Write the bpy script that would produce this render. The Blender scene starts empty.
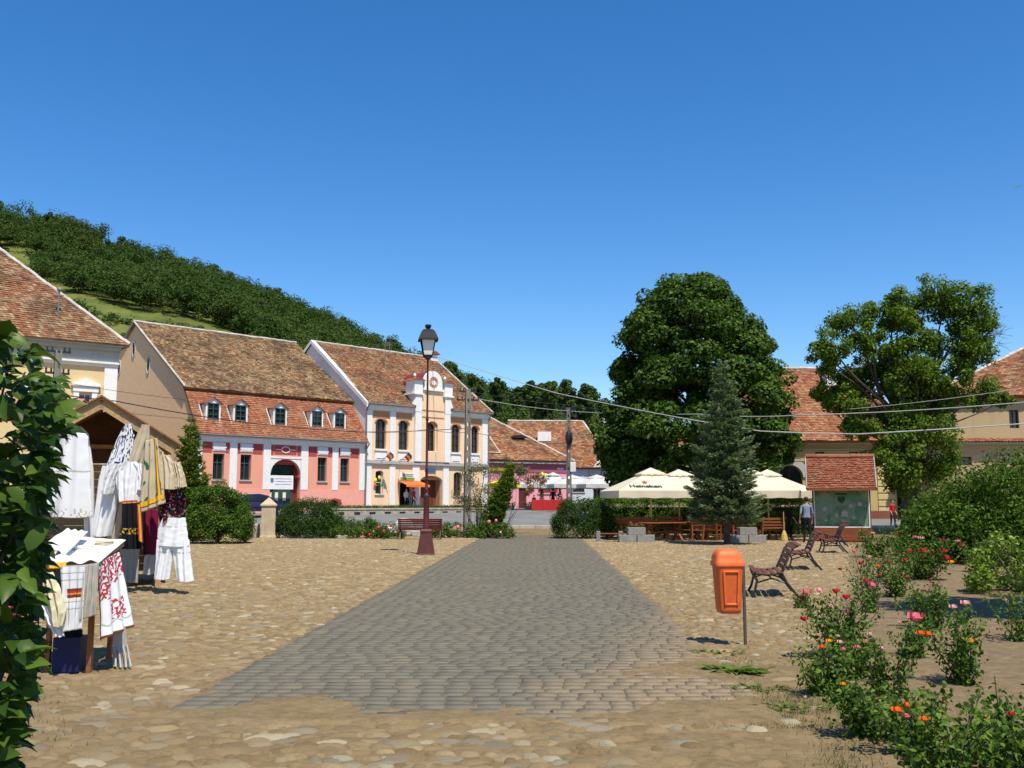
import bpy, math, random
import numpy as np
from mathutils import Vector, Matrix, Euler, Quaternion, noise as mnoise

C = bpy.context.scene
COL = C.collection
R = math.radians

# ------------------------------------------------------------------ camera
PITCH = math.atan(118 / 980)
cam_d = bpy.data.cameras.new('camera')
cam = bpy.data.objects.new('camera', cam_d); COL.objects.link(cam)
cam.location = (0, 0, 1.6)
cam.rotation_euler = (math.pi / 2 + PITCH, 0, 0)
cam_d.sensor_width = 36; cam_d.lens = 980 / 1024 * 36
cam_d.clip_start = 0.05; cam_d.clip_end = 3000
C.camera = cam

# ------------------------------------------------------------------ sky, sun, exposure
SUN = Vector((0.20, -0.42, 0.885)).normalized()
W = bpy.data.worlds.new('World'); C.world = W; W.use_nodes = True
nt = W.node_tree; nt.nodes.clear()
sky = nt.nodes.new('ShaderNodeTexSky'); sky.sky_type = 'NISHITA'; sky.sun_disc = False
sky.sun_elevation = math.asin(SUN.z); sky.sun_rotation = math.atan2(SUN.x, SUN.y)
sky.air_density = 1.0; sky.dust_density = 0.35; sky.ozone_density = 3.2; sky.altitude = 500
hsv = nt.nodes.new('ShaderNodeHueSaturation'); hsv.inputs['Saturation'].default_value = 1.33; hsv.inputs['Hue'].default_value = 0.504; hsv.inputs['Value'].default_value = 0.98
bg = nt.nodes.new('ShaderNodeBackground'); bg.inputs['Strength'].default_value = 0.115
wo = nt.nodes.new('ShaderNodeOutputWorld')
nt.links.new(sky.outputs[0], hsv.inputs['Color']); nt.links.new(hsv.outputs[0], bg.inputs['Color'])
nt.links.new(bg.outputs[0], wo.inputs['Surface'])
sd = bpy.data.lights.new('sun', 'SUN'); sd.energy = 4.0; sd.angle = R(0.53); sd.color = (1, 0.94, 0.81)
so = bpy.data.objects.new('sun', sd); COL.objects.link(so); so.rotation_euler = SUN.to_track_quat('Z', 'Y').to_euler()
so.location = (20, -10, 40)
C.view_settings.view_transform = 'Standard'; C.view_settings.look = 'None'
C.view_settings.gamma = 1; C.view_settings.exposure = 0.6; C.view_settings.use_curve_mapping = False
C.cycles.max_bounces = 6; C.cycles.transparent_max_bounces = 8

# ------------------------------------------------------------------ measuring help: photo pixel + distance -> world
_c, _s = math.cos(PITCH), math.sin(PITCH)
def ray(px, py):
    a = (px - 512) / 980; b = (384 - py) / 980; f = _c - b * _s
    return a / f, (_s + b * _c) / f
def P(px, py, Y):
    x, z = ray(px, py); return Vector((x * Y, Y, 1.6 + z * Y))
def pix(x, y, z):
    zz = z - 1.6
    f = y * _c + zz * _s; u = -y * _s + zz * _c
    return 512 + 980 * x / f, 384 - 980 * u / f

# ------------------------------------------------------------------ materials
def srgb(r, g, b):
    f = lambda v: (v / 255 / 12.92) if v / 255 <= .04045 else ((v / 255 + .055) / 1.055) ** 2.4
    return (f(r), f(g), f(b), 1)
def c4(c): return tuple(c) + (1,) if len(c) == 3 else tuple(c)

class NT:
    def __init__(s, name):
        s.m = bpy.data.materials.new(name); s.m.use_nodes = True
        s.t = s.m.node_tree; s.t.nodes.clear()
        s.out = s.t.nodes.new('ShaderNodeOutputMaterial')
        s.p = s.t.nodes.new('ShaderNodeBsdfPrincipled')
        s.t.links.new(s.p.outputs[0], s.out.inputs[0])
    def n(s, k, **kw):
        x = s.t.nodes.new('ShaderNode' + k)
        for a, b in kw.items(): setattr(x, a, b)
        return x
    def l(s, a, b): s.t.links.new(a, b)
    def coord(s, kind='Object'):
        return s.n('TexCoord').outputs[kind]
    def noise(s, scale, detail=4, rough=.55, vec=None, dim=None):
        x = s.n('TexNoise'); x.inputs['Scale'].default_value = scale; x.inputs['Detail'].default_value = detail
        x.inputs['Roughness'].default_value = rough
        s.l(vec if vec is not None else s.coord(), x.inputs['Vector']); return x.outputs['Fac']
    def ramp(s, fac, stops, interp='LINEAR'):
        x = s.n('ValToRGB'); e = x.color_ramp; e.interpolation = interp
        while len(e.elements) < len(stops): e.elements.new(.5)
        for el, (p, c) in zip(e.elements, stops): el.position = p; el.color = c4(c)
        s.l(fac, x.inputs[0]); return x.outputs[0]
    def mix(s, fac, a, b, mode='MIX'):
        x = s.n('Mix', data_type='RGBA', blend_type=mode)
        for v, i in ((fac, 0), (a, 6), (b, 7)):
            if isinstance(v, (int, float)): x.inputs[i].default_value = v
            elif isinstance(v, (tuple, list)): x.inputs[i].default_value = c4(v)
            else: s.l(v, x.inputs[i])
        return x.outputs[2]
    def island(s): return s.n('NewGeometry').outputs['Random Per Island']
    def math(s, op, a, b=None):
        x = s.n('Math', operation=op)
        for i, v in enumerate((a, b)):
            if v is None: continue
            if isinstance(v, (int, float)): x.inputs[i].default_value = v
            else: s.l(v, x.inputs[i])
        return x.outputs[0]
    def bump(s, h, strength=.3, dist=.02):
        x = s.n('Bump'); x.inputs['Strength'].default_value = strength; x.inputs['Distance'].default_value = dist
        s.l(h, x.inputs['Height']); s.l(x.outputs[0], s.p.inputs['Normal'])
    def col(s, c, rough=.8, spec=.3, metal=0):
        if isinstance(c, (tuple, list)): s.p.inputs['Base Color'].default_value = c4(c)
        else: s.l(c, s.p.inputs['Base Color'])
        s.p.inputs['Roughness'].default_value = rough
        s.p.inputs['Specular IOR Level'].default_value = spec
        s.p.inputs['Metallic'].default_value = metal
        return s.m

def M_plain(name, c, rough=.6, spec=.3, metal=0, var=.12, scale=3):
    n = NT(name); nz = n.noise(scale, 5, .6)
    d = tuple(v * (1 - var) for v in c[:3]); u = tuple(min(1, v * (1 + var)) for v in c[:3])
    n.bump(n.noise(scale * 14, 3), .12, .01)
    return n.col(n.ramp(nz, [(.3, d), (.7, u)]), rough, spec, metal)

def M_plaster(name, c, stain=(.30, .25, .20), amt=.28, brick=False):
    n = NT(name); co = n.coord()
    mp = n.n('Mapping'); mp.inputs['Scale'].default_value = (1, 1, .28); n.l(co, mp.inputs[0])
    a = n.noise(1.3, 6, .62, mp.outputs[0]); b = n.noise(9, 4, .6, co)
    base = n.mix(n.ramp(b, [(.3, (0, 0, 0)), (.7, (1, 1, 1))]), tuple(v * .9 for v in c[:3]), tuple(min(1, v * 1.05) for v in c[:3]))
    st = n.ramp(a, [(.52, (0, 0, 0)), (.78, (amt,) * 3)])
    col = n.mix(st, base, stain)
    h = b
    if brick:
        bk = n.n('TexBrick'); bk.inputs['Scale'].default_value = 1; bk.inputs['Brick Width'].default_value = .3
        bk.inputs['Row Height'].default_value = .09; bk.inputs['Mortar Size'].default_value = .012
        bk.inputs['Color1'].default_value = c4(tuple(v * .85 for v in c[:3])); bk.inputs['Color2'].default_value = c4(tuple(v * 1.1 for v in c[:3]))
        bk.inputs['Mortar'].default_value = c4(tuple(v * .95 for v in c[:3]))
        sp = n.n('SeparateXYZ'); n.l(co, sp.inputs[0]); cb = n.n('CombineXYZ')
        n.l(sp.outputs[1], cb.inputs[0]); n.l(sp.outputs[2], cb.inputs[1]); n.l(cb.outputs[0], bk.inputs[0])
        col = n.mix(.55, col, bk.outputs[0])
    n.bump(h, .35, .02)
    return n.col(col, .9, .15)

def M_tiles(name, cols, patch=.5, dark=(.07, .05, .035), scale=.55, light=(.34, .27, .17)):
    n = NT(name); r = n.island(); co = n.coord()
    k = len(cols)
    base = n.ramp(r, [((i + .5) / k, c) for i, c in enumerate(cols)], 'CONSTANT')
    nz = n.noise(scale, 6, .65, co); nz2 = n.noise(scale * 2.7, 5, .7, co)
    b1 = n.mix(n.ramp(nz, [(.44, (0, 0, 0)), (.64, (patch,) * 3)]), base, dark)
    b2 = n.mix(n.ramp(nz2, [(.5, (0, 0, 0)), (.68, (patch * .8,) * 3)]), b1, light)
    n.bump(n.noise(30, 3), .3, .01)
    return n.col(b2, .92, .1)

def M_leaf(name, cols, trans=.3, rough=.5, spec=.35, patch=None, pscale=.6):
    n = NT(name); r = n.island()
    base = n.ramp(r, [(i / max(1, len(cols) - 1), c) for i, c in enumerate(cols)])
    if patch:
        base = n.mix(n.ramp(n.noise(pscale, 3), [(.42, (0, 0, 0)), (.62, (.7,) * 3)]), base, patch)
    n.col(base, rough, spec)
    t = n.n('BsdfTranslucent'); tc = n.mix(1.0, base, (.95, 1.0, .45), 'MULTIPLY'); n.l(tc, t.inputs[0])
    mx = n.n('MixShader'); mx.inputs[0].default_value = trans
    n.l(n.p.outputs[0], mx.inputs[1]); n.l(t.outputs[0], mx.inputs[2]); n.l(mx.outputs[0], n.out.inputs[0])
    return n.m

def M_wood(name, c, axis=0, rough=.65):
    n = NT(name); mp = n.n('Mapping'); sc = [14, 14, 14]; sc[axis] = 1.2; mp.inputs['Scale'].default_value = sc
    n.l(n.coord(), mp.inputs[0]); a = n.noise(1.6, 6, .65, mp.outputs[0]); r = n.island()
    lo = tuple(v * .6 for v in c[:3]); hi = tuple(min(1, v * 1.25) for v in c[:3])
    col = n.mix(n.ramp(r, [(0, (0, 0, 0)), (1, (.35,) * 3)]), n.ramp(a, [(.3, lo), (.7, hi)]), lo)
    n.bump(a, .3, .01)
    return n.col(col, rough, .3)

def M_glass(name='window_glass', c=(.02, .025, .03)):
    n = NT(name); n.bump(n.noise(1.5, 2), .06, .05)
    return n.col(c, .08, .6)

# ------------------------------------------------------------------ mesh builders
def link(name, me, parent=None):
    o = bpy.data.objects.new(name, me); COL.objects.link(o)
    if parent: o.parent = parent
    return o
def tag(o, label=None, cat=None, group=None, kind=None):
    if label: o['label'] = label
    if cat: o['category'] = cat
    if group: o['group'] = group
    if kind: o['kind'] = kind
    return o
def empty(name, loc=(0, 0, 0), rz=0, label=None, cat=None, group=None):
    o = link(name, None); o.location = loc; o.rotation_euler = (0, 0, rz); o.empty_display_size = .3
    return tag(o, label, cat, group)
def copy_tree(o, parent=None):
    c = o.copy(); COL.objects.link(c)
    if parent: c.parent = parent
    for ch in list(o.children): copy_tree(ch, c)
    return c

class MB:
    def __init__(s): s.v = []; s.f = []; s.mi = []; s.M = None; s.cur = 0
    def _add(s, vs, fs):
        o = len(s.v)
        for p in vs:
            p = Vector(p)
            if s.M is not None: p = s.M @ p
            s.v.append((p.x, p.y, p.z))
        for f in fs: s.f.append([i + o for i in f]); s.mi.append(s.cur)
    def quad(s, a, b, c, d): s._add([a, b, c, d], [(0, 1, 2, 3)])
    def poly(s, pts): s._add(pts, [tuple(range(len(pts)))])
    def box(s, x0, x1, y0, y1, z0, z1, b=0):
        if b <= 0:
            s._add([(x0, y0, z0), (x1, y0, z0), (x1, y1, z0), (x0, y1, z0), (x0, y0, z1), (x1, y0, z1), (x1, y1, z1), (x0, y1, z1)],
                   [(0, 3, 2, 1), (4, 5, 6, 7), (0, 1, 5, 4), (1, 2, 6, 5), (2, 3, 7, 6), (3, 0, 4, 7)]); return
        b = min(b, (x1 - x0) / 2.1, (y1 - y0) / 2.1, (z1 - z0) / 2.1)
        rings = []
        for z, i in ((z0, b), (z0 + b, 0), (z1 - b, 0), (z1, b)):
            xa, xb, ya, yb = x0 + i, x1 - i, y0 + i, y1 - i; k = b if i == 0 else b * .6
            rings.append([(xa + k, ya, z), (xb - k, ya, z), (xb, ya + k, z), (xb, yb - k, z), (xb - k, yb, z), (xa + k, yb, z), (xa, yb - k, z), (xa, ya + k, z)])
        vs = [p for r in rings for p in r]; fs = [tuple(range(7, -1, -1)), tuple(range(24, 32))]
        for r in range(3):
            for i in range(8): fs.append((r * 8 + i, r * 8 + (i + 1) % 8, r * 8 + 8 + (i + 1) % 8, r * 8 + 8 + i))
        s._add(vs, fs)
    def bar(s, a, b, w, h=None, up=(0, 0, 1)):
        h = h or w; a = Vector(a); b = Vector(b); d = (b - a); L = d.length
        if L < 1e-6: return
        d.normalize(); up = Vector(up)
        if abs(d.dot(up)) > .98: up = Vector((1, 0, 0)) if abs(d.x) < .9 else Vector((0, 1, 0))
        sx = d.cross(up).normalized(); sy = sx.cross(d).normalized()
        vs = []
        for p in (a, b):
            for i, j in ((-1, -1), (1, -1), (1, 1), (-1, 1)): vs.append(p + sx * i * w / 2 + sy * j * h / 2)
        s._add(vs, [(0, 1, 2, 3), (7, 6, 5, 4), (0, 4, 5, 1), (1, 5, 6, 2), (2, 6, 7, 3), (3, 7, 4, 0)])
    def tube(s, path, rad, n=8, caps=True):
        path = [Vector(p) for p in path]; k = len(path)
        if not hasattr(rad, '__len__'): rad = [rad] * k
        vs = []; prev = None
        for i, p in enumerate(path):
            d = (path[min(i + 1, k - 1)] - path[max(i - 1, 0)]).normalized()
            if prev is None:
                up = Vector((0, 0, 1)) if abs(d.z) < .9 else Vector((1, 0, 0)); sx = d.cross(up).normalized()
            else:
                sx = (prev - d * prev.dot(d)).normalized()
            prev = sx; sy = d.cross(sx)
            for j in range(n):
                a = 2 * math.pi * j / n; vs.append(p + (sx * math.cos(a) + sy * math.sin(a)) * rad[i])
        fs = []
        for i in range(k - 1):
            for j in range(n): fs.append((i * n + j, i * n + (j + 1) % n, (i + 1) * n + (j + 1) % n, (i + 1) * n + j))
        if caps: fs.append(tuple(range(n - 1, -1, -1))); fs.append(tuple(range((k - 1) * n, k * n)))
        s._add(vs, fs)
    def lathe(s, prof, n=16, loc=(0, 0, 0), sq=None):
        x, y, z = loc; vs = []; k = len(prof)
        for r, h in prof:
            for j in range(n):
                a = 2 * math.pi * (j + .5) / n; m = 1
                if sq: m = 1 / max(abs(math.cos(a)), abs(math.sin(a)))
                vs.append((x + r * m * math.cos(a), y + r * m * math.sin(a), z + h))
        fs = []
        for i in range(k - 1):
            for j in range(n): fs.append((i * n + j, i * n + (j + 1) % n, (i + 1) * n + (j + 1) % n, (i + 1) * n + j))
        fs.append(tuple(range(n - 1, -1, -1))); fs.append(tuple(range((k - 1) * n, k * n)))
        s._add(vs, fs)
    def prism(s, pts, y0, y1):          # polygon in xz extruded along y
        k = len(pts); vs = [(x, y0, z) for x, z in pts] + [(x, y1, z) for x, z in pts]
        fs = [tuple(range(k)), tuple(range(2 * k - 1, k - 1, -1))]
        for i in range(k): fs.append((i, i + k, (i + 1) % k + k, (i + 1) % k))
        s._add(vs, fs)
    def blob(s, c, r, seg=10, ring=7):
        rx, ry, rz = r if hasattr(r, '__len__') else (r, r, r)
        vs = []; fs = []
        for i in range(ring + 1):
            t = math.pi * (i + .02) / (ring + .04)
            for j in range(seg):
                a = 2 * math.pi * j / seg
                vs.append((c[0] + rx * math.sin(t) * math.cos(a), c[1] + ry * math.sin(t) * math.sin(a), c[2] - rz * math.cos(t)))
        for i in range(ring):
            for j in range(seg): fs.append((i * seg + j, i * seg + (j + 1) % seg, (i + 1) * seg + (j + 1) % seg, (i + 1) * seg + j))
        s._add(vs, fs)
    def build(s, name, mat, parent=None, smooth=False, bevel=0):
        me = bpy.data.meshes.new(name); me.from_pydata(s.v, [], s.f)
        for m in (mat if isinstance(mat, (list, tuple)) else [mat]): me.materials.append(m)
        if isinstance(mat, (list, tuple)): me.polygons.foreach_set('material_index', s.mi)
        if smooth: me.polygons.foreach_set('use_smooth', [True] * len(me.polygons))
        me.update(); o = link(name, me, parent)
        if smooth: 
            try: me.set_sharp_from_angle(angle=R(50))
            except Exception: pass
        if bevel:
            b = o.modifiers.new('bevel', 'BEVEL'); b.width = bevel; b.segments = 2; b.limit_method = 'ANGLE'; b.angle_limit = R(40)
        return o

def np_mesh(name, V, F, mat, parent=None, smooth=False):
    """V (n,3), F (m,k) all the same k"""
    me = bpy.data.meshes.new(name); V = np.asarray(V, np.float32); F = np.asarray(F, np.int32)
    m, k = F.shape
    me.vertices.add(len(V)); me.vertices.foreach_set('co', V.ravel())
    me.loops.add(m * k); me.loops.foreach_set('vertex_index', F.ravel())
    me.polygons.add(m); me.polygons.foreach_set('loop_start', np.arange(0, m * k, k, dtype=np.int32))
    me.polygons.foreach_set('loop_total', np.full(m, k, np.int32))
    if smooth: me.polygons.foreach_set('use_smooth', np.ones(m, bool))
    me.materials.append(mat); me.update(calc_edges=True); me.validate()
    return link(name, me, parent)

def unit(a): return a / np.maximum(np.linalg.norm(a, axis=-1, keepdims=True), 1e-9)
rng = np.random.default_rng(7)
def rdir(n): return unit(rng.normal(size=(n, 3)))

def leaf_mesh(name, pos, axis, nrm, length, width, mat, parent=None, fancy=False, droop=.25):
    """leaves: pos base point, axis along the leaf, nrm roughly its face normal"""
    n = len(pos); axis = unit(axis); side = unit(np.cross(axis, nrm)); up = np.cross(side, axis)
    L = (length * rng.uniform(.65, 1.2, (n, 1))) if np.isscalar(length) else length.reshape(n, 1)
    Wd = L * (width / length if np.isscalar(length) else width)
    if not fancy:
        a = pos; b = pos + axis * L * .45 + side * Wd * .5 + up * Wd * .12; c = pos + axis * L; d = pos + axis * L * .45 - side * Wd * .5 + up * Wd * .12
        V = np.stack([a, b, c, d], 1).reshape(-1, 3); F = np.arange(4 * n).reshape(n, 4)
        return np_mesh(name, V, F, mat, parent)
    ts = [0, .22, .5, .78, 1.0]; ws = [0, .42, .5, .3, 0]
    rows = []
    for t, w in zip(ts, ws):
        mid = pos + axis * L * t - up * L * droop * t * t
        if w == 0: rows.append([mid])
        else: rows.append([mid + side * Wd * w + up * Wd * .16, mid, mid - side * Wd * w + up * Wd * .16])
    vs = [v for r in rows for v in r]           # 1+3+3+3+1 = 11
    V = np.stack(vs, 1).reshape(-1, 3); base = np.arange(n)[:, None] * 11
    q = []
    tri = [(0, 1, 2), (0, 2, 3)]
    quads = [(1, 4, 5, 2), (2, 5, 6, 3), (4, 7, 8, 5), (5, 8, 9, 6)]
    tri += [(7, 10, 8), (8, 10, 9)]
    T = [(a, b, c) for a, b, c, d in quads] + [(a, c, d) for a, b, c, d in quads] + tri
    F = np.concatenate([base + np.array(t)[None] for t in T], 0)
    return np_mesh(name, V, F, mat, parent, smooth=True)

def clumps(centers, radii, n_each, flat=.75, inner=.55):
    """points and outward directions on leafy clumps"""
    centers = np.asarray(centers, float); radii = np.asarray(radii, float)
    idx = np.repeat(np.arange(len(centers)), n_each); n = len(idx)
    d = rdir(n); rr = radii[idx][:, None] * (inner + (1 - inner) * rng.random((n, 1)) ** .5)
    off = d * rr; off[:, 2] *= flat
    return centers[idx] + off, d
def foliage(name, centers, radii, n_each, length, width, mat, parent, flat=.75, inner=.55, up=.5, fancy=False):
    p, d = clumps(centers, radii, n_each, flat, inner); n = len(p)
    nrm = unit(d * .7 + np.array([0, 0, up]) + rng.normal(size=(n, 3)) * .45)
    ax = unit(np.cross(nrm, rng.normal(size=(n, 3)))); ax[:, 2] -= .25
    return leaf_mesh(name, p - unit(ax) * length * .5, ax, nrm, length, width, mat, parent, fancy)

# ------------------------------------------------------------------ terrain
TY = [-100, 52, 58, 66, 80, 2000]; TZ = [0, 0, .3, .78, 1.0, 1.0]
def tz(y): return float(np.interp(y, TY, TZ))

def sheet(name, xs, ys, mat, dz=0, kind='structure'):
    V = [(x, y, tz(y) + dz) for y in ys for x in xs]; nx = len(xs)
    F = [(j * nx + i, j * nx + i + 1, (j + 1) * nx + i + 1, (j + 1) * nx + i) for j in range(len(ys) - 1) for i in range(nx - 1)]
    return tag(np_mesh(name, V, F, mat), kind=kind)
YB = [52, 58, 66, 80]

# dirt ground
g = NT('dirt')
co = g.coord(); a = g.noise(.5, 6, .6, co); b = g.noise(14, 6, .7, co); c_ = g.noise(3.1, 5, .6, co)
base = g.ramp(b, [(.28, (0.128, 0.088, 0.043)), (.5, (0.191, 0.136, 0.068)), (.72, (0.255, 0.186, 0.098))])
base = g.mix(g.ramp(c_, [(.45, (0, 0, 0)), (.7, (.5,) * 3)]), base, (0.329, 0.238, 0.128))
base = g.mix(g.ramp(a, [(.5, (0, 0, 0)), (.75, (.45,) * 3)]), base, (0.268, 0.197, 0.102))
hh = g.math('ADD', b, g.noise(60, 3, .6, co)); g.bump(hh, .55, .03)
M_dirt = g.col(base, .95, .1)
ground = sheet('ground', [-900, -60, -20, 0, 20, 60, 900], [-80, 0] + YB + [140, 1500], M_dirt)
# a tea-brown rose bed soil
g = NT('bed_soil'); co = g.coord(); b = g.noise(9, 7, .72, co)
base = g.ramp(b, [(.3, (0.145, 0.101, 0.056)), (.55, (0.221, 0.160, 0.090)), (.75, (0.289, 0.218, 0.128))]); g.bump(b, .8, .05)
M_soil = g.col(base, .97, .08)
# soil bed sheet with a natural edge and lumps
BED = [(2.9, 10.6), (3.5, 12.2), (4.6, 15.2), (6.6, 20), (8.2, 25), (10.2, 31), (12.6, 37)]
def bed_x(y): return float(np.interp(y, [p[1] for p in BED], [p[0] for p in BED]))
def build_bed():
    ys = np.arange(4.2, 37, .22); V = []; nx = 60
    for y in ys:
        x0 = bed_x(max(y, 10.6)) if y > 10.6 else 2.9 + (10.6 - y) * .02
        x0 += .25 * mnoise.noise((0.3, y * .8, 0)) + .1 * mnoise.noise((2.3, y * 3, 0))
        x1 = .75 * y + 9
        for i in range(nx):
            t = i / (nx - 1); x = x0 + (x1 - x0) * t ** 1.5
            e = min(1, (x - x0) / .5)
            z = -.015 + e * (.05 + .035 * mnoise.noise((x * 1.4, y * 1.4, 0)) + .02 * mnoise.noise((x * 5, y * 5, 3)))
            V.append((x, y, z))
    F = [(j * nx + i, j * nx + i + 1, (j + 1) * nx + i + 1, (j + 1) * nx + i) for j in range(len(ys) - 1) for i in range(nx - 1)]
    tag(np_mesh('soil', V, F, M_soil, smooth=True), kind='structure')
build_bed()

# asphalt road
g = NT('asphalt'); co = g.coord(); b = g.noise(40, 4, .7, co); a = g.noise(.4, 4, .6, co)
base = g.mix(g.ramp(a, [(.4, (0, 0, 0)), (.7, (1, 1, 1))]), g.ramp(b, [(.3, (.13, .13, .125)), (.7, (.20, .195, .185))]), (.21, .205, .19)); g.bump(b, .3, .01)
M_asph = g.col(base, .9, .2)
road = sheet('road', [-80, -20, 0, 20, 60], [55.2, 58, 66, 80, 104], M_asph, .02)
M_kerb = M_plain('kerb_stone', (.42, .38, .32), .9, .2, var=.25, scale=2)
mb = MB()
x = -40.0
while x < 30:
    w = random.Random(int(x * 10)).uniform(.8, 1.1); mb.box(x, x + w - .02, 54.9, 55.15, tz(55) - .1, tz(55) + .16, .015); x += w
tag(mb.build('kerb', M_kerb), kind='structure')

# grey sett path
def px_l(y): return -2.88 + .0346 * y
def px_r(y): return 1.74 + .0286 * y
g = NT('sett_stone'); co = g.coord(); r = g.island(); b = g.noise(22, 5, .65, co); big = g.noise(.5, 5, .6, co)
base = g.ramp(r, [(0, (0.126, 0.110, 0.078)), (.5, (0.139, 0.124, 0.088)), (.85, (0.150, 0.133, 0.094)), (1, (0.170, 0.140, 0.093))])
base = g.mix(g.ramp(b, [(.35, (0, 0, 0)), (.75, (.35,) * 3)]), base, (.20, .175, .135))
# sand trodden over the right-hand near side
sp = g.n('SeparateXYZ'); g.l(co, sp.inputs[0])
mx = g.math('MULTIPLY', sp.outputs[0], .55); my = g.math('MULTIPLY', g.math('SUBTRACT', 11.5, sp.outputs[1]), .17)
msk = g.math('ADD', g.math('ADD', mx, my), g.math('MULTIPLY', g.noise(.9, 7, .7, co), 1.6))
base = g.mix(g.ramp(msk, [(1.0 / 1, (0, 0, 0)), (1.0, (0, 0, 0))]), base, base)
mr = g.n('MapRange'); g.l(msk, mr.inputs[0]); mr.inputs[1].default_value = 1.35; mr.inputs[2].default_value = 2.0
base = g.mix(mr.outputs[0], base, g.ramp(b, [(.3, (.20, .145, .085)), (.7, (.29, .215, .130))]))
g.bump(b, .4, .01)
M_sett = g.col(base, .88, .22)
g = NT('sett_joint'); co = g.coord(); M_joint = g.col(g.ramp(g.noise(6, 5, .7, co), [(.35, (.085, .075, .058)), (.65, (.15, .125, .088))]), .95, .1)
V = []; F = []; ysj = [7.75, 20, 30, 40, 48.2]
for y in ysj: V += [(px_l(y) + .03, y, .007), (px_r(y) - .03, y, .007)]
F = [(2 * i, 2 * i + 1, 2 * i + 3, 2 * i + 2) for i in range(4)]
tag(np_mesh('path_bedding', V, F, M_joint), kind='structure')
def stones_np(cx, cy, hx, hy, top, rot, k=6, sink=.0, power=1.0, cap=.72, jit=.12):
    """flat-domed stones. arrays -> V,F(tris)"""
    n = len(cx); ang = np.arange(k) / k * 2 * np.pi
    V = np.zeros((n, 2 * k + 1, 3)); j = rng.uniform(1 - jit, 1 + jit, (n, k))
    ca, sa = np.cos(ang), np.sin(ang)
    for ri, (s, h) in enumerate(((1, -.02), (cap, .85))):
        lx = ca[None] * hx[:, None] * j * s; ly = sa[None] * hy[:, None] * j * s
        V[:, ri * k:(ri + 1) * k, 0] = cx[:, None] + lx * np.cos(rot)[:, None] - ly * np.sin(rot)[:, None]
        V[:, ri * k:(ri + 1) * k, 1] = cy[:, None] + lx * np.sin(rot)[:, None] + ly * np.cos(rot)[:, None]
        V[:, ri * k:(ri + 1) * k, 2] = (top[:, None] * h) + (rng.uniform(-.1, .1, (n, k)) * top[:, None] if ri else 0)
    V[:, 2 * k] = np.stack([cx, cy, top], 1)
    F = []
    for i in range(k):
        i2 = (i + 1) % k
        F += [(i, i2, k + i2), (i, k + i2, k + i), (k + i, k + i2, 2 * k)]
    F = np.array(F); FF = (np.arange(n)[:, None, None] * (2 * k + 1) + F[None]).reshape(-1, 3)
    return V.reshape(-1, 3), FF
def build_path():
    Vs = []; Fs = []; off = 0; y = 7.35; row = 0
    rr = random.Random(3)
    rows = []
    while y < 48:
        dy = rr.uniform(.155, .175); x = px_l(y) - rr.uniform(-.02, .05) ; xe = px_r(y)
        while x < xe - .05:
            w = rr.uniform(.17, .25); w = min(w, xe - x + .06)
            g_ = rr.uniform(.003, .010); h = rr.uniform(.0150, .0180) + .006 * mnoise.noise((x * .7, y * .7, 1)); q = rr.uniform(.002, .005)
            if rr.random() < (.99 if y > 7.8 else .6):
                x0, x1, y0, y1 = x + g_, x + w - g_, y + g_, y + dy - g_
                j = lambda: rr.uniform(-.003, .003); sk = rr.uniform(-.005, .005)
                t1, t2 = rr.uniform(-.003, .003), rr.uniform(-.003, .003)
                rows.append([(x0 + j(), y0 + j() + sk, .0), (x1 + j(), y0 + j() - sk, .0), (x1 + j(), y1 + j() - sk, .0), (x0 + j(), y1 + j() + sk, .0),
                             (x0 + q + j(), y0 + q + sk, h + t1), (x1 - q + j(), y0 + q - sk, h + t2), (x1 - q, y1 - q + j() - sk, h - t1), (x0 + q, y1 - q + j() + sk, h - t2)])
            x += w
        y += dy
    V = np.array(rows); n = len(V)
    B = np.array([(4, 5, 6, 7), (0, 1, 5, 4), (1, 2, 6, 5), (2, 3, 7, 6), (3, 0, 4, 7)])
    F = (np.arange(n)[:, None, None] * 8 + B[None]).reshape(-1, 4)
    tag(np_mesh('path', V.reshape(-1, 3), F, M_sett), kind='structure')
build_path()

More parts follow.
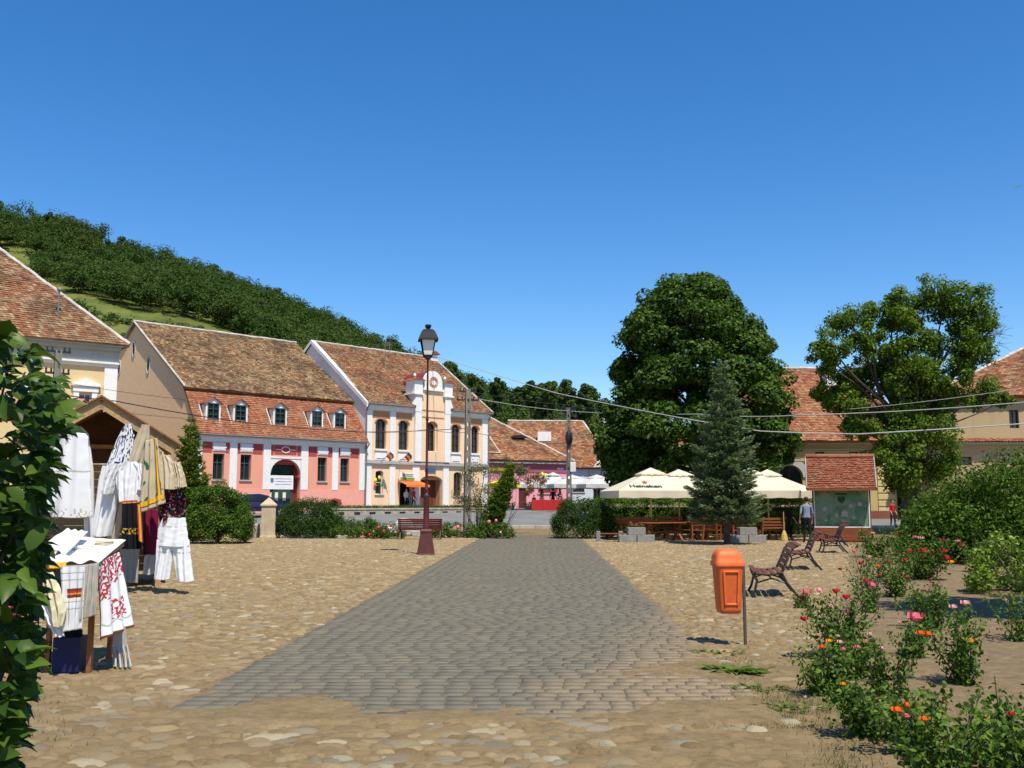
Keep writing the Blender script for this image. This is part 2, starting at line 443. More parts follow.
# field-stone cobbles
g = NT('cobble_stone'); co = g.coord(); r = g.island(); b = g.noise(26, 7, .75, co); big = g.noise(.35, 5, .65, co)
base = g.ramp(r, [(0, (0.175, 0.120, 0.054)), (.22, (0.258, 0.177, 0.079)), (.45, (0.330, 0.234, 0.111)), (.62, (0.227, 0.166, 0.088)), (.80, (0.391, 0.298, 0.155)), (.9, (0.196, 0.177, 0.131)), (1, (0.515, 0.449, 0.299))])
base = g.mix(g.ramp(b, [(.35, (0, 0, 0)), (.8, (.55,) * 3)]), base, (0.309, 0.223, 0.130))
base = g.mix(g.ramp(big, [(.42, (0, 0, 0)), (.68, (.55,) * 3)]), base, (0.277, 0.191, 0.106))
g.bump(b, 1.0, .03)
M_cob = g.col(base, .93, .15)
def build_cobbles():
    cx = []; cy = []; hx = []; hy = []; tp = []
    rr = random.Random(11)
    y = 4.6
    while y < 47.5:
        s = .12 if y < 14 else .13
        xl_, xr_ = -.62 * y - 1.8, bed_x(max(y, 10.6)) + (.3 if y > 11 else 3.2)
        if y > 40: xr_ = 13
        x = xl_ + rr.uniform(0, s)
        while x < xr_:
            big = rr.random(); sz = rr.uniform(.75, 1.3)
            if y < 9.5: sz *= rr.choice([.7, 1, 1.45])
            w = s * sz * rr.uniform(.95, 1.5) * .5; dd = s * sz * rr.uniform(.75, 1.1) * .5
            inpath = px_l(y) - .1 < x < px_r(y) + .1 and 7.45 < y < 48.3
            keep = not inpath
            if y < 10.8 and x > px_r(y) - .2: keep = keep and rr.random() < .22
            if y < 7.2: keep = keep and rr.random() < (.9 if x < .3 else max(.12, .75 - x * .45))
            if keep:
                cov = mnoise.noise((x * .45, y * .45, 7)) * .5 + .5
                t = rr.uniform(.012, .036) * (1.15 - .75 * cov)
                if x > px_r(y): w *= .86; dd *= .9
                cx.append(x + rr.uniform(-.03, .03)); cy.append(y + rr.uniform(-.05, .05)); hx.append(w); hy.append(dd); tp.append(t)
            x += w * 1.75 + .012
        y += s * rr.uniform(.72, .85)
    cx, cy, hx, hy, tp = map(np.array, (cx, cy, hx, hy, tp))
    near = cy < 13
    rot = rng.uniform(-.5, .5, len(cx))
    obs = []
    Va, Fa = stones_np(cx[near], cy[near], hx[near], hy[near], tp[near], rot[near], 9, cap=.66, jit=.14)
    Vb, Fb = stones_np(cx[~near], cy[~near], hx[~near], hy[~near], tp[~near], rot[~near], 6)
    V = np.concatenate([Va, Vb]); F = np.concatenate([Fa, Fb + len(Va)])
    tag(np_mesh('cobblestones', V, F, M_cob, smooth=True), kind='structure')
build_cobbles()
def build_sand():
    step = .07; ys = np.arange(4.4, 21, step); V = []; F = []; nx = 340
    for y in ys:
        xa, xb = -.62 * y - 1.5, min(.62 * y + 1.0, bed_x(max(y, 10.6)) + .5 if y > 10 else 4.2)
        for i in range(nx):
            x = xa + (xb - xa) * i / (nx - 1)
            n1 = mnoise.noise((x * .9, y * .9, 4)); n2 = mnoise.noise((x * 5, y * 5, 9)); n3 = mnoise.noise((x * 16, y * 16, 2))
            z = -.002 + .010 * n1 + .006 * n2 + .003 * n3
            inp = min(x - px_l(y), px_r(y) - x)
            near = max(0, 8.5 + .5 * n1 - y) * .55; right = max(0, (x - .2)) * .32 * max(0, min(1, (12.5 - y) / 3.5))
            if inp > -.15 and y > 7.3:
                cov = near * .05 + right * .040 + .022 * n1 + .009 * n2 + .004 * n3 - .006 + max(0, .25 - inp) * .04
                k = min(1, (inp + .15) / .2); z = z * (1 - k) + k * min(.030, cov)
            if y > 19: z -= (y - 19) * .02
            V.append((x, y, z))
    F = [(j * nx + i, j * nx + i + 1, (j + 1) * nx + i + 1, (j + 1) * nx + i) for j in range(len(ys) - 1) for i in range(nx - 1)]
    tag(np_mesh('sand', V, F, M_dirt, smooth=True), kind='structure')
build_sand()
# loose pale rubble by the bin
def rubble(name, box, n, s, kind='stuff'):
    x0, x1, y0, y1 = box
    cx = rng.uniform(x0, x1, n); cy = rng.uniform(y0, y1, n); h = rng.uniform(.35, 1, n) * s
    V, F = stones_np(cx, cy, h, h * rng.uniform(.6, 1, n), h * .55, rng.uniform(0, 3, n), 6)
    tag(np_mesh(name, V, F, M_cob), kind=kind, label='pale loose rubble stones lying at the edge of the rose bed')
rubble('rubble', (1.9, 3.6, 9.9, 11.3), 260, .035)

# ------------------------------------------------------------------ hill
HP = [(-700, 190), (-200, 198), (0, 207), (60, 215), (100, 228), (150, 245), (200, 262), (250, 282), (300, 306), (350, 325), (400, 345), (440, 362), (470, 378), (500, 392), (560, 398), (600, 402), (700, 432), (800, 462), (1000, 480), (1600, 490)]
def ridge_h(u): return (502 - float(np.interp(u, [p[0] for p in HP], [p[1] for p in HP]))) / 985 * 330 + 1.6 - 7.5
def hz(x, y):
    u = 512 + 985 * x / y
    t = min(1, max(0, (y - 118) / 212)); s = t ** 1.15 * (1.18 - .18 * t)
    k = 1 if y < 330 else max(.2, 1 - (y - 330) / 500)
    n = (mnoise.noise((x * .02, y * .02, 0)) * 4 + mnoise.noise((x * .07, y * .07, 5)) * 1.2) * min(1, t * 3)
    return 1.0 + (ridge_h(u) - 1) * s * k + n
def build_hill():
    us = np.arange(-700, 1610, 22); ys = np.concatenate([np.arange(112, 340, 7), np.arange(345, 700, 40)])
    V = [((u - 512) / 985 * y, y, (hz((u - 512) / 985 * y, y) if y > 113 else .4)) for y in ys for u in us]; nx = len(us)
    F = [(j * nx + i, j * nx + i + 1, (j + 1) * nx + i + 1, (j + 1) * nx + i) for j in range(len(ys) - 1) for i in range(nx - 1)]
    g = NT('meadow'); co = g.coord(); b = g.noise(.06, 7, .7, co); c = g.noise(.6, 5, .7, co)
    base = g.ramp(b, [(.35, (.085, .105, .025)), (.52, (.14, .165, .035)), (.68, (.21, .20, .065))])
    base = g.mix(g.ramp(c, [(.4, (0, 0, 0)), (.75, (.6,) * 3)]), base, (.045, .065, .02)); g.bump(c, .8, .8)
    tag(np_mesh('hill', V, F, g.col(base, .95, .1), smooth=True), kind='structure')
build_hill()
M_forest = M_leaf('forest_leaves', [(.030, .066, .015), (.052, .098, .021), (.082, .138, .030)], .3, .8, .08, patch=(.085, .118, .030), pscale=.07)
BP = [(-700, 240), (0, 250), (30, 256), (36, 276), (60, 288), (100, 300), (150, 313), (210, 320), (250, 345), (330, 420), (400, 470), (2000, 480)]
def build_forest():
    rr = random.Random(5); cen = []; rad = []; scr = []; srad = []
    n = 0
    for _ in range(9000):
        y = rr.uniform(150, 352); u = rr.uniform(-120, 640); x = (u - 512) / 985 * y
        z = hz(x, y); pu, pv = pix(x, y, z)
        bd = float(np.interp(pu, [p[0] for p in BP], [p[1] for p in BP]))
        if pv > 470: continue
        if pv < bd + 2:
            R_ = rr.uniform(2.0, 5.6); h = rr.uniform(3.8, 9.0)
            if rr.random() > .36: continue
            n += 1
            for k in range(11):
                a = rr.uniform(0, 6.28); q = rr.random() ** .5 * R_ * .85
                cen.append((x + math.cos(a) * q, y + math.sin(a) * q, z + h * (1.0 - .55 * (q / R_) ** 2) * rr.uniform(.75, 1.05))); rad.append(R_ * rr.uniform(.3, .5))
        elif rr.random() < .22 and pv > bd + 12:
            for k in range(4):
                scr.append((x + rr.uniform(-1.5, 1.5), y + rr.uniform(-1.5, 1.5), z + rr.uniform(.2, 1.4))); srad.append(rr.uniform(.6, 1.5))
    o = foliage('forest', cen, rad, 48, .62, .46, M_forest, None, .8, .6, .6)
    tag(o, 'dense green deciduous wood covering the hillside above the roofs', kind='stuff')
    o = foliage('hillside_scrub', scr, srad, 26, .6, .5, M_forest, None, .7, .5, .6)
    tag(o, 'low scrub dotting the grassy slope below the wood', kind='stuff')
build_forest()

# ------------------------------------------------------------------ shared materials
M_white = M_plaster('white_render', (.82, .79, .74), (.5, .46, .41), .3)
M_white2 = M_plaster('white_gable_render', (.74, .72, .69), (.36, .34, .32), .45)
M_pink = M_plaster('salmon_render', (.80, .34, .235), (.5, .22, .16), .36)
M_pinkd = M_plaster('deep_red_panel', (.42, .075, .075), (.3, .06, .05), .3)
M_pinkl = M_plaster('pale_salmon_plinth', (.82, .37, .29), (.55, .27, .22), .35)
M_peach = M_plaster('peach_render', (.86, .60, .38), (.5, .32, .2), .34)
M_peachd = M_plaster('terracotta_panel', (.55, .26, .12), (.35, .17, .09), .3)
M_grey = M_plaster('grey_cornice', (.42, .41, .38), (.22, .2, .18), .4)
M_brickw = M_plaster('gable_brickwork', (.90, .56, .30), (.86, .60, .32), .5, brick=True)
M_yellow = M_plaster('yellow_render', (.70, .53, .27), (.45, .36, .2), .25)
M_ochre = M_plaster('ochre_render', (.50, .38, .165), (.3, .24, .13), .4)
M_ochrel = M_plaster('ochre_light_band', (.60, .48, .22), (.3, .24, .13), .4)
M_beige = M_plaster('beige_render', (.46, .34, .19), (.25, .19, .13), .5)
M_tan = M_plaster('brown_render', (.30, .22, .16), (.2, .15, .1), .4)
M_blueish = M_plaster('pale_blue_render', (.62, .68, .72), (.4, .42, .42), .35)
M_shop = M_plaster('shop_pink', (.75, .33, .38), (.4, .2, .2), .2)
M_shopd = M_plaster('shop_magenta', (.36, .10, .14), (.25, .1, .1), .2)
M_glass_ = M_glass()
M_frame_g = M_plain('green_window_paint', (.04, .085, .075), .5)
M_frame_b = M_plain('brown_window_paint', (.07, .035, .02), .5)
M_frame_w = M_plain('white_window_paint', (.62, .62, .60), .5)
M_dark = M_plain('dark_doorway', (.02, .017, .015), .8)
M_mortar = M_plain('lime_mortar', (.48, .44, .38), .95, .1, var=.3, scale=1.5)
M_zinc = M_plain('zinc_gutter', (.20, .20, .20), .5, .4, .3)
M_iron = M_plain('black_iron', (.018, .018, .02), .45, .5)
M_conc = M_plain('pole_concrete', (.20, .185, .16), .9, .2, var=.3, scale=1.2)
MT_old = M_tiles('old_mottled_tiles', [(0.240, 0.129, 0.060), (0.320, 0.198, 0.096), (0.128, 0.065, 0.036), (0.360, 0.251, 0.132), (0.272, 0.114, 0.054), (0.200, 0.122, 0.066), (0.400, 0.289, 0.156), (0.288, 0.152, 0.075)], .75)
MT_red = M_tiles('red_tiles', [(0.304, 0.110, 0.054), (0.336, 0.137, 0.072), (0.232, 0.084, 0.045), (0.368, 0.175, 0.093), (0.320, 0.122, 0.060), (0.264, 0.122, 0.072)], .4, (.20, .08, .055))
MT_mix = M_tiles('weathered_red_tiles', [(0.320, 0.129, 0.060), (0.360, 0.182, 0.090), (0.192, 0.072, 0.036), (0.400, 0.251, 0.132), (0.304, 0.099, 0.048), (0.256, 0.122, 0.066)], .55)
MT_kiosk = M_tiles('small_plain_tiles', [(0.240, 0.076, 0.039), (0.272, 0.099, 0.054), (0.200, 0.065, 0.036), (0.296, 0.114, 0.060)], .25, (.2, .08, .06))

# ------------------------------------------------------------------ architecture helpers
def tiled(mb, A, B, Cc, D, tw=.19, th=.17, lift=.03, seed=1):
    """A,B eaves left/right; D,Cc top left/right. Rows of separate slightly tilted tiles."""
    rr = random.Random(seed); A, B, Cc, D = map(Vector, (A, B, Cc, D))
    Ls = max(((D + Cc) / 2 - (A + B) / 2).length, .1); rows = max(1, int(Ls / th))
    nrm = (B - A).cross(D - A) if (D - A).length > .01 else (B - A).cross(Cc - A)
    nrm.normalize()
    if nrm.z < 0: nrm = -nrm
    for r in range(rows):
        t0 = r / rows; t1 = min(1, (r + 1.18) / rows)
        l0 = A.lerp(D, t0); r0 = B.lerp(Cc, t0); l1 = A.lerp(D, t1); r1 = B.lerp(Cc, t1)
        w = (r0 - l0).length
        if w < .1: continue
        n = max(1, int(w / tw)); sh = .5 * (r % 2) / n
        for i in range(n + 1):
            a0 = max(0, (i - .5 * (r % 2)) / n); a1 = min(1, (i + 1 - .5 * (r % 2)) / n - .06 / n)
            if a1 <= a0 or a0 >= 1: continue
            j = rr.uniform(-.012, .012); k = rr.uniform(-.02, .02)
            sag = nrm * (.05 * mnoise.noise((l0.x + (r0.x - l0.x) * a0) * .5 * Vector((1, 0, 0)) + Vector((0, r * .1, seed))))
            p0 = l0.lerp(r0, a0) + nrm * (lift + .035 + j) + sag; p1 = l0.lerp(r0, a1) + nrm * (lift + .035 + k) + sag
            q0 = l1.lerp(r1, a0) + nrm * (lift + j * .3) + sag; q1 = l1.lerp(r1, a1) + nrm * (lift + k * .3) + sag
            dd = (l0 - l1).normalized() * rr.uniform(-.02, .025); p0 += dd; p1 += dd
            s0 = p0 - nrm * .035; s1 = p1 - nrm * .035
            mb._add([s0, s1, p0, p1, q0, q1], [(0, 1, 3, 2), (2, 3, 5, 4)])
def slab(mb, A, B, Cc, D, t=.12):
    A, B, Cc, D = map(Vector, (A, B, Cc, D)); n = (B - A).cross(D - A if (D - A).length > .01 else Cc - A).normalized()
    if n.z < 0: n = -n
    vs = [A, B, Cc, D] + [p - n * t for p in (A, B, Cc, D)]
    mb._add(vs, [(0, 1, 2, 3), (7, 6, 5, 4), (0, 4, 5, 1), (1, 5, 6, 2), (2, 6, 7, 3), (3, 7, 4, 0)])
def ridge_line(mb, a, b, r=.11, seed=0, step=.38):
    a, b = Vector(a), Vector(b); n = max(1, int((b - a).length / step)); rr = random.Random(seed)
    for i in range(n):
        p = a.lerp(b, i / n); q = a.lerp(b, (i + 1.05) / n); dz = Vector((0, 0, rr.uniform(-.02, .02)))
        mb.tube([p + dz, q + dz], [r * 1.05, r * .92], 8)
def roof_part(parent, quads, mat, name='roof', ridges=(), tw=.19, th=.17, seed=1, rmat=None, edge=()):
    mb = MB()
    for i, q in enumerate(quads):
        slab(mb, *q)
    M2 = mat
    for i, q in enumerate(quads): tiled(mb, *q, tw=tw, th=th, seed=seed + i)
    o = mb.build(name, mat, parent)
    if ridges:
        rb = MB()
        for i, (a, b) in enumerate(ridges): ridge_line(rb, a, b, seed=i)
        rb.build('ridge_tiles', rmat or M_mortar, o)
    if edge:
        rb = MB()
        for a, b in edge: rb.tube([a, b], .07, 6)
        rb.build('verge', M_mortar, o)
    return o

def facade(mb, x0, x1, z0, z1, ops, depth=.22, y=0):
    xs = sorted({x0, x1} | {v for o in ops for v in o[:2]}); zs = sorted({z0, z1} | {v for o in ops for v in o[2:4]})
    for i in range(len(xs) - 1):
        for j in range(len(zs) - 1):
            cx, cz = (xs[i] + xs[i + 1]) / 2, (zs[j] + zs[j + 1]) / 2
            if any(o[0] < cx < o[1] and o[2] < cz < o[3] for o in ops): continue
            mb.quad((xs[i], y, zs[j]), (xs[i + 1], y, zs[j]), (xs[i + 1], y, zs[j + 1]), (xs[i], y, zs[j + 1]))
    for o in ops:
        a, b, c, d = o[:4]; rise = o[4] if len(o) > 4 else 0; dy = y + depth; s = d - rise
        mb.quad((a, y, c), (a, y, s), (a, dy, s), (a, dy, c)); mb.quad((b, y, s), (b, y, c), (b, dy, c), (b, dy, s))
        mb.quad((a, y, c), (a, dy, c), (b, dy, c), (b, y, c))
        if not rise: mb.quad((a, y, d), (b, y, d), (b, dy, d), (a, dy, d))
        else:
            N = 12; pts = []
            for k in range(N + 1):
                t = math.pi * k / N; pts.append(((a + b) / 2 - math.cos(t) * (b - a) / 2, s + math.sin(t) * rise))
            for k in range(N):
                (xa, za), (xb, zb) = pts[k], pts[k + 1]
                mb.quad((xa, y, za), (xb, y, zb), (xb, y, d), (xa, y, d)); mb.quad((xa, y, za), (xa, dy, za), (xb, dy, zb), (xb, y, zb))
def window(parent, o, fm, depth=.22, y=0, mull=1, trans=(.62,), bar=.06, name='window', sill=True, pane=None):
    a, b, c, d = o[:4]; yy = y + depth; mb = MB()
    for x in (a, b - bar): mb.box(x, x + bar, yy - .10, yy - .03, c, d)
    for z in (c, d - bar): mb.box(a + bar, b - bar, yy - .10, yy - .03, z, z + bar)
    for m in range(mull):
        x = a + (b - a) * (m + 1) / (mull + 1); mb.box(x - bar * .35, x + bar * .35, yy - .09, yy - .035, c + bar, d - bar)
    for t in trans:
        z = c + (d - c) * t; mb.box(a + bar, b - bar, yy - .094, yy - .04, z - bar * .35, z + bar * .35)
    w = mb.build(name, fm, parent)
    pb = MB(); pb.box(a - .01, b + .01, yy - .02, yy + .03, c - .01, d + .01); pb.build('pane', pane or M_glass_, w)
    if sill:
        sb = MB(); sb.box(a - .08, b + .08, y - .09, y + .03, c - .09, c - .005, .01); sb.build('sill', M_grey, w)
    return w

# ================================================================== PINK HOUSE (left, 45 degrees to the view)
A45 = R(45)
def pink_house():
    h = empty('townhouse', (-21.3, 66.1, 0), A45, 'salmon pink townhouse with mottled mansard roof and five small dormers', 'house')
    L = 14.05; ez = 6.2; g0 = .6
    mb = MB()
    wins = [(1.28, 2.12, 3.12, 4.9), (3.36, 4.2, 3.12, 4.9), (9.72, 10.52, 3.12, 4.9), (11.76, 12.54, 3.12, 4.9)]
    arch = (5.74, 8.22, g0, 4.68, 1.05); cell = (10.7, 11.8, 1.05, 1.75, .3)
    facade(mb, 0, L, g0, ez, wins + [arch, cell], .3)
    mb.build('wall', M_pink, h)
    # gable side wall, outline follows the roof
    gb = MB(); pts = [(0, g0), (0, ez), (2.1, 9.55), (10.2, 15.05), (17.6, 9.8), (17.6, g0)]
    ov = [(10.4, 13.1, .23, .55), (7.8, 11.6, .23, .55), (12.9, 11.9, .23, .55)]
    gb._add([(0, y, z) for y, z in pts], [tuple(range(len(pts)))]); gb._add([(L, y, z) for y, z in pts], [tuple(range(len(pts)))])
    gb.quad((0, 17.6, g0), (L, 17.6, g0), (L, 17.6, 9.8), (0, 17.6, 9.8))
    gw = gb.build('gable_wall', M_brickw, h)
    for y, z, a, b in ov:
        v = MB(); v.M = Matrix.Translation((0, y, z)) @ Matrix.Rotation(-math.pi / 2, 4, 'Y')
        ring = []; n = 16
        vs = []; fs = []
        for k in range(n):
            t = 2 * math.pi * k / n
            for s, hgt in ((1.25, .001), (1.22, .06), (1, .06), (.97, .012)): vs.append((math.cos(t) * b * s, math.sin(t) * a * s, hgt))
        for k in range(n):
            k2 = (k + 1) % n
            for q in range(3): fs.append((k * 4 + q, k2 * 4 + q, k2 * 4 + q + 1, k * 4 + q + 1))
        v._add(vs, fs); fr = v.build('oval_window', M_mortar, h)
        v2 = MB(); v2.M = v.M; v2.poly([(math.cos(2 * math.pi * k / n) * b, math.sin(2 * math.pi * k / n) * a, .014) for k in range(n)]); v2.build('pane', M_dark, fr)
    # plinth, pilasters, frieze
    t = MB()
    for a, b in ((0.0, .45), (2.5, 3.06), (5.12, 5.72), (8.25, 8.85), (10.98, 11.52), (13.48, 14.02)):
        q = MB(); q.box(a, b, -.07, -.002, 2.48, 5.7, .01); q.build('pilaster', M_white, h)
    t.box(-.03, L + .02, -.10, -.003, 5.7, 6.02); t.box(-.05, L + .04, -.2, .1, 6.02, 6.18)
    t.box(-.06, L + .05, -.3, .1, 6.18, 6.26)
    t.box(5.7, 8.27, -.09, -.004, 4.72, 4.84)
    t.build('trim', M_white, h)
    t = MB(); t.box(0, 5.72, -.05, -.004, g0, 2.45); t.build('plinth', M_pinkl, h)
    t = MB(); t.box(8.25, 10.66, -.05, -.004, g0, 2.45); t.box(11.84, L, -.05, -.004, g0, 2.45); t.box(10.66, 11.84, -.05, -.004, 1.8, 2.45)
    t.build('plinth', M_pinkl, h)
    # white spandrels over the arched passage, red inner reveals
    t = MB(); N = 12; cx = 6.98; hw = 1.24
    for k in range(N):
        (xa, za), (xb, zb) = [(cx - math.cos(q) * hw, 3.63 + math.sin(q) * 1.05) for q in (math.pi * k / N, math.pi * (k + 1) / N)]
        t.prism([(xa, za), (xb, zb), (xb, 4.72), (xa, 4.72)], -.05, -.003)
    t.build('spandrel', M_white, h)
    t = MB(); t.box(8.2, 8.3, .3, 1.0, g0, 4.3); t.box(5.66, 5.76, .3, 1.0, g0, 4.3); t.box(5.7, 8.26, .3, 1.0, 4.3, 4.8); t.build('passage_reveal', M_pinkd, h)
    t = MB(); t.box(8.0, 8.2, -.06, .34, 3.35, 3.5, .01); t.build('impost', M_pinkd, h)
    # deep red panels in the frieze with white relief boxes
    for i, (a, b) in enumerate(((.5, 1.15), (2.2, 2.45), (3.1, 3.3), (4.3, 5.05), (5.75, 5.95), (7.95, 8.2), (8.9, 9.6), (10.6, 10.95), (11.56, 11.7), (12.65, 13.4), (6.02, 7.85))):
        t = MB(); t.box(a, b, -.03, -.003, 4.98 if a != 6.02 else 5.02, 5.66); t.build('red_panel', M_pinkd, h)
    for (a, b, c, d) in wins:
        t = MB(); t.box(a - .06, b + .06, -.06, -.003, 5.08, 5.66, .01); t.box(a - .0, b + .0, -.09, -.06, 5.16, 5.55, .01)
        t.box(a - .1, b + .1, -.1, -.06, 5.28, 5.36); t.build('relief_panel', M_white, h)
    t = MB(); cx = 6.93
    for k in range(12):
        a0, a1 = 2 * math.pi * k / 12, 2 * math.pi * (k + 1) / 12
        t.bar((cx + math.cos(a0) * .34, -.04, 5.35 + math.sin(a0) * .22), (cx + math.cos(a1) * .34, -.04, 5.35 + math.sin(a1) * .22), .05, .05)
    t.bar((6.1, -.04, 5.35), (6.55, -.04, 5.35), .05, .05); t.bar((7.3, -.04, 5.35), (7.78, -.04, 5.35), .05, .05)
    t.build('frieze_ornament', M_white, h)
    for o in wins: window(h, o, M_frame_g, .3, trans=(.66,), bar=.09)
    # arch door with banner
    d = MB(); d.box(5.74, 8.22, 1.0, 1.06, g0, 4.4)
    for k in range(5): d.box(5.86 + k * .46, 6.24 + k * .46, .97, 1.0, 1.1, 2.5, .02)
    dr = d.build('door', M_frame_g, h)
    f = MB()
    for k in range(7):
        tt = math.pi * (k + .5) / 7; f.bar((6.98, .97, 3.5), (6.98 - math.cos(tt) * 1.2, .97, 3.5 + math.sin(tt) * .85), .04, .05)
    f.box(5.76, 8.2, .94, 1.0, 3.42, 3.52); f.build('fanlight_bars', M_iron, dr)
    b = MB(); b.box(5.78, 7.75, .14, .16, 2.5, 3.5, .005); bn = b.build('banner', M_white, h)
    tm = M_plain('banner_print', (.10, .18, .40), .7); t2 = MB()
    t2.prism([(5.86, 3.3), (5.86, 3.05), (5.99, 2.93), (6.12, 3.05), (6.12, 3.3)], .132, .138)
    rr = random.Random(2)
    for r_ in range(3):
        x = 6.25
        while x < 7.55:
            w = rr.uniform(.04, .11); t2.box(x, x + w, .132, .138, 3.24 - r_ * .2, 3.29 - r_ * .2); x += w + .035
    t2.build('banner_lettering', tm, bn)
    for a in (6.2, 6.75, 7.4):
        p = MB(); p.box(a, a + .26, .95, .962, 1.7, 2.3); p.build('notice', M_white, dr)
    # cellar hood
    t = MB(); t.box(10.72, 11.78, .28, .32, 1.0, 1.8); t.build('cellar_opening', M_dark, h)
    t = MB()
    for k in range(8):
        t0, t1 = math.pi * k / 8, math.pi * (k + 1) / 8
        t.prism([(11.25 - math.cos(q) * (.56 + .1 * s), 1.44 + math.sin(q) * (.33 + .12 * s)) for q, s in ((t0, 0), (t1, 0), (t1, 1), (t0, 1))], -.09, -.052)
    t.build('cellar_arch', M_pinkd, h)
    # roofs
    lo = [((-.1, -.38, 6.22), (L + .0, -.38, 6.22), (L + .0, 1.95, 9.62), (-.1, 1.95, 9.62))]
    roof_part(h, lo, MT_red, 'mansard_roof', seed=3)
    up = [((-.18, 1.5, 9.45), (L + .0, 1.5, 9.45), (L + .0, 10.2, 15.15), (-.18, 10.2, 15.15)),
          ((L, 17.9, 9.9), (-.18, 17.9, 9.9), (-.18, 10.2, 15.15), (L, 10.2, 15.15))]
    roof_part(h, up, MT_old, 'roof', ridges=[((-.2, 10.2, 15.2), (L, 10.2, 15.2))], edge=[((-.2, 1.5, 9.52), (-.2, 10.2, 15.2)), ((-.2, 17.9, 9.95), (-.2, 10.2, 15.2))], seed=9, tw=.2, th=.18)
    # gutter and drainpipe
    t = MB(); t.tube([(-.05, -.42, 6.16), (L, -.42, 6.16)], .07, 8); t.build('gutter', M_zinc, h)
    t = MB(); t.tube([(L + .02, -.5, 6.1), (L - .02, -.2, 5.7), (L - .02, -.14, 1.0)], .055, 8); t.build('drainpipe', M_zinc, h)
    t = MB(); t.box(.35, .95, 12.5, 13.1, 12.0, 14.0); t.box(.3, 1.0, 12.45, 13.15, 14.0, 14.12); t.build('chimney', M_white2, h)
    # dormers
    for cx in (1.28, 3.36, 6.55, 9.7, 11.75):
        d = MB(); w = .56; yf = .22; zb, zt = 7.05, 8.42
        facade(d, cx - w, cx + w, zb, zt, [(cx - .43, cx + .43, zb + .12, zt - .05)], .08, y=yf)
        for s in (-1, 1):
            d._add([(cx + s * w, yf, zb), (cx + s * w, yf, zt), (cx + s * w, 1.35, zt), (cx + s * w, yf + .05, zb)], [(0, 1, 2, 3)])
        d._add([(cx - w, yf, zt), (cx + w, yf, zt), (cx, yf, zt + .34)], [(0, 1, 2)])
        do = d.build('dormer', M_white, h)
        o = (cx - .43, cx + .43, zb + .12, zt - .05)
        window(do, o, M_frame_g, .08, y=yf, trans=(.33, .66), bar=.07, sill=False)
        rq = [((cx - w - .14, yf - .12, zt - .08), (cx, yf - .12, zt + .40), (cx, 1.75, zt + .40), (cx - w - .14, 1.4, zt - .08)),
              ((cx, yf - .12, zt + .40), (cx + w + .14, yf - .12, zt - .08), (cx + w + .14, 1.4, zt - .08), (cx, 1.75, zt + .40))]
        rb = MB()
        for q in rq: slab(rb, *q, t=.06)
        rb.build('dormer_roof', MT_red, do)
        rb = MB(); rb.tube([(cx - w - .16, yf - .1, zb - .1), (cx - w - .16, .95, zt - .1)], .05, 6); rb.box(cx - w - .1, cx + w + .1, yf - .07, yf + .0, zb - .06, zb + .03)
        rb.build('flashing', M_mortar, do)
    return h
pink_house()

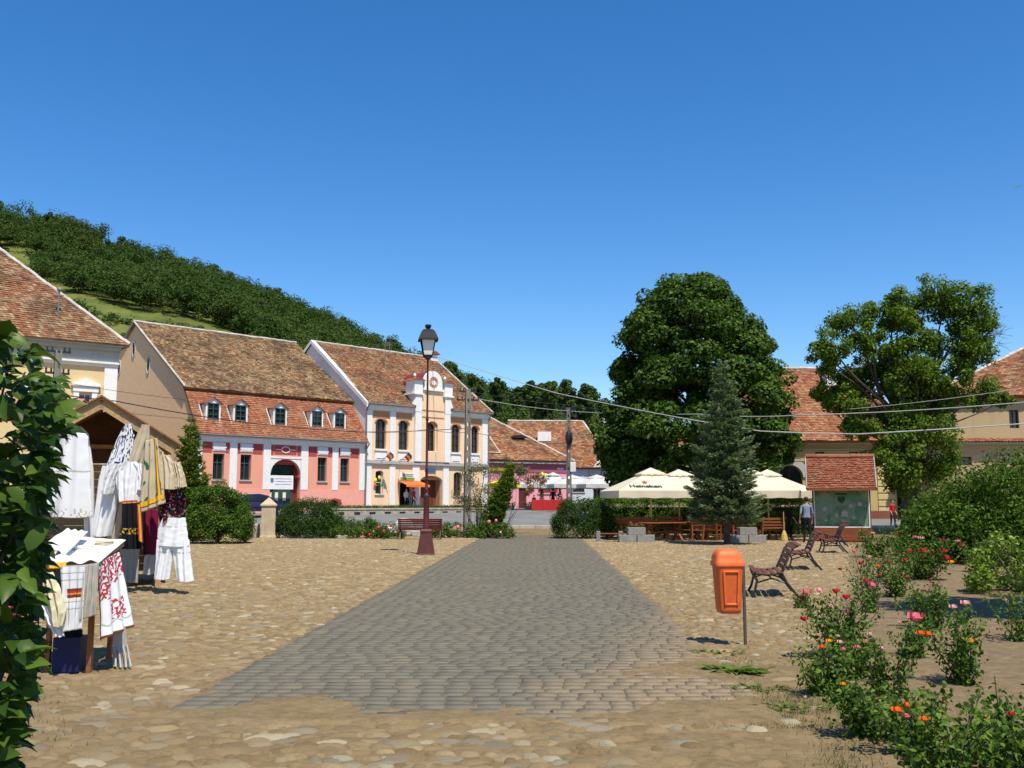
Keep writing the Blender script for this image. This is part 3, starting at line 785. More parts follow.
# ================================================================== PEACH AND WHITE HOUSE
def peach_house():
    h = empty('gabled_hall', (-11.4, 76.0, 0), A45, 'two-storey peach and white house with gabled central tower and arched carriage gate', 'house')
    L = 13.1; ez = 9.3; g0 = .6
    up = [(1.0, 2.05, 5.75, 8.1, .3), (3.3, 4.3, 5.75, 8.1, .3), (6.22, 7.12, 5.75, 8.1, .3), (8.92, 9.9, 5.75, 8.1, .3), (11.2, 12.05, 5.75, 8.1, .3)]
    dn = [(1.07, 1.83, 2.2, 4.05, .2), (9.2, 10.1, 2.1, 4.1, .25)]
    door = (3.5, 4.72, g0, 3.1); arch = (5.6, 7.95, g0, 3.75, .45)
    mb = MB(); facade(mb, 0, L, g0, ez, up + dn + [door, arch], .3)
    mb.build('wall', M_peach, h)
    gb = MB(); D = 15.4; ry = 7.6; rz = 14.85
    pts = [(0, g0), (0, ez), (ry, rz), (D, ez), (D, g0)]
    for x in (0, L): gb._add([(x, y, z) for y, z in pts], [tuple(range(len(pts)))])
    gb.quad((0, D, g0), (L, D, g0), (L, D, ez), (0, D, ez))
    gb.build('gable_wall', M_white2, h)
    pb = MB()
    for a, b in ((-.45, ry), (D, ry)):
        pass
    # raised parapet of the left gable (white strip)
    q = [(-.35, 8.95), (ry, 14.8), (D, 9.2), (D, 9.45), (ry, 15.12), (-.35, 9.32)]
    pb._add([(-.16, y, z) for y, z in q] + [(.2, y, z) for y, z in q], [(0, 1, 4, 5), (1, 2, 3, 4), (11, 10, 7, 6), (10, 9, 8, 7), (5, 4, 10, 11), (4, 3, 9, 10), (0, 5, 11, 6), (0, 6, 7, 1)])
    pb.build('gable_parapet', M_white2, h)
    t = MB()
    for a, b in ((.12, .62), (2.38, 2.95), (4.72, 5.45), (7.98, 8.6), (10.42, 10.95), (12.42, 13.05)):
        t = MB(); t.box(a, b, -.09, -.002, 1.3, 4.55, .01); t.box(a - .04, b + .04, -.11, -.001, g0, 1.3); t.build('pilaster', M_white, h)
    for a, b in ((.12, .62), (2.38, 2.95), (10.42, 10.95), (12.42, 13.05)):
        t = MB(); t.box(a, b, -.09, -.002, 4.85, 8.75, .01); t.build('pilaster', M_white, h)
    t = MB(); t.box(-.05, L + .05, -.2, -.003, 4.58, 4.74); t.box(-.03, L + .03, -.12, -.004, 4.74, 4.84); t.build('string_course', M_grey, h)
    for a, b in ((-.05, 4.72), (8.58, L + .05)):
        t = MB(); t.box(a, b, -.16, -.003, 8.76, 9.1); t.box(a, b, -.32, .1, 9.1, 9.3); t.build('cornice', M_white, h)
    for i, (a, b) in enumerate(((.75, 2.3), (3.05, 4.6), (8.75, 10.3), (11.05, 12.35))):
        t = MB(); t.box(a, b, -.04, -.003, 8.28, 8.7); t.build('frieze_panel', M_peachd, h)
    for o in up:
        t = MB(); t.box(o[0] - .04, o[1] + .04, -.05, -.003, 4.88, 5.6, .01); t.box(o[0] + .1, o[1] - .1, -.09, -.05, 5.0, 5.4, .02); t.box(o[0] - .1, o[1] + .1, -.13, -.003, 5.6, 5.72)
        t.build('window_apron', M_white, h)
        w = window(h, o, M_frame_b, .3, mull=1, trans=(.3, .6), bar=.08, sill=False)
    for o in up:        # hood line round each arched head
        a, b, c, d, r_ = o; cx = (a + b) / 2; N = 10; t = MB()
        for k in range(N):
            t0, t1 = math.pi * k / N, math.pi * (k + 1) / N
            t.prism([(cx - math.cos(q) * ((b - a) / 2 + .02 + .1 * s), d - r_ + math.sin(q) * (r_ + .02 + .1 * s)) for q, s in ((t0, 0), (t1, 0), (t1, 1), (t0, 1))], -.06, -.003)
        t.build('window_hood', M_peachd, h)
    # tower front
    tw = MB()
    tw.box(4.9, 8.42, -.18, -.005, 4.86, 10.75)
    tw.box(4.9, 8.42, -.005, 1.6, 9.3, 10.75)
    # leave the centre window: tower panel is peach with white pilasters
    bpy_dummy = None
    tw = MB(); facade(tw, 5.45, 7.95, 4.86, 10.75, [(6.1, 7.25, 5.7, 8.2, .35)], .17, y=-.18)
    tw.box(5.45, 7.95, .0, 1.7, 9.3, 10.75)
    tw.build('tower_wall', M_peach, h)
    for a, b, s in ((4.62, 5.45, -1), (7.95, 8.75, 1)):
        t = MB(); t.box(a + (.18 if s < 0 else 0), b - (0 if s < 0 else .18), -.28, 1.9, 4.86, 10.3, .01)
        # flared shoulders
        N = 6
        xo = a if s < 0 else b; xi = b if s < 0 else a
        poly = [(xi, 8.9), (xo + s * -.18, 8.9), (xo + s * .12, 9.3), (xo + s * -.02, 9.7), (xo + s * -.2, 10.1), (xi, 10.1)]
        if s > 0: poly = poly[::-1]
        t.prism(poly, -.302, .4); t.build('tower_pilaster', M_white, h)
    for a, b in ((4.5, 5.6), (7.75, 8.85)):
        t = MB(); t.box(a, b, -.42, .9, 10.3, 10.42); t.box(a + .12, b - .12, -.33, .8, 10.42, 11.4); t.box(a + .02, b - .02, -.43, .9, 11.4, 11.48); pr = t.build('tower_pier', M_white, h)
        t = MB(); cx = (a + b) / 2
        for s in (-1, 1): t._add([(cx, -.5, 11.72), (cx, 1, 11.72), (cx + s * .66, 1, 11.46), (cx + s * .66, -.5, 11.46)], [(0, 1, 2, 3)])
        t._add([(cx - .66, -.5, 11.46), (cx + .66, -.5, 11.46), (cx, -.5, 11.72)], [(0, 1, 2)]); t.build('pier_cap', MT_red, pr)
        t = MB(); t.lathe([(.05, 0), (.05, .12), (.12, .2), (.13, .28), (.08, .36), (.03, .4), (.02, .5)], 10, (cx, .2, 11.66)); t.build('finial', M_white, pr)
    t = MB(); t.box(5.55, 7.8, -.36, .5, 10.72, 10.9)
    N = 16; cx = 6.68; r_ = .98
    poly = [(cx - r_, 10.9)] + [(cx - math.cos(math.pi * k / N) * r_, 11.35 + math.sin(math.pi * k / N) * (r_ + .05)) for k in range(N + 1)] + [(cx + r_, 10.9)]
    t.prism(poly[::-1], -.26, .0); g = t.build('round_pediment', M_white, h)
    t = MB()
    poly = [(cx + (x - cx) * .97, z - .02) for x, z in poly]
    t.prism(poly[::-1], .0, 2.6); t.build('barrel_roof', M_plain('oxblood_metal', (.22, .03, .03), .5), h)
    t = MB()
    for rad in (.42, .28): 
        for k in range(20):
            a0, a1 = 2 * math.pi * k / 20, 2 * math.pi * (k + 1) / 20
            t.bar((cx + math.cos(a0) * rad, -.28, 11.45 + math.sin(a0) * rad), (cx + math.cos(a1) * rad, -.28, 11.45 + math.sin(a1) * rad), .06, .06)
    t.build('clock_ring', M_peachd, g)
    t = MB(); t.box(5.5, 7.9, -.22, -.17, 9.05, 9.12); t.box(5.5, 7.9, -.22, -.17, 8.5, 8.56); t.build('tower_bands', M_peachd, h)
    # ground floor windows
    w = window(h, dn[0], M_frame_w, .3, mull=0, trans=(.5,), bar=.06)
    w2 = window(h, dn[1], M_frame_b, .3, mull=1, trans=(.35, .7), bar=.06)
    for (x, z, c) in ((1.0, 3.3, (.75, .65, .05)), (1.35, 3.5, (.8, .7, .05)), (.95, 2.9, (.7, .1, .05)), (1.55, 2.95, (.1, .3, .1))):
        q = MB(); q.blob((x, -.12, z), (.13, .05, .16)); q.build('window_bunting', M_plain('bunting', c, .8), w, smooth=True)
    # shop door, sign, awning
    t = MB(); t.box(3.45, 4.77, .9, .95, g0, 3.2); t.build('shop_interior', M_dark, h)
    t = MB(); t.box(3.2, 4.76, -.34, -.24, 3.3, 3.92, .01); sg = t.build('shop_sign', M_white, h)
    t = MB(); t.box(3.26, 4.7, -.356, -.345, 3.34, 3.55); t.build('green_stripe', M_plain('sign_green', (.12, .35, .05), .6), sg)
    t = MB(); rr = random.Random(4); x = 3.5
    for r2 in range(2):
        x = 3.45
        while x < 4.5: w_ = rr.uniform(.05, .1); t.box(x, x + w_, -.356, -.345, 3.62 + r2 * .13, 3.70 + r2 * .13); x += w_ + .03
    t.build('sign_lettering', M_plain('sign_ink', (.08, .22, .1), .6), sg)
    t = MB(); N = 9
    t._add([(3.2, -.1, 3.3), (5.3, -.1, 3.3), (5.5, -1.3, 2.95), (3.1, -1.3, 2.95)] + [(5.5, -1.32, 2.78), (3.1, -1.32, 2.78)], [(0, 1, 2, 3), (3, 2, 4, 5)])
    t.build('awning', M_plain('orange_awning', (.85, .15, .03), .8), h)
    # carriage arch: brown door to the left, orange reveal lit to the right
    t = MB(); t.box(5.55, 8.0, .9, .96, g0, 3.8); gd = t.build('carriage_gate', M_wood('gate_brown', (.16, .055, .03), 2), h)
    t = MB()
    for k in range(7): t.box(5.62 + k * .34, 5.92 + k * .34, .86, .9, g0 + .1, 3.6, .01)
    t.build('gate_boards', M_wood('gate_brown_board', (.18, .06, .035), 2), gd)
    t = MB(); t.box(7.94, 8.0, .3, .9, g0, 3.4); t.box(5.55, 5.61, .3, .9, g0, 3.4); t.box(5.6, 7.95, .3, .9, 3.4, 3.9); t.build('gate_reveal', M_peachd, h)
    t = MB(); t.box(6.35, 7.15, -.1, -.004, 4.05, 4.35, .01); t.build('street_plate', M_plain('blue_plate', (.05, .12, .25), .5), h)
    # roof
    rf = [((-.0, -.42, 9.28), (4.75, -.42, 9.28), (4.75, ry, rz + .1), (0, ry, rz + .1)), ((8.55, -.42, 9.28), (L + .25, -.42, 9.28), (L + .25, ry, rz + .1), (8.55, ry, rz + .1)),
          ((4.75, 1.2, 10.45), (8.55, 1.2, 10.45), (8.55, ry, rz + .1), (4.75, ry, rz + .1)), ((L + .25, D + .3, 9.2), (0, D + .3, 9.2), (0, ry, rz + .1), (L + .25, ry, rz + .1))]
    roof_part(h, rf, MT_mix2, 'roof', ridges=[((0, ry, rz + .16), (L + .25, ry, rz + .16))], edge=[((L + .27, -.42, 9.34), (L + .27, ry, rz + .16))], seed=21, tw=.2, th=.18)
    t = MB(); t.box(12.6, 13.4, ry - .5, ry + .4, 14.0, 15.25, .02); ch = t.build('chimney', M_white2, h)
    t = MB(); t.M = Matrix.Translation((13.0, ry - .05, 15.25))
    for s in (-1, 1): t._add([(0, -.65, .32), (0, .65, .32), (s * .62, .65, 0), (s * .62, -.65, 0)], [(0, 1, 2, 3)])
    t._add([(-.62, -.65, 0), (.62, -.65, 0), (0, -.65, .32)], [(0, 1, 2)]); t.build('chimney_cap', MT_red, ch)
    for x, y, zz, hh in ((7.2, 6.4, 14.0, 1.6), (10.2, 6.6, 14.1, 1.5), (11.6, 5.0, 12.9, 1.2), (5.8, 5.2, 13.0, 2.3)):
        t = MB(); t.tube([(x, y, zz), (x, y, zz + hh)], .025, 6)
        for k in range(3): t.tube([(x - .3, y, zz + hh - .12 * k), (x + .3, y, zz + hh - .12 * k)], .014, 5)
        t.build('roof_aerial', M_zinc, h)
    t = MB(); t.tube([(-.02, -.46, 9.22), (4.5, -.46, 9.22)], .07, 8); t.tube([(8.7, -.46, 9.22), (L + .25, -.46, 9.22)], .07, 8); t.tube([(.0, -.46, 9.2), (0, -.16, 8.7), (0, -.16, 1)], .055, 8); t.tube([(L + .02, -.46, 9.2), (L + .02, -.16, 8.7), (L + .02, -.16, 1)], .055, 8)
    t.build('gutter', M_zinc, h)
    # flags over the string course
    for x, cols in ((3.3, ((.02, .06, .35), (.85, .65, .03), (.7, .03, .04))), (1.5, ((.7, .15, .05), (.8, .6, .5), (.7, .1, .05)))):
        f = empty('flag', h.matrix_basis @ Vector((x, -.2, 4.7)), A45, 'tricolour flag leaning out on its pole above the shop door' if x > 2 else 'small faded red flag leaning out above the ground-floor window', 'flag', 'flags on the peach house')
        t = MB(); t.tube([(0, .1, 0), (-.1, -1.2, .75)], .02, 6); t.build('pole', M_wood('flagpole', (.3, .2, .12)), f)
        for k, c in enumerate(cols):
            q = MB(); w = .3; N = 6
            vs = []; fs = []
            for i in range(N + 1):
                s = i / N; px_ = .55 * s
                for j in (0, 1): 
                    u = (k + j) / 3 * .62
                    vs.append((-.1 + .1 * math.sin(s * 5) + px_ * .9, -1.2 + u * .9 + .04 * math.sin(s * 7), .75 - u * .55 - s * .1 - px_ * .55))
            for i in range(N): fs.append((2 * i, 2 * i + 2, 2 * i + 3, 2 * i + 1))
            q._add(vs, fs); q.build('cloth', M_plain('flag_cloth', c, .8), f)
    return h
MT_mix2 = M_tiles('mottled_tiles_redder', [(0.304, 0.129, 0.060), (0.336, 0.182, 0.090), (0.160, 0.068, 0.036), (0.368, 0.243, 0.126), (0.320, 0.106, 0.048), (0.224, 0.114, 0.060), (0.384, 0.274, 0.150)], .6)
peach_house()

# ================================================================== YELLOW HOUSE far left
def yellow_house():
    a = R(37); h = empty('yellow_house', (-21.6, 53, 0), a, 'yellow house with grey cornice and white pedimented windows at the far left', 'house')
    L = 17; g0 = .0
    ops = [(-1.85, -1.2, 5.6, 7.35), (-4.3, -3.5, 5.6, 7.35), (-6.9, -6.1, 5.6, 7.35), (-9.5, -8.7, 5.6, 7.35)]
    mb = MB(); facade(mb, -L, 0, g0, 10.0, ops, .2); mb.build('wall', M_yellow, h)
    mb = MB(); pts = [(0, g0), (0, 10.0), (8, 10.02), (16, 10.0), (16, g0)]
    for x in (0, -L): mb._add([(x, y, z) for y, z in pts], [tuple(range(5))])
    mb.quad((-L, 16, g0), (0, 16, g0), (0, 16, 10.), (-L, 16, 10.)); mb.build('gable_wall', M_white2, h)
    t = MB(); t.box(-.62, .06, -.1, -.003, g0, 8.85, .01)
    t.box(-L, .08, -.12, -.004, 8.85, 9.02); t.box(-L, .1, -.22, -.003, 9.02, 9.12)
    t.build('trim', M_white, h)
    t = MB(); t.box(-L, .1, -.1, -.006, 9.12, 9.75); t.box(-L, .14, -.3, .1, 9.75, 9.95); t.box(-L, .2, -.5, .1, 9.95, 10.12); t.build('cornice', M_grey, h)
    for o in ops:
        window(h, o, M_frame_w, .2, trans=(.6,), bar=.07)
        t = MB(); a_, b_, c, d = o
        t.box(a_ - .28, a_, -.08, -.003, c - .1, d + .1); t.box(b_, b_ + .28, -.08, -.003, c - .1, d + .1); t.box(a_ - .32, b_ + .32, -.12, -.003, d + .1, d + .4); t.box(a_ - .42, b_ + .42, -.2, -.003, d + .4, d + .5)
        cx = (a_ + b_) / 2; t.prism([(a_ - .42, d + .5), (b_ + .42, d + .5), (cx, d + .85)], -.17, -.003); t.build('window_surround', M_white, h)
    rf = [((-L, -.55, 10.05), (.5, -.55, 10.05), (-7.8, 7.8, 18.2), (-L, 7.8, 18.2)), ((.5, -.55, 10.05), (.5, 16.2, 10.05), (-7.8, 7.8, 18.2), (-7.8, 7.8, 18.2))]
    roof_part(h, rf, MT_yel, 'roof', ridges=[((-L, 7.8, 18.3), (-7.8, 7.8, 18.3)), ((-7.8, 7.8, 18.3), (.5, -.5, 10.15))], seed=40, tw=.2, th=.2)
    t = MB(); t.tube([(-2.9, .9, 11.1), (-2.9, .9, 12.9)], .05, 6); t.tube([(-3.15, .9, 12.7), (-2.65, .9, 12.7)], .03, 6); t.blob((-2.9, .9, 13.0), .13); t.build('roof_mast', M_zinc, h)
    return h
MT_yel = M_tiles('mottled_brown_tiles', [(0.256, 0.122, 0.060), (0.288, 0.152, 0.078), (0.136, 0.065, 0.036), (0.336, 0.213, 0.114), (0.240, 0.091, 0.048), (0.192, 0.099, 0.054), (0.360, 0.266, 0.150)], .7)
yellow_house()

# ================================================================== FAR STREET HOUSES
def shop_house():
    a = R(27); h = empty('shop_house', (-2.6, 88, 0), a, 'low pink shop with steep red tiled roof behind the grey umbrellas', 'house')
    L = 9.0
    ops = [(1.0, 2.2, 1.0, 3.1), (3.6, 4.4, 1.0, 3.1), (5.6, 7.7, 2.4, 4.1)]
    mb = MB(); facade(mb, 0, L, .8, 5.4, ops, .25); mb.quad((L, 0, .8), (L, 9, .8), (L, 9, 5.4), (L, 0, 5.4)); mb.quad((0, 0, .8), (0, 0, 5.4), (0, 9, 5.4), (0, 9, .8)); mb.quad((0, 9, .8), (L, 9, .8), (L, 9, 5.4), (0, 9, 5.4)); mb.build('wall', M_shop, h)
    t = MB(); t.box(-.02, L + .02, -.06, -.003, 4.3, 5.1); f = t.build('fascia', M_shopd, h)
    t = MB(); t.box(.3, 2.4, -.09, -.065, 4.35, 4.7); t.build('yellow_sign', M_plain('yellow_sign', (.85, .5, .02), .6), f)
    t = MB()
    for k in range(4): t.box(7.6 + k * .18, 7.72 + k * .18, -.085, -.065, 4.6, 4.75)
    t.build('sign_lettering', M_white, f)
    t = MB(); t.box(-.1, L + .15, -.35, .1, 5.1, 5.35); t.build('cornice', M_grey, h)
    fr = M_plain('shop_red_frame', (.45, .03, .03), .5)
    for o in ops[:2]:
        t = MB(); t.box(o[0], o[1], .2, .28, .8, o[3]); t.box(o[0] - .1, o[1] + .1, -.05, -.003, o[3], o[3] + .15); t.build('door', M_plain('dark_red_door', (.10, .02, .02), .6), h)
    window(h, ops[2], fr, .25, mull=2, trans=(), bar=.14)
    rf = [((-1, -.45, 5.35), (L + .3, -.45, 5.35), (2.0, 7.2, 10.7), (-1, 7.2, 10.7)), ((L + .3, -.45, 5.35), (L + .3, 14, 5.35), (2.0, 7.2, 10.7), (2.0, 7.2, 10.7))]
    roof_part(h, rf, MT_mix, 'roof', ridges=[((-1, 7.2, 10.75), (2.0, 7.2, 10.75)), ((2.0, 7.2, 10.75), (L + .3, -.4, 5.42))], edge=[((1.9, 7.1, 10.75), (1.9, .3, 6.0)), ((-.6, .2, 6.05), (1.9, .3, 6.05))], seed=60, tw=.24, th=.22)
    t = MB(); N = 10; pts = [(4.9 - math.cos(math.pi * k / N) * .7, 7.6 + math.sin(math.pi * k / N) * .28) for k in range(N + 1)]
    t.prism(pts, 2.2, 3.6); t.build('eyebrow_dormer', M_dark, h)
shop_house()
def blue_house():
    h = empty('corner_house', (4.2, 99, 0), R(4), 'pale blue cottage with a wide hipped red roof and white skylight', 'house')
    L = 6.0
    ops = [(1.9, 3.1, 2.6, 3.7, .5), (4.0, 4.7, 1.9, 3.4)]
    mb = MB(); facade(mb, -3, L, .8, 5.0, ops, .2); mb.quad((L, 0, .8), (L, 9, .8), (L, 9, 5), (L, 0, 5)); mb.build('wall', M_blueish, h)
    window(h, ops[0], M_frame_b, .2, bar=.08); window(h, ops[1], M_frame_b, .2, bar=.08)
    t = MB(); t.box(-3, L + .1, -.25, .1, 4.85, 5.05); t.build('cornice', M_grey, h)
    t = MB(); t.tube([(3.6, -.3, 4.8), (3.8, -.2, 3.9), (4.1, -.15, 3.2)], .08, 6); t.build('drainpipe', M_zinc, h)
    rf = [((-6, -.4, 5.0), (L + .2, -.4, 5.0), (3.9, 6.5, 10.2), (-4.2, 6.5, 10.2)), ((L + .2, -.4, 5.0), (L + .2, 13, 5.0), (3.9, 6.5, 10.2), (3.9, 6.5, 10.2))]
    roof_part(h, rf, MT_mix, 'roof', ridges=[((-4.2, 6.5, 10.28), (3.9, 6.5, 10.28)), ((3.9, 6.5, 10.28), (L + .2, -.4, 5.05))], seed=70, tw=.24, th=.22)
    t = MB(); t.box(-1.3, .1, 3.2, 3.6, 7.9, 8.9); t.build('skylight', M_white, h)
    t = MB(); t._add([(3.9, -.3, 4.9), (5.9, -.3, 4.9), (5.9, -.3, 7.2), (5.3, -.3, 7.2), (3.9, -.1, 4.9), (5.9, -.1, 4.9), (5.9, -.1, 7.2), (5.3, -.1, 7.2)], [(0, 1, 2, 3), (7, 6, 5, 4), (0, 3, 7, 4), (1, 5, 6, 2), (3, 2, 6, 7)]); t.build('parapet', M_white, h)
    h2 = empty('brown_house', (9.9, 96, 0), R(4), 'plain brown-walled house with red roof beside the chestnut tree', 'house')
    t = MB(); t.box(0, 6, 0, 8, .8, 6.2); t.build('wall', M_tan, h2)
    rf = [((-.3, -.3, 6.2), (9, -.3, 6.2), (9, 5, 9.3), (-.3, 5, 9.3)), ((9, 10, 6.2), (-.3, 10, 6.2), (-.3, 5, 9.3), (9, 5, 9.3))]
    roof_part(h2, rf, MT_mix, 'roof', ridges=[((-.3, 5, 9.35), (9, 5, 9.35))], seed=75, tw=.24, th=.22)
    t = MB(); t.box(-.4, .5, 3.4, 4.3, 7, 9.9); t.box(-.5, .6, 3.3, 4.4, 9.9, 10.05); t.build('chimney', M_white2, h2)
blue_house()

# ================================================================== RIGHT BUILDINGS
def ochre_building():
    h = empty('ochre_building', (13.4, 62, 0), R(0), 'long ochre building with arched window and dark gateway behind the cafe', 'building')
    L = 14.2; g0 = .2
    ops = [(3.4, 4.9, 1.4, 3.9, .75), (5.75, 6.35, 4.35, 4.75), (10.8, 13.3, g0, 3.05), (7.9, 8.5, 4.35, 4.75)]
    mb = MB(); facade(mb, 0, L, g0, 5.4, ops, .4); mb.build('wall', M_ochre, h)
    mb = MB(); mb.quad((0, 0, g0), (0, 0, 5.4), (0, 12, 5.4), (0, 12, g0)); mb.build('side_wall', M_ochre, h); mb = MB(); mb.quad((L, 0, g0), (L, 12, g0), (L, 12, 5.4), (L, 0, 5.4)); mb.build('side_wall', M_ochre, h)
    for a, b in ((6.9, 7.9), (9.6, 10.7)):
        t = MB()
        for z in np.arange(.5, 4.0, .42): t.box(a, b, -.06, -.003, z, z + .34, .015)
        t.build('rusticated_pier', M_ochrel, h)
    t = MB(); t.box(-.05, L + .05, -.12, -.004, 4.15, 4.28); t.box(-.05, L + .05, -.12, -.004, 4.85, 4.95); t.box(-.05, L + .1, -.35, .1, 5.2, 5.42); t.build('cornice', M_beige, h)
    t = MB(); N = 14; cx = 4.15
    for k in range(N):
        t0, t1 = math.pi * k / N, math.pi * (k + 1) / N
        t.prism([(cx - math.cos(q) * (.77 + .42 * s), 3.15 + math.sin(q) * (.77 + .42 * s)) for q, s in ((t0, 0), (t1, 0), (t1, 1), (t0, 1))], -.1, -.003)
    t.build('arch_surround', M_grey, h)
    window(h, ops[0], M_frame_b, .4, trans=(.5,), bar=.09); window(h, ops[1], M_frame_b, .3, trans=(), bar=.05); window(h, ops[3], M_frame_b, .3, trans=(), bar=.05)
    t = MB(); t.box(10.7, 13.4, 1.0, 1.1, g0, 3.1); t.build('gateway', M_wood('dark_gate', (.05, .03, .02), 2), h)
    t = MB(); t.box(10.5, 13.6, -.4, -.003, 3.06, 3.2); t.build('gate_canopy', M_grey, h)
    t = MB(); t.box(6.9, 10.7, -.08, -.003, g0, 1.05); t.build('plinth', M_plaster('red_plinth', (.22, .07, .05)), h)
    rf = [((-1.5, -.5, 5.4), (L + .3, -.5, 5.4), (8.4, 6.5, 10.9), (2, 6.5, 10.9)), ((L + .3, -.5, 5.4), (L + .3, 13, 5.4), (8.4, 6.5, 10.9), (8.4, 6.5, 10.9))]
    roof_part(h, rf, MT_red2, 'roof', ridges=[((1.8, 6.5, 10.95), (8.4, 6.5, 10.95)), ((8.4, 6.5, 10.95), (L + .3, -.45, 5.45))], seed=80, tw=.2, th=.2)
    t = MB(); t.box(8.1, 8.9, 4.7, 5.5, 8.5, 10.9); t.build('chimney', M_white, h)
MT_red2 = M_tiles('bright_red_tiles', [(0.304, 0.114, 0.054), (0.344, 0.160, 0.078), (0.232, 0.076, 0.039), (0.384, 0.220, 0.120), (0.320, 0.122, 0.060), (0.272, 0.137, 0.072)], .4, (.20, .09, .065), scale=.8)
ochre_building()
def beige_house():
    h = empty('beige_house', (27.3, 59, 0), R(-6), 'weathered beige house with hipped roof at the right edge behind the shrubs', 'house')
    ops = [(2.6, 3.15, 6.0, 7.1), (5.5, 6.1, 6.0, 7.1), (-1.0, .3, 3.8, 4.3)]
    mb = MB(); facade(mb, -2.0, 12, .2, 7.9, ops, .25); mb.quad((-2.0, 0, .2), (-2.0, 0, 7.9), (-2.0, 10, 7.9), (-2.0, 10, .2)); mb.build('wall', M_beige, h)
    for o in ops: window(h, o, M_frame_b, .25, trans=(.5,), bar=.06, sill=False)
    t = MB(); t.box(-2.05, 12, -.25, -.003, 5.0, 5.15); t.build('string_course', M_grey, h)
    t = MB(); tiled(t, (-2.1, -.55, 5.15), (12, -.55, 5.15), (12, -.02, 5.4), (-2.1, -.02, 5.4), seed=5); t.build('tile_course', MT_red, h)
    rf = [((-2.3, -.4, 7.9), (12, -.4, 7.9), (12, 5, 11.5), (5.6, 5, 11.5)), ((-2.3, 10.5, 7.9), (-2.3, -.4, 7.9), (5.6, 5, 11.5), (5.6, 5, 11.5))]
    roof_part(h, rf, MT_mix, 'roof', ridges=[((5.6, 5, 11.55), (12, 5, 11.55)), ((-2.3, -.4, 7.95), (5.6, 5, 11.55))], seed=90, tw=.22, th=.2)
beige_house()

# ================================================================== STREET FURNITURE, POLES, WIRES
M_redpaint = M_plain('oxide_red_paint', (.085, .020, .017), .5, .35, var=.3, scale=5)
M_lampglass = NT('opal_glass').col((.72, .74, .74), .25, .5)
M_black = M_plain('black_paint', (.008, .010, .015), .6, .2)
def lamp():
    h = empty('street_lamp', (-2.62, 30.2, 0), R(8), 'tall dark red street lamp with black lantern on a tapered red pedestal', 'street lamp')
    t = MB(); t.lathe([(.375, 0), (.375, .04), (.36, .05), (.235, .66), (.25, .67), (.25, .74), (.20, .78)], 4, (0, 0, 0), None)
    t.build('pedestal', M_redpaint, h, bevel=.01)
    t = MB(); t.lathe([(.10, .76), (.11, .8), (.095, .86), (.085, 1.7), (.10, 1.74), (.10, 1.8), (.05, 1.84), (.042, 2.5), (.055, 2.52), (.055, 2.56), (.04, 2.6), (.035, 4.1), (.05, 4.13), (.05, 4.17), (.034, 4.21), (.03, 5.98), (.05, 6.02), (.04, 6.07)], 12); t.build('post', M_redpaint, h, smooth=True)
    t = MB(); z = 6.06
    for k in range(4):
        a = math.pi / 2 * k + math.pi / 4; c, s_ = math.cos(a), math.sin(a)
        t.bar((c * .03, s_ * .03, z - .05), (c * .19, s_ * .19, z + .06), .02); t.bar((c * .19, s_ * .19, z + .06), (c * .31, s_ * .31, z + .55), .025)
    t.lathe([(.20, z + .04), (.20, z + .08)], 4); ln = t.build('lantern_frame', M_black, h)
    t = MB(); t.lathe([(.17, z + .07), (.285, z + .54)], 4); t.build('pane', M_lampglass, ln)
    t = MB(); t.lathe([(.44, z + .54), (.42, z + .59), (.30, z + .80), (.20, z + .88), (.09, z + .9), (.09, z + .95), (.13, z + .97), (.13, z + 1.03), (.05, z + 1.05)], 4); t.build('lantern_roof', M_black, ln)
    for k in range(5):
        q = MB(); q.blob((.0, -.075, 1.98 + k * .16), .03, 6, 4); 
        if k % 2 == 0: q.build('rivet', M_redpaint, h)
lamp()

def concrete_pole(loc, H, label, arms, extra=None, rz=0):
    h = empty('utility_pole', loc, rz, label, 'pole', 'concrete utility poles')
    w0, w1 = .19, .12; t = MB()
    vs = []
    n = 12
    def ring(z, s=1):
        w = (w0 + (w1 - w0) * z / H) * s; return [(-w, -w * .75, z), (w, -w * .75, z), (w, w * .75, z), (-w, w * .75, z)]
    for (sx) in (-1, 1):
        for i in range(1):
            a, b = w0, w1
            t._add([(sx * a, -a * .75, 0), (sx * a * .45, -a * .75, 0), (sx * a * .45, a * .75, 0), (sx * a, a * .75, 0), (sx * b, -b * .75, H), (sx * b * .45, -b * .75, H), (sx * b * .45, b * .75, H), (sx * b, b * .75, H)],
                   [(0, 1, 2, 3), (7, 6, 5, 4), (0, 4, 5, 1), (1, 5, 6, 2), (2, 6, 7, 3), (3, 7, 4, 0)])
    for i in range(n):
        z = H * (i + .5) / n; w = (w0 + (w1 - w0) * z / H); t.box(-w * .5, w * .5, -w * .6, w * .6, z - H / n * .34, z + H / n * .34)
    t.build('shaft', M_conc, h)
    for z, L_ in arms:
        t = MB(); t.box(-L_, L_, -.05, .04, z - .04, z + .04); a = t.build('crossarm', M_iron, h)
        for x in (-L_ * .92, -L_ * .5, L_ * .5, L_ * .92):
            q = MB(); q.lathe([(.02, 0), (.045, .04), (.03, .08), (.05, .12), (.02, .17)], 8, (x, 0, z + .04)); q.build('insulator', M_lampglass if False else M_iron, a)
    return h
p1 = concrete_pole((-2.33, 51.5, 0), 7.55, 'tall concrete pole with two black crossarms in front of the peach house', [(7.4, .45), (6.95, .62)], rz=R(20))
p2 = concrete_pole((4.05, 70, .83), 7.5, 'concrete pole with dark ball and grey box standing by the far grey umbrellas', [(7.35, .5), (6.9, .6)], rz=R(-10))
t = MB(); t.blob((.05, -.2, 5.3), (.28, .22, .55)); t.build('cable_bundle', M_iron, p2, smooth=True)
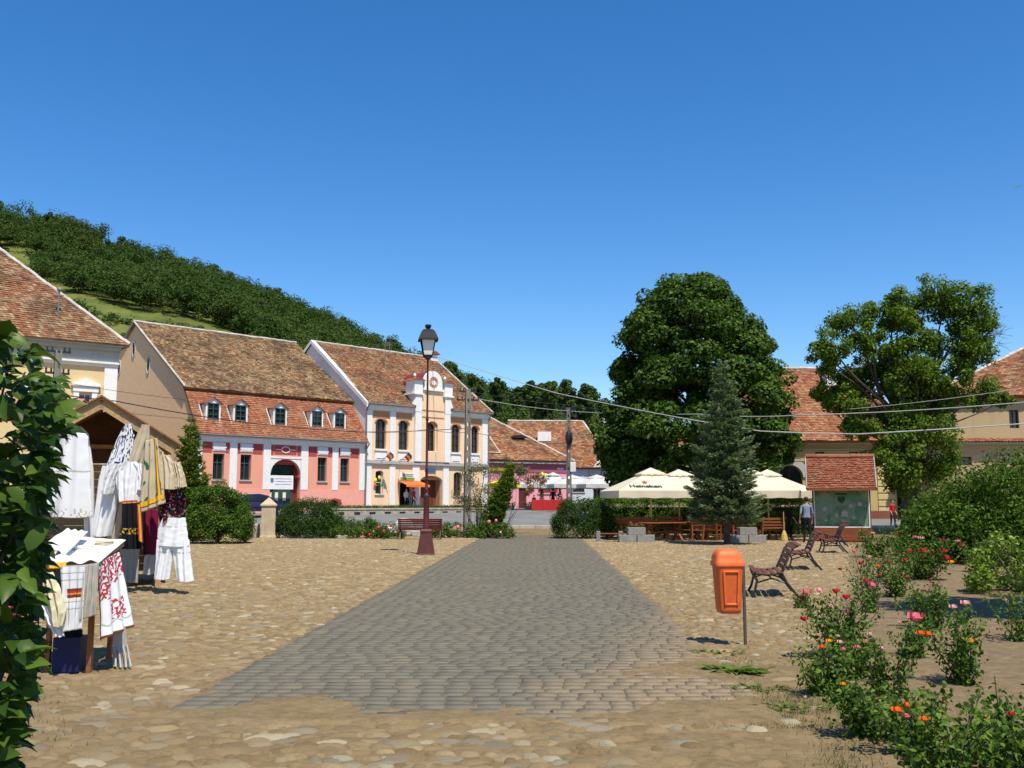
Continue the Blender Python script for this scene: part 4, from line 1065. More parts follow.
t = MB(); t.box(.12, .5, -.2, .1, 2.9, 3.6, .02); t.build('meter_box', M_white, p2)
p3 = concrete_pole((-16.6, 42.5, 0), 7.5, 'concrete pole half hidden by leaves in front of the yellow house', [(7.45, .45), (6.6, .45)], rz=R(40))
p3.location = tuple(P(49, 520, 38).xy) + (0,)
def wire(name, pts, r, label, sag=0, col=M_iron):
    a = [Vector(p) for p in pts]; path = []
    for i in range(len(a) - 1):
        for k in range(14):
            t_ = k / 14; q = a[i].lerp(a[i + 1], t_); q.z -= sag * 4 * t_ * (1 - t_); path.append(q)
    path.append(a[-1]); t = MB(); t.tube(path, r, 6)
    tag(t.build(name, col, None, smooth=True), label, 'cable', 'overhead cables')
M_cable = M_plain('grey_cable', (.42, .42, .40), .7)
wire('overhead_cable', [P(435, 356, 80), P(556, 393, 66), P(660, 414, 52), P(760, 431, 46), P(860, 434, 43), P(1060, 421, 40)], .028, 'pale thick cable sloping from the peach house chimney past the spruce top', .02, M_cable)
wire('overhead_cable', [P(468, 397, 51.5), P(569, 411, 70), P(700, 414, 52), P(800, 415, 46), P(1060, 399, 38)], .022, 'pale cable running level from the nearer pole across the right-hand tree', .1, M_cable)
wire('overhead_cable', [P(468, 391, 51.5), P(569, 405, 70), P(640, 411, 60)], .016, 'thin upper cable between the two concrete poles', .1)
wire('overhead_cable', [P(-10, 383, 30), P(115, 401, 36), P(250, 423, 44), P(365, 432, 52), P(470, 428, 51.5)], .02, 'dark twisted cable crossing the red dormer roof', .05)
wire('overhead_cable', [P(-10, 368, 34), P(180, 399, 42), P(240, 408, 46)], .009, 'upper thin dark wire in front of the brick gable', .1)
wire('overhead_cable', [P(-10, 392, 32), P(180, 418, 42), P(240, 424, 46)], .009, 'lower thin dark wire in front of the brick gable', .1)
wire('overhead_cable', [P(365, 432, 72), P(430, 429, 60), P(470, 432, 51.5), P(569, 444, 70), P(640, 447, 60)], .014, 'thin dark cable passing in front of the pink shop roof', .12)
wire('overhead_cable', [P(850, 409, 45), P(1060, 382, 40)], .012, 'thin uppermost wire over the right-hand tree', .1, M_cable)

# low roadside wall with drain slots and pots in front of the pink and peach houses
M_stone = M_plain('rubble_stone', (.36, .31, .24), .95, .1, var=.35, scale=4)
def low_wall():
    a = Vector((-12.6, 63.2)); b = Vector((-1.6, 71.5)); d = (b - a); L = d.length; ang = math.atan2(d.y, d.x)
    h = empty('roadside_wall', (a.x, a.y, .45), ang, 'low stone roadside wall with dark drain slots below the peach house', 'wall')
    ops = [(x, x + .45, .30, .50) for x in np.arange(.5, L - .5, 1.15)]
    t = MB(); facade(t, 0, L, 0, .62, ops, .25); t.box(-.05, L, .25, .4, 0, .62); t.box(-.08, L + .05, -.04, .42, .62, .74, .02)
    for v in range(0): pass
    t.build('coping_wall', M_stone, h)
low_wall()
M_grass = M_leaf('grass_blades', [(.05, .085, .018), (.09, .13, .03), (.15, .16, .05)], .3, .7, .1)
def grass_patch(name, pts_fn, n, L_, label, mat=None):
    pos = np.array([pts_fn() for _ in range(n)]); ax = rng.normal(size=(n, 3)) * .45; ax[:, 2] = 1
    o = leaf_mesh(name, pos, ax, rng.normal(size=(n, 3)), L_, L_ * .14, mat or M_grass); return tag(o, label, kind='stuff')
R_ = random.Random(77)
def _vf():
    t_ = R_.random(); return (-12.6 + 11 * t_ + R_.uniform(-.1, .3), 63.5 + 8.3 * t_ + R_.uniform(.2, .9), 1.15)
grass_patch('verge_grass', _vf, 2600, .28, 'dry grass growing along the top of the roadside wall')

# ---------------- car
def car():
    h = empty('parked_car', (-16.35, 63.3, .66), A45, 'dark blue parked hatchback partly hidden by the bush and stone pillar', 'car')
    M_blue = NT('dark_blue_car_paint'); M_blue.p.inputs['Coat Weight'].default_value = .6; mblue = M_blue.col((.010, .016, .075), .3, .5)
    W2 = .80
    low = [(-1.95, .35), (-2.0, .75), (-1.9, .95), (-.9, 1.0), (.85, .98), (1.75, .80), (2.02, .62), (2.02, .35)]
    t = MB(); secs = [(-W2, .93), (-W2 * 1.02, 1.0), (W2 * 1.02, 1.0), (W2, .93)]
    ys = [-.80, -.84, .84, .80]; sc = [.96, 1, 1, .96]; vs = []; k = len(low)
    for y, s_ in zip(ys, sc): vs += [(x * s_, y, .35 + (z - .35) * s_) for x, z in low]
    fs = [tuple(range(k)), tuple(range(4 * k - 1, 3 * k - 1, -1))]
    for r in range(3):
        for i in range(k): fs.append((r * k + i, (r + 1) * k + i, (r + 1) * k + (i + 1) % k, r * k + (i + 1) % k))
    t._add(vs, fs); b = t.build('body', mblue, h, bevel=.05)
    top = [(-1.75, .97), (-1.35, 1.40), (-.2, 1.46), (.35, 1.36), (1.15, .95)]
    t = MB(); vs = []; k = len(top)
    for y, s_ in ((-.78, 1), (-.62, 1), (.62, 1), (.78, 1)):
        vs += [(x, (y if z < 1.1 else y * .84), z) for x, z in top]
    fs = [tuple(range(k)), tuple(range(4 * k - 1, 3 * k - 1, -1))]
    for r in range(3):
        for i in range(k): fs.append((r * k + i, (r + 1) * k + i, (r + 1) * k + (i + 1) % k, r * k + (i + 1) % k))
    t._add(vs, fs); t.build('cabin', mblue, h, bevel=.03)
    mg = M_glass('car_glass', (.015, .02, .025))
    def pane(pts, nm='window'):
        q = MB(); q.poly(pts); q.build(nm, mg, h)
    for s_ in (-1, 1):
        yy = lambda z: s_ * (.79 - (z - .97) * .28 + .012)
        pane([(x, yy(z), z) for x, z in ((-1.35, 1.02), (-1.15, 1.33), (-.45, 1.37), (-.45, 1.02))]); pane([(x, yy(z), z) for x, z in ((-.38, 1.02), (-.38, 1.37), (.28, 1.29), (.85, 1.02))])
    pane([(.42, -.6, 1.345), (1.1, -.7, 1.0), (1.1, .7, 1.0), (.42, .6, 1.345)], 'windscreen'); pane([(-1.73, -.68, 1.02), (-1.39, -.58, 1.38), (-1.39, .58, 1.38), (-1.73, .68, 1.02)], 'rear_window')
    for x in (-1.25, 1.25):
        for s_ in (-1, 1):
            q = MB(); q.M = Matrix.Translation((x, s_ * .76, .31)) @ Matrix.Rotation(math.pi / 2, 4, 'X'); q.lathe([(.20, -.1), (.30, -.1), (.31, -.06), (.31, .06), (.30, .1), (.20, .1)], 20)
            w = q.build('wheel', M_plain('rubber', (.02, .02, .02), .8), h, smooth=True)
            q = MB(); q.M = Matrix.Translation((x, s_ * .76, .31)) @ Matrix.Rotation(math.pi / 2, 4, 'X'); q.lathe([(.05, -.105), (.20, -.106), (.2, .106), (.05, .105)], 12); q.build('hubcap', M_plain('hubcap_grey', (.45, .45, .46), .35, .5, .5), w)
    for s_ in (-1, 1):
        q = MB(); q.box(1.9, 2.03, s_ * .55 - .16, s_ * .55 + .16, .6, .72, .03); q.build('headlight', M_lampglass, h)
        q = MB(); q.box(-2.01, -1.93, s_ * .62 - .1, s_ * .62 + .1, .68, .9, .02); q.build('taillight', M_plain('tail_red', (.4, .02, .02), .3), h)
        q = MB(); q.box(.55, .68, s_ * .9 - .07, s_ * .9 + .07, .98, 1.08, .02); q.build('wing_mirror', mblue, h)
    q = MB(); q.box(-1.9, 1.95, -.845, -.825, .55, .62); q.build('side_trim', M_black, h)
car()
# stone gate pillar + low wall
M_lime = M_plain('limestone', (.48, .38, .25), .9, .15, var=.22, scale=2.5)
def pillar():
    x, y = P(268.5, 520, 44).x, 44
    h = empty('stone_pillar', (x, y, 0), R(12), 'square limestone pillar with pyramid cap between two bushes', 'pillar')
    t = MB(); t.box(-.31, .31, -.31, .31, 0, 1.42, .02); t.box(-.36, .36, -.36, .36, 0, .12, .02); t.build('shaft', M_lime, h)
    t = MB(); t.box(-.36, .36, -.36, .36, 1.42, 1.50, .01); t.lathe([(.48, 1.50), (.02, 1.80)], 4); t.build('cap', M_lime, h)
    t = MB(); t.box(-1.6, -.4, -.15, .15, 0, .62, .03); tag(t.build('kerb_wall', M_stone, None), 'short low stone wall stub left of the limestone pillar', 'wall').location = (x - .1, y + .4, 0)
    t = MB(); xx = x + .6
    while xx < x + 3: t.box(xx, xx + .58, y - .3, y - .05, -.02, .14, .02); xx += .6
    tag(t.build('edging_kerb', M_kerb), kind='structure')
pillar()

# ================================================================== VEGETATION
M_chest = M_leaf('chestnut_leaves', [(.022, .055, .010), (.042, .092, .014), (.078, .145, .019), (.14, .205, .028)], .35, .6, .12)
M_tree2 = M_leaf('loose_tree_leaves', [(.040, .090, .012), (.078, .148, .017), (.135, .215, .022), (.21, .28, .03)], .4, .6, .12)
M_spruce = M_leaf('spruce_needles', [(.090, .145, .075), (.15, .215, .11), (.26, .33, .20)], .28, .6, .25)
M_hedge = M_leaf('hedge_leaves', [(.026, .062, .010), (.050, .105, .014), (.09, .165, .019), (.16, .235, .028)], .35, .6, .1)
M_dkbush = M_leaf('dark_bush_leaves', [(.020, .048, .010), (.036, .078, .014), (.068, .125, .02)], .3, .6, .1)
M_hedge2 = M_leaf('clipped_hedge_leaves', [(.035, .085, .01), (.065, .14, .015), (.11, .21, .02), (.18, .28, .03)], .4, .6, .1)
M_bigsh = M_leaf('broad_shrub_leaves', [(.020, .050, .008), (.042, .090, .012), (.080, .155, .016), (.15, .23, .024)], .35, .6, .08)
M_ridge = M_leaf('ridge_tree_leaves', [(.050, .085, .022), (.075, .12, .028), (.11, .155, .035)], .3, .8, .08)
M_thuja = M_leaf('cypress_sprays', [(.070, .125, .014), (.13, .21, .02), (.22, .31, .03)], .4, .6, .2)
M_olive = M_leaf('tamarisk_leaves', [(.07, .085, .03), (.11, .12, .045), (.16, .15, .06)], .3, .6, .2)
M_rust = M_leaf('rusty_pink_leaves', [(.30, .12, .08), (.42, .20, .13), (.20, .13, .06)], .3, .6, .2)
M_bark = M_plain('bark', (.10, .075, .055), .95, .1, var=.35, scale=4)
M_bright = M_leaf('bright_leaves', [(.08, .14, .015), (.17, .25, .025), (.30, .38, .05)], .4, .45, .3)

def bend(a, b, wob, seed, n=6):
    rr = random.Random(seed); a, b = Vector(a), Vector(b); out = []
    o1 = Vector((rr.uniform(-1, 1), rr.uniform(-1, 1), rr.uniform(-.3, .3))) * wob; o2 = Vector((rr.uniform(-1, 1), rr.uniform(-1, 1), rr.uniform(-.3, .3))) * wob
    for i in range(n + 1):
        t = i / n; out.append(a.lerp(b, t) + o1 * math.sin(math.pi * t) + o2 * math.sin(2 * math.pi * t) * .5)
    return out
def limb(mb, a, b, r0, r1, wob, seed, n=6):
    p = bend(a, b, wob, seed, n); mb.tube(p, [r0 + (r1 - r0) * i / n for i in range(n + 1)], 7)

# --- big chestnut
def chestnut():
    cx, cy = P(697, 500, 60).x, 60
    h = empty('chestnut_tree', (cx, cy, .4), 0, 'tall dense dark green chestnut tree behind the beer garden', 'tree')
    prof = [(2.2, 3.6), (3.5, 5.2), (5.0, 5.7), (7.5, 5.55), (9.5, 5.2), (11.5, 4.7), (13, 3.8), (14.4, 2.7), (15.6, 1.0)]
    pz = [p[0] for p in prof]; pr = [p[1] for p in prof]; rr = random.Random(8)
    cen = []; rad = []
    for i in range(560):
        z = rr.uniform(2.3, 15.5); rmax = float(np.interp(z, pz, pr)); a = rr.uniform(0, 6.283)
        lump = 1 + .30 * mnoise.noise((math.cos(a) * 1.8, math.sin(a) * 1.8, z * .42))
        q = rmax * lump * (rr.uniform(.82, .95) if rr.random() < .72 else rr.uniform(.3, .8))
        xo = -.25 if z > 12 else 0
        cen.append((math.cos(a) * q + xo, math.sin(a) * q, z - .4 - .3)); rad.append(rr.uniform(.55, 1.15))
    foliage('crown', cen, rad, 230, .27, .19, M_chest, h, .62, .55, .75)
    t = MB(); limb(t, (0, 0, -.3), (0, 0, 6), .42, .28, .2, 1); t.build('trunk', M_bark, h, smooth=True)
    for i in range(12):
        a = i * 2.4; z = 2.2 + i * .75; rm = float(np.interp(z + 2, pz, pr)) * .8
        t = MB(); limb(t, (0, 0, z), (math.cos(a) * rm, math.sin(a) * rm, z + 2.2), .16, .03, .4, i); t.build('branch', M_bark, h, smooth=True)
chestnut()

# --- loose tree on the right with separate limbs
def right_tree():
    Y = 50; base = P(908, 520, Y)
    h = empty('plane_tree', (base.x, Y, .0), 0, 'loose-limbed light green tree with bare twigs in front of the ochre building', 'tree')
    bl = [(848, 318, 20), (832, 345, 16), (826, 365, 13), (872, 345, 15), (925, 300, 24), (898, 312, 20), (948, 298, 24), (972, 308, 24), (988, 325, 13), (962, 340, 20), (958, 370, 15), (905, 340, 19), (906, 368, 24), (882, 372, 18), (870, 395, 24),
          (912, 402, 28), (845, 398, 17), (935, 392, 18), (985, 396, 17), (1000, 402, 10), (955, 400, 18), (900, 440, 26), (928, 436, 26), (866, 424, 14), (925, 470, 24), (900, 478, 18), (850, 382, 12), (893, 300, 12), (868, 312, 10),
          (945, 455, 20), (880, 455, 14), (830, 405, 9), (915, 325, 14), (935, 420, 20), (885, 325, 14), (930, 345, 17), (960, 320, 17), (895, 372, 20), (818, 352, 10), (838, 378, 15), (820, 393, 10), (852, 428, 12), (862, 335, 14), (980, 345, 14), (890, 358, 20), (935, 372, 18), (860, 372, 14), (895, 412, 24), (972, 360, 16), (918, 385, 24), (900, 460, 22), (905, 425, 22), (855, 410, 13)]
    rr = random.Random(3); cen = []; rad = []; hub = []
    for i, (px, py, r) in enumerate(bl):
        dep = Y + rr.uniform(-2.2, 2.2); p = P(px, py, dep) - Vector(h.location); hub.append(p); Rm = r * dep / 985
        for k in range(max(4, int(r * .75))):
            d = Vector((rr.gauss(0, 1), rr.gauss(0, 1), rr.gauss(0, 1))).normalized() * Rm * rr.uniform(.3, .98)
            cen.append(tuple(p + d * 1.08)); rad.append(Rm * rr.uniform(.25, .5) + .13)
    foliage('crown', cen, rad, 135, .19, .10, M_tree2, h, .8, .12, .6)
    t = MB(); limb(t, (0, 0, -.1), (.1, 0, 5.2), .38, .26, .15, 2, 8); t.build('trunk', M_bark, h, smooth=True)
    tops = [(.1, 0, 5.2)]
    for i, p in enumerate(hub):
        st = Vector((.1, 0, min(5.2, max(1.5, p.z - 2.5))))
        t = MB(); limb(t, st, p, .10 if p.z > 7 else .06, .02, .45, 40 + i, 8)
        t.build('branch', M_bark, h, smooth=True)
    # bare twigs at upper right
    t = MB(); s0 = P(975, 345, Y) - Vector(h.location)
    for i in range(26):
        a = P(rr.uniform(985, 1005), rr.uniform(300, 372), Y + rr.uniform(-1, 1)) - Vector(h.location)
        limb(t, s0 + Vector((rr.uniform(-.4, .4), 0, rr.uniform(-1, .8))), a, .022, .006, .25, 200 + i, 5)
        for k in range(3):
            limb(t, a - (a - s0) * rr.uniform(.05, .4), a + Vector((rr.uniform(-.2, .5), rr.uniform(-.3, .3), rr.uniform(-.4, .5))), .009, .004, .08, 300 + i * 3 + k, 3)
    t.build('bare_twigs', M_bark, h)
right_tree()

# --- blue-green spruce
def conifer(loc, H, prof, label, mat, name='spruce_tree', nlev=34, needle=.13, wid=.05, trunk=.5, dens=1.0, droop=.12, seed=1, upt=.25, lean=(0, 0), ragged=.3):
    h = empty(name, loc, 0, label, 'tree'); rr = random.Random(seed)
    pz = [p[0] for p in prof]; pr = [p[1] for p in prof]
    pos = []; ax = []; nm = []; bt = MB()
    for l in range(nlev):
        z = trunk + (H - trunk) * (l / nlev) ** .95; rm = float(np.interp(z, pz, pr)); nb = max(4, int(9 * rm + 3))
        for b in range(nb):
            a = 6.283 * b / nb + l * 1.3 + rr.uniform(-.2, .2); L_ = rm * rr.uniform(1.12 - ragged, 1.12)
            zz = z + rr.uniform(-.5, .5) * (H - trunk) / nlev; lx, ly = lean[0] * zz / H, lean[1] * zz / H
            root = Vector((lx, ly, zz)); d = Vector((math.cos(a), math.sin(a), 0))
            tip = root + d * L_ + Vector((0, 0, -droop * L_ + upt * L_ * .6))
            mid = root + d * L_ * .55 + Vector((0, 0, -droop * L_))
            if L_ > .25: bt.tube([root, mid, tip], [.018, .012, .004], 4, caps=False)
            n = int(70 * L_ * dens) + 8
            for k in range(n):
                t = rr.uniform(.12, 1) ** .8; p = (root.lerp(mid, t / .55) if t < .55 else mid.lerp(tip, (t - .55) / .45))
                sidev = Vector((-d.y, d.x, 0)); wd = (1.05 - t) * .42 * L_ ** .7 + .05
                o = sidev * rr.uniform(-wd, wd); p2 = p + o + Vector((0, 0, rr.uniform(-.05, .04) - abs(o.length) * .1))
                pos.append(p2[:]); v = d * .7 + o.normalized() * .6 + Vector((rr.gauss(0, .3), rr.gauss(0, .3), rr.uniform(-.1, .6))); ax.append(v[:]); nm.append((rr.gauss(0, .5), rr.gauss(0, .5), 1))
    leaf_mesh('crown', np.array(pos), np.array(ax), np.array(nm), needle, wid, mat, h)
    bt.build('branches', M_bark, h)
    t = MB(); t.tube([(0, 0, -.05), (lean[0] * .3, lean[1] * .3, H * .3), (lean[0] * .95, lean[1] * .95, H * .95)], [.13 * H / 7, .09 * H / 7, .01], 8); t.build('trunk', M_bark, h, smooth=True)
    return h
sx = P(726, 500, 37.5).x
conifer((sx, 37.5, 0), 7.15, [(.7, 1.3), (1.1, 1.45), (2.0, 1.42), (3.0, 1.3), (4.2, 1.0), (5.5, .62), (6.5, .3), (7.1, .08)], 'blue-green spruce standing among the cafe umbrellas', M_spruce, nlev=24, needle=.17, wid=.06, trunk=1.0, dens=1.7, seed=4, ragged=.5)
# --- yellow-green cypress beside the stall
cx_ = P(188, 500, 40.5).x
conifer((cx_, 40.5, 0), 5.1, [(.2, 1.05), (1.0, 1.1), (2.2, .9), (3.2, .65), (4.2, .38), (5.0, .1)], 'feathery yellow-green cypress rising beside the market stall', M_thuja, name='cypress_tree', nlev=24, needle=.17, wid=.07, trunk=.15, dens=1.5, droop=-.15, upt=.7, seed=6, ragged=.85)
# --- leaning dark conifer and airy tamarisk by the pole
cxx = P(490, 530, 46).x
conifer((cxx, 46, 0), 3.4, [(.2, .45), (1.0, .5), (2.2, .38), (3.2, .1)], 'slender dark conifer leaning right beside the concrete pole', M_thuja, name='leaning_conifer', nlev=26, needle=.16, wid=.06, trunk=.1, dens=1.8, droop=-.3, upt=.6, seed=9, lean=(1.05, 0))
def tamarisk():
    o = P(478, 530, 47.5); h = empty('tamarisk', (o.x, 47.5, 0), 0, 'airy olive-green small tree against the concrete pole', 'tree'); rr = random.Random(5)
    bl = [(470, 480, 12), (485, 470, 12), (478, 495, 13), (464, 500, 9), (492, 490, 10), (505, 476, 10), (482, 512, 10), (512, 464, 8), (498, 502, 9), (521, 470, 7)]
    cen = []; rad = []; t = MB()
    for i, (px, py, r) in enumerate(bl):
        p = P(px, py, 47.5 + rr.uniform(-.6, .6)) - Vector(h.location); limb(t, (0, 0, 0), p, .035, .01, .15, i, 5)
        for k in range(6): cen.append(tuple(p + Vector((rr.gauss(0, .5), rr.gauss(0, .5), rr.gauss(0, .5))) * r * .045)); rad.append(r * .048 * rr.uniform(.5, .8))
    foliage('crown', cen, rad, 130, .14, .03, M_olive, h, 1, .1, .3); t.build('stems', M_bark, h)
    o = P(530, 500, 50); h = empty('smoke_bush', (o.x, 50, 0), 0, 'sparse shrub with rusty pink plumes in front of the pink shop', 'shrub')
    bl = [(525, 478, 9), (536, 483, 9), (515, 482, 7), (540, 476, 6), (528, 490, 8), (518, 470, 6)]; cen = []; rad = []; t = MB()
    for i, (px, py, r) in enumerate(bl):
        p = P(px, py, 50 + rr.uniform(-.6, .6)) - Vector(h.location); limb(t, (-1.3, 0, 0), p, .012, .005, .2, i, 5)
        for k in range(4): cen.append(tuple(p + Vector((rr.gauss(0, .5), rr.gauss(0, .5), rr.gauss(0, .5))) * r * .045)); rad.append(r * .045 * rr.uniform(.5, .8))
    foliage('crown', cen, rad, 70, .14, .05, M_rust, h, 1, .1, .3); t.build('stems', M_bark, h)
tamarisk()

# --- shrubs
def shrub(name, label, c, rx, ry, H, n, mat, size=.09, cat='bush', z0=.0, seed=1, group=None, blooms=(), k=26, topflat=1.0, asp=.6):
    h = empty(name, (c[0], c[1], z0), 0, label, cat, group); rr = random.Random(seed); cen = []; rad = []
    for i in range(n):
        a = rr.uniform(0, 6.283); v = rr.random() ** .8; el = math.acos(1 - v)       # upper hemisphere, denser on the flanks
        q = rr.uniform(.78, .95) if rr.random() < .85 else rr.uniform(.3, .8)
        lump = 1 + .18 * mnoise.noise((math.cos(a) * 1.5 + seed, math.sin(a) * 1.5, el * 2))
        cen.append((math.cos(a) * math.sin(el) * rx * q * lump, math.sin(a) * math.sin(el) * ry * q * lump, .12 * H + math.cos(el) ** topflat * H * .82 * q * lump)); rad.append(min(rx, H) * rr.uniform(.13, .26))
    for i in range(n // 3):
        a = rr.uniform(0, 6.283); cen.append((math.cos(a) * rx * .86, math.sin(a) * ry * .86, rr.uniform(.08, .4) * H)); rad.append(min(rx, H) * rr.uniform(.14, .24))
    foliage('foliage', cen, rad, int(k * 2.2), size * .85, size * asp * .85, mat, h, .85, .35, .5)
    t = MB()
    for i in range(7): a = i * .9; limb(t, (0, 0, 0), (math.cos(a) * rx * .5, math.sin(a) * ry * .5, H * .7), .03, .01, .1, i, 4)
    t.build('stems', M_bark, h)
    for (dx, dz, col_, s_) in blooms:
        q = MB(); q.blob((dx, -ry * .95, dz), s_, 7, 5); q.build('bloom', col_, h)
    return h
M_bl_red = M_plain('red_petals', (.55, .01, .03), .55, .3); M_bl_pink = M_plain('pink_petals', (.80, .16, .22), .55, .3)
M_bl_pale = M_plain('pale_pink_petals', (.85, .40, .38), .55, .3); M_bl_or = M_plain('orange_petals', (.85, .13, .01), .55, .3); M_bl_dk = M_plain('dark_red_petals', (.22, .005, .015), .6, .3); M_bl_yel = M_plain('yellow_orange_petals', (.9, .35, .01), .6, .2)
def at(px, Y): return (P(px, 500, Y).x, Y)
shrub('round_bush', 'large rounded bush at the foot of the feathery cypress', at(219, 38.5), 1.35, 1.2, 2.6, 190, M_hedge, .10, seed=2, k=60, blooms=[(-.3, .45, M_bl_red, .05)])
shrub('round_bush', 'dark rounded bush just right of the limestone pillar', at(309, 44.5), 1.6, 1.1, 1.95, 190, M_dkbush, .09, seed=3, k=60)
shrub('low_bush', 'low green bush trailing right of the dark rounded bush', at(357, 44), 1.35, .9, 1.0, 80, M_hedge, .09, seed=4, k=34, blooms=[(.4, .25, M_bl_red, .06), (.7, .2, M_bl_red, .06), (.9, .32, M_bl_pink, .06)])
shrub('rose_shrub', 'small red-flowered rose shrub left of the red bench', at(388, 43.2), .75, .5, .75, 34, M_hedge, .08, seed=5, k=24, blooms=[(-.35, .5, M_bl_red, .07), (-.1, .35, M_bl_red, .07), (.2, .6, M_bl_red, .06), (.4, .3, M_bl_pink, .06)])
shrub('rose_shrub', 'long low flowering bush between the lamp and the leaning conifer', at(461, 44.5), 1.9, .7, .85, 90, M_hedge, .09, seed=6, k=30, blooms=[(-.1, .5, M_bl_pink, .09), (.9, .4, M_bl_pale, .06), (1.2, .35, M_bl_pink, .06)])
shrub('rose_shrub', 'flowering bush with pink blooms under the leaning conifer', at(494, 43.5), .9, .6, .8, 44, M_hedge, .09, seed=7, k=28, blooms=[(-.2, .75, M_bl_pink, .08), (.1, .8, M_bl_pink, .07), (.3, .3, M_bl_pale, .05)])
shrub('low_bush', 'low olive bush below the street wall behind the bench', at(330, 47.5), 2.3, .7, .8, 60, M_olive, .12, seed=8, k=24)
shrub('clipped_bush', 'tall dark green bush at the left end of the cafe hedge', at(583, 44), 1.45, 1.3, 1.95, 180, M_dkbush, .085, seed=9, k=46, topflat=.6)
# boulder pile behind the bench
def boulder():
    h = empty('boulder', (*at(407, 46.5), 0), 0, 'pale weathered boulder pile behind the red bench', 'boulder')
    t = MB(); rr = random.Random(2)
    for i in range(7):
        x = rr.uniform(-.8, .8); r = rr.uniform(.3, .5); t.blob((x, rr.uniform(-.3, .3), rr.uniform(.15, .6) * (1 - abs(x) * .5)), (r, r * .8, r * .85), 10, 7)
    o = t.build('rock', M_plain('pale_rock', (.52, .50, .46), .95, .1, var=.3, scale=3), h)
    for v in o.data.vertices: v.co += Vector(mnoise.noise_vector(v.co * 3)) * .09
boulder()

# --- clipped hedge behind the cafe
def hedge():
    x0 = P(594, 500, 48.2).x; x1 = P(814, 500, 46.2).x
    h = empty('clipped_hedge', (x0, 48.2, 0), math.atan2(-2, x1 - x0), 'long clipped green hedge behind the cafe tables', 'hedge'); L_ = math.hypot(x1 - x0, 2)
    rr = random.Random(4); cen = []; rad = []
    for i in range(640):
        x = rr.uniform(0, L_); f = rr.random()
        if f < .5: p = (x, -.45 + rr.uniform(-.1, .1), rr.uniform(.15, 1.6))
        elif f < .85: p = (x, rr.uniform(-.45, .5), 1.68 + .12 * mnoise.noise((x * .8, 0, 0)) + rr.uniform(-.06, .1))
        else: p = (x, .5, rr.uniform(.1, 1.4))
        cen.append(p); rad.append(rr.uniform(.14, .3))
    foliage('foliage', cen, rad, 44, .10, .065, M_hedge2, h, .9, .3, .5)
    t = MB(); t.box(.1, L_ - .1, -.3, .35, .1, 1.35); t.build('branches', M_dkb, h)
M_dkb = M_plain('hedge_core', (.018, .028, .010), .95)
hedge()
# big dark shrub on the right
shrub('tall_shrub', 'huge dark green shrub filling the right edge above the rose bed', at(1046, 26), 3.75, 2.2, 3.1, 280, M_bigsh, .15, seed=12, k=75, topflat=1.0, asp=.42)
shrub('spreading_shrub', 'spreading light green shrub right of the gateway with feathery branches', at(930, 29), 1.05, 1.0, 1.95, 70, M_tree2, .15, seed=13, k=34, asp=.35)
shrub('bright_shrub', 'bright yellow-green leafy shrub at the right edge by the roses', at(1023, 17.2), 1.05, .8, 1.15, 60, M_bright, .10, seed=14, k=26, asp=.6)
# individual hill trees behind the far roofs
HT = [(450, 372, 15, 'broad tree on the ridge just above the peach house chimney'), (474, 384, 14, 'rounded tree on the ridge right of the chimney'), (498, 383, 10, 'lone slim tree standing up from the ridge line'), (517, 392, 9, 'small tree right of the lone slim one'),
      (531, 388, 12, 'full-crowned tree above the hipped shop roof'), (548, 386, 12, 'tree with a rounded top above the skylight roof'), (566, 388, 13, 'tallest tree above the cottage roof'), (587, 390, 14, 'wide tree at the right end of the ridge'), (577, 405, 12, 'dark lower tree behind the cottage roof'), (545, 408, 13, 'low spreading tree behind the two far roofs'), (607, 408, 13, 'tree on the ridge touching the chestnut crown')]
def hill_trees():
    rr = random.Random(9)
    for i, (px, py, r, lab) in enumerate(HT):
        Y = 175 + rr.uniform(-12, 12); p = P(px, py, Y); Rm = r * Y / 985; gz = max(1, hz(p.x, Y)); gz = min(gz, p.z - Rm * 1.3)
        h = empty('hillside_tree', (p.x, Y, gz), 0, lab, 'tree', 'trees along the ridge behind the far roofs'); cen = []; rad = []
        zc = p.z - gz - Rm * .1
        for k in range(46):
            d = Vector((rr.gauss(0, 1), rr.gauss(0, 1), rr.gauss(0, 1))).normalized() * Rm * rr.uniform(.35, .8); cen.append((d.x, d.y, zc - Rm * .5 + d.z * 1.5)); rad.append(Rm * rr.uniform(.2, .36))
        foliage('crown', cen, rad, 110, .5, .34, M_ridge, h, .85, .4, .6)
        t = MB(); limb(t, (0, 0, -1), (0, 0, zc), .3, .1, .3, i); t.build('trunk', M_bark, h)
hill_trees()

# ================================================================== CAFE
M_canvas = NT('cream_canvas'); _cv = M_canvas.col((.80, .72, .55), .9, .1)
_t = M_canvas.n('BsdfTranslucent'); _t.inputs[0].default_value = (.8, .68, .45, 1); _m = M_canvas.n('MixShader'); _m.inputs[0].default_value = .3
M_canvas.l(M_canvas.p.outputs[0], _m.inputs[1]); M_canvas.l(_t.outputs[0], _m.inputs[2]); M_canvas.l(_m.outputs[0], M_canvas.out.inputs[0]); M_canvas = M_canvas.m
M_canvasg = M_plain('grey_canvas', (.50, .49, .47), .9, .1)
M_wood_o = M_wood('varnished_pine', (.25, .075, .025), 0, .5)
M_wood_d = M_wood('slat_wood', (.16, .055, .03), 0, .55)
M_pole_w = M_wood('pale_pole', (.50, .42, .28), 2, .5)
M_tgreen = M_plain('dark_green_ink', (.02, .07, .03), .7); M_tred = M_plain('red_ink', (.60, .02, .03), .7)

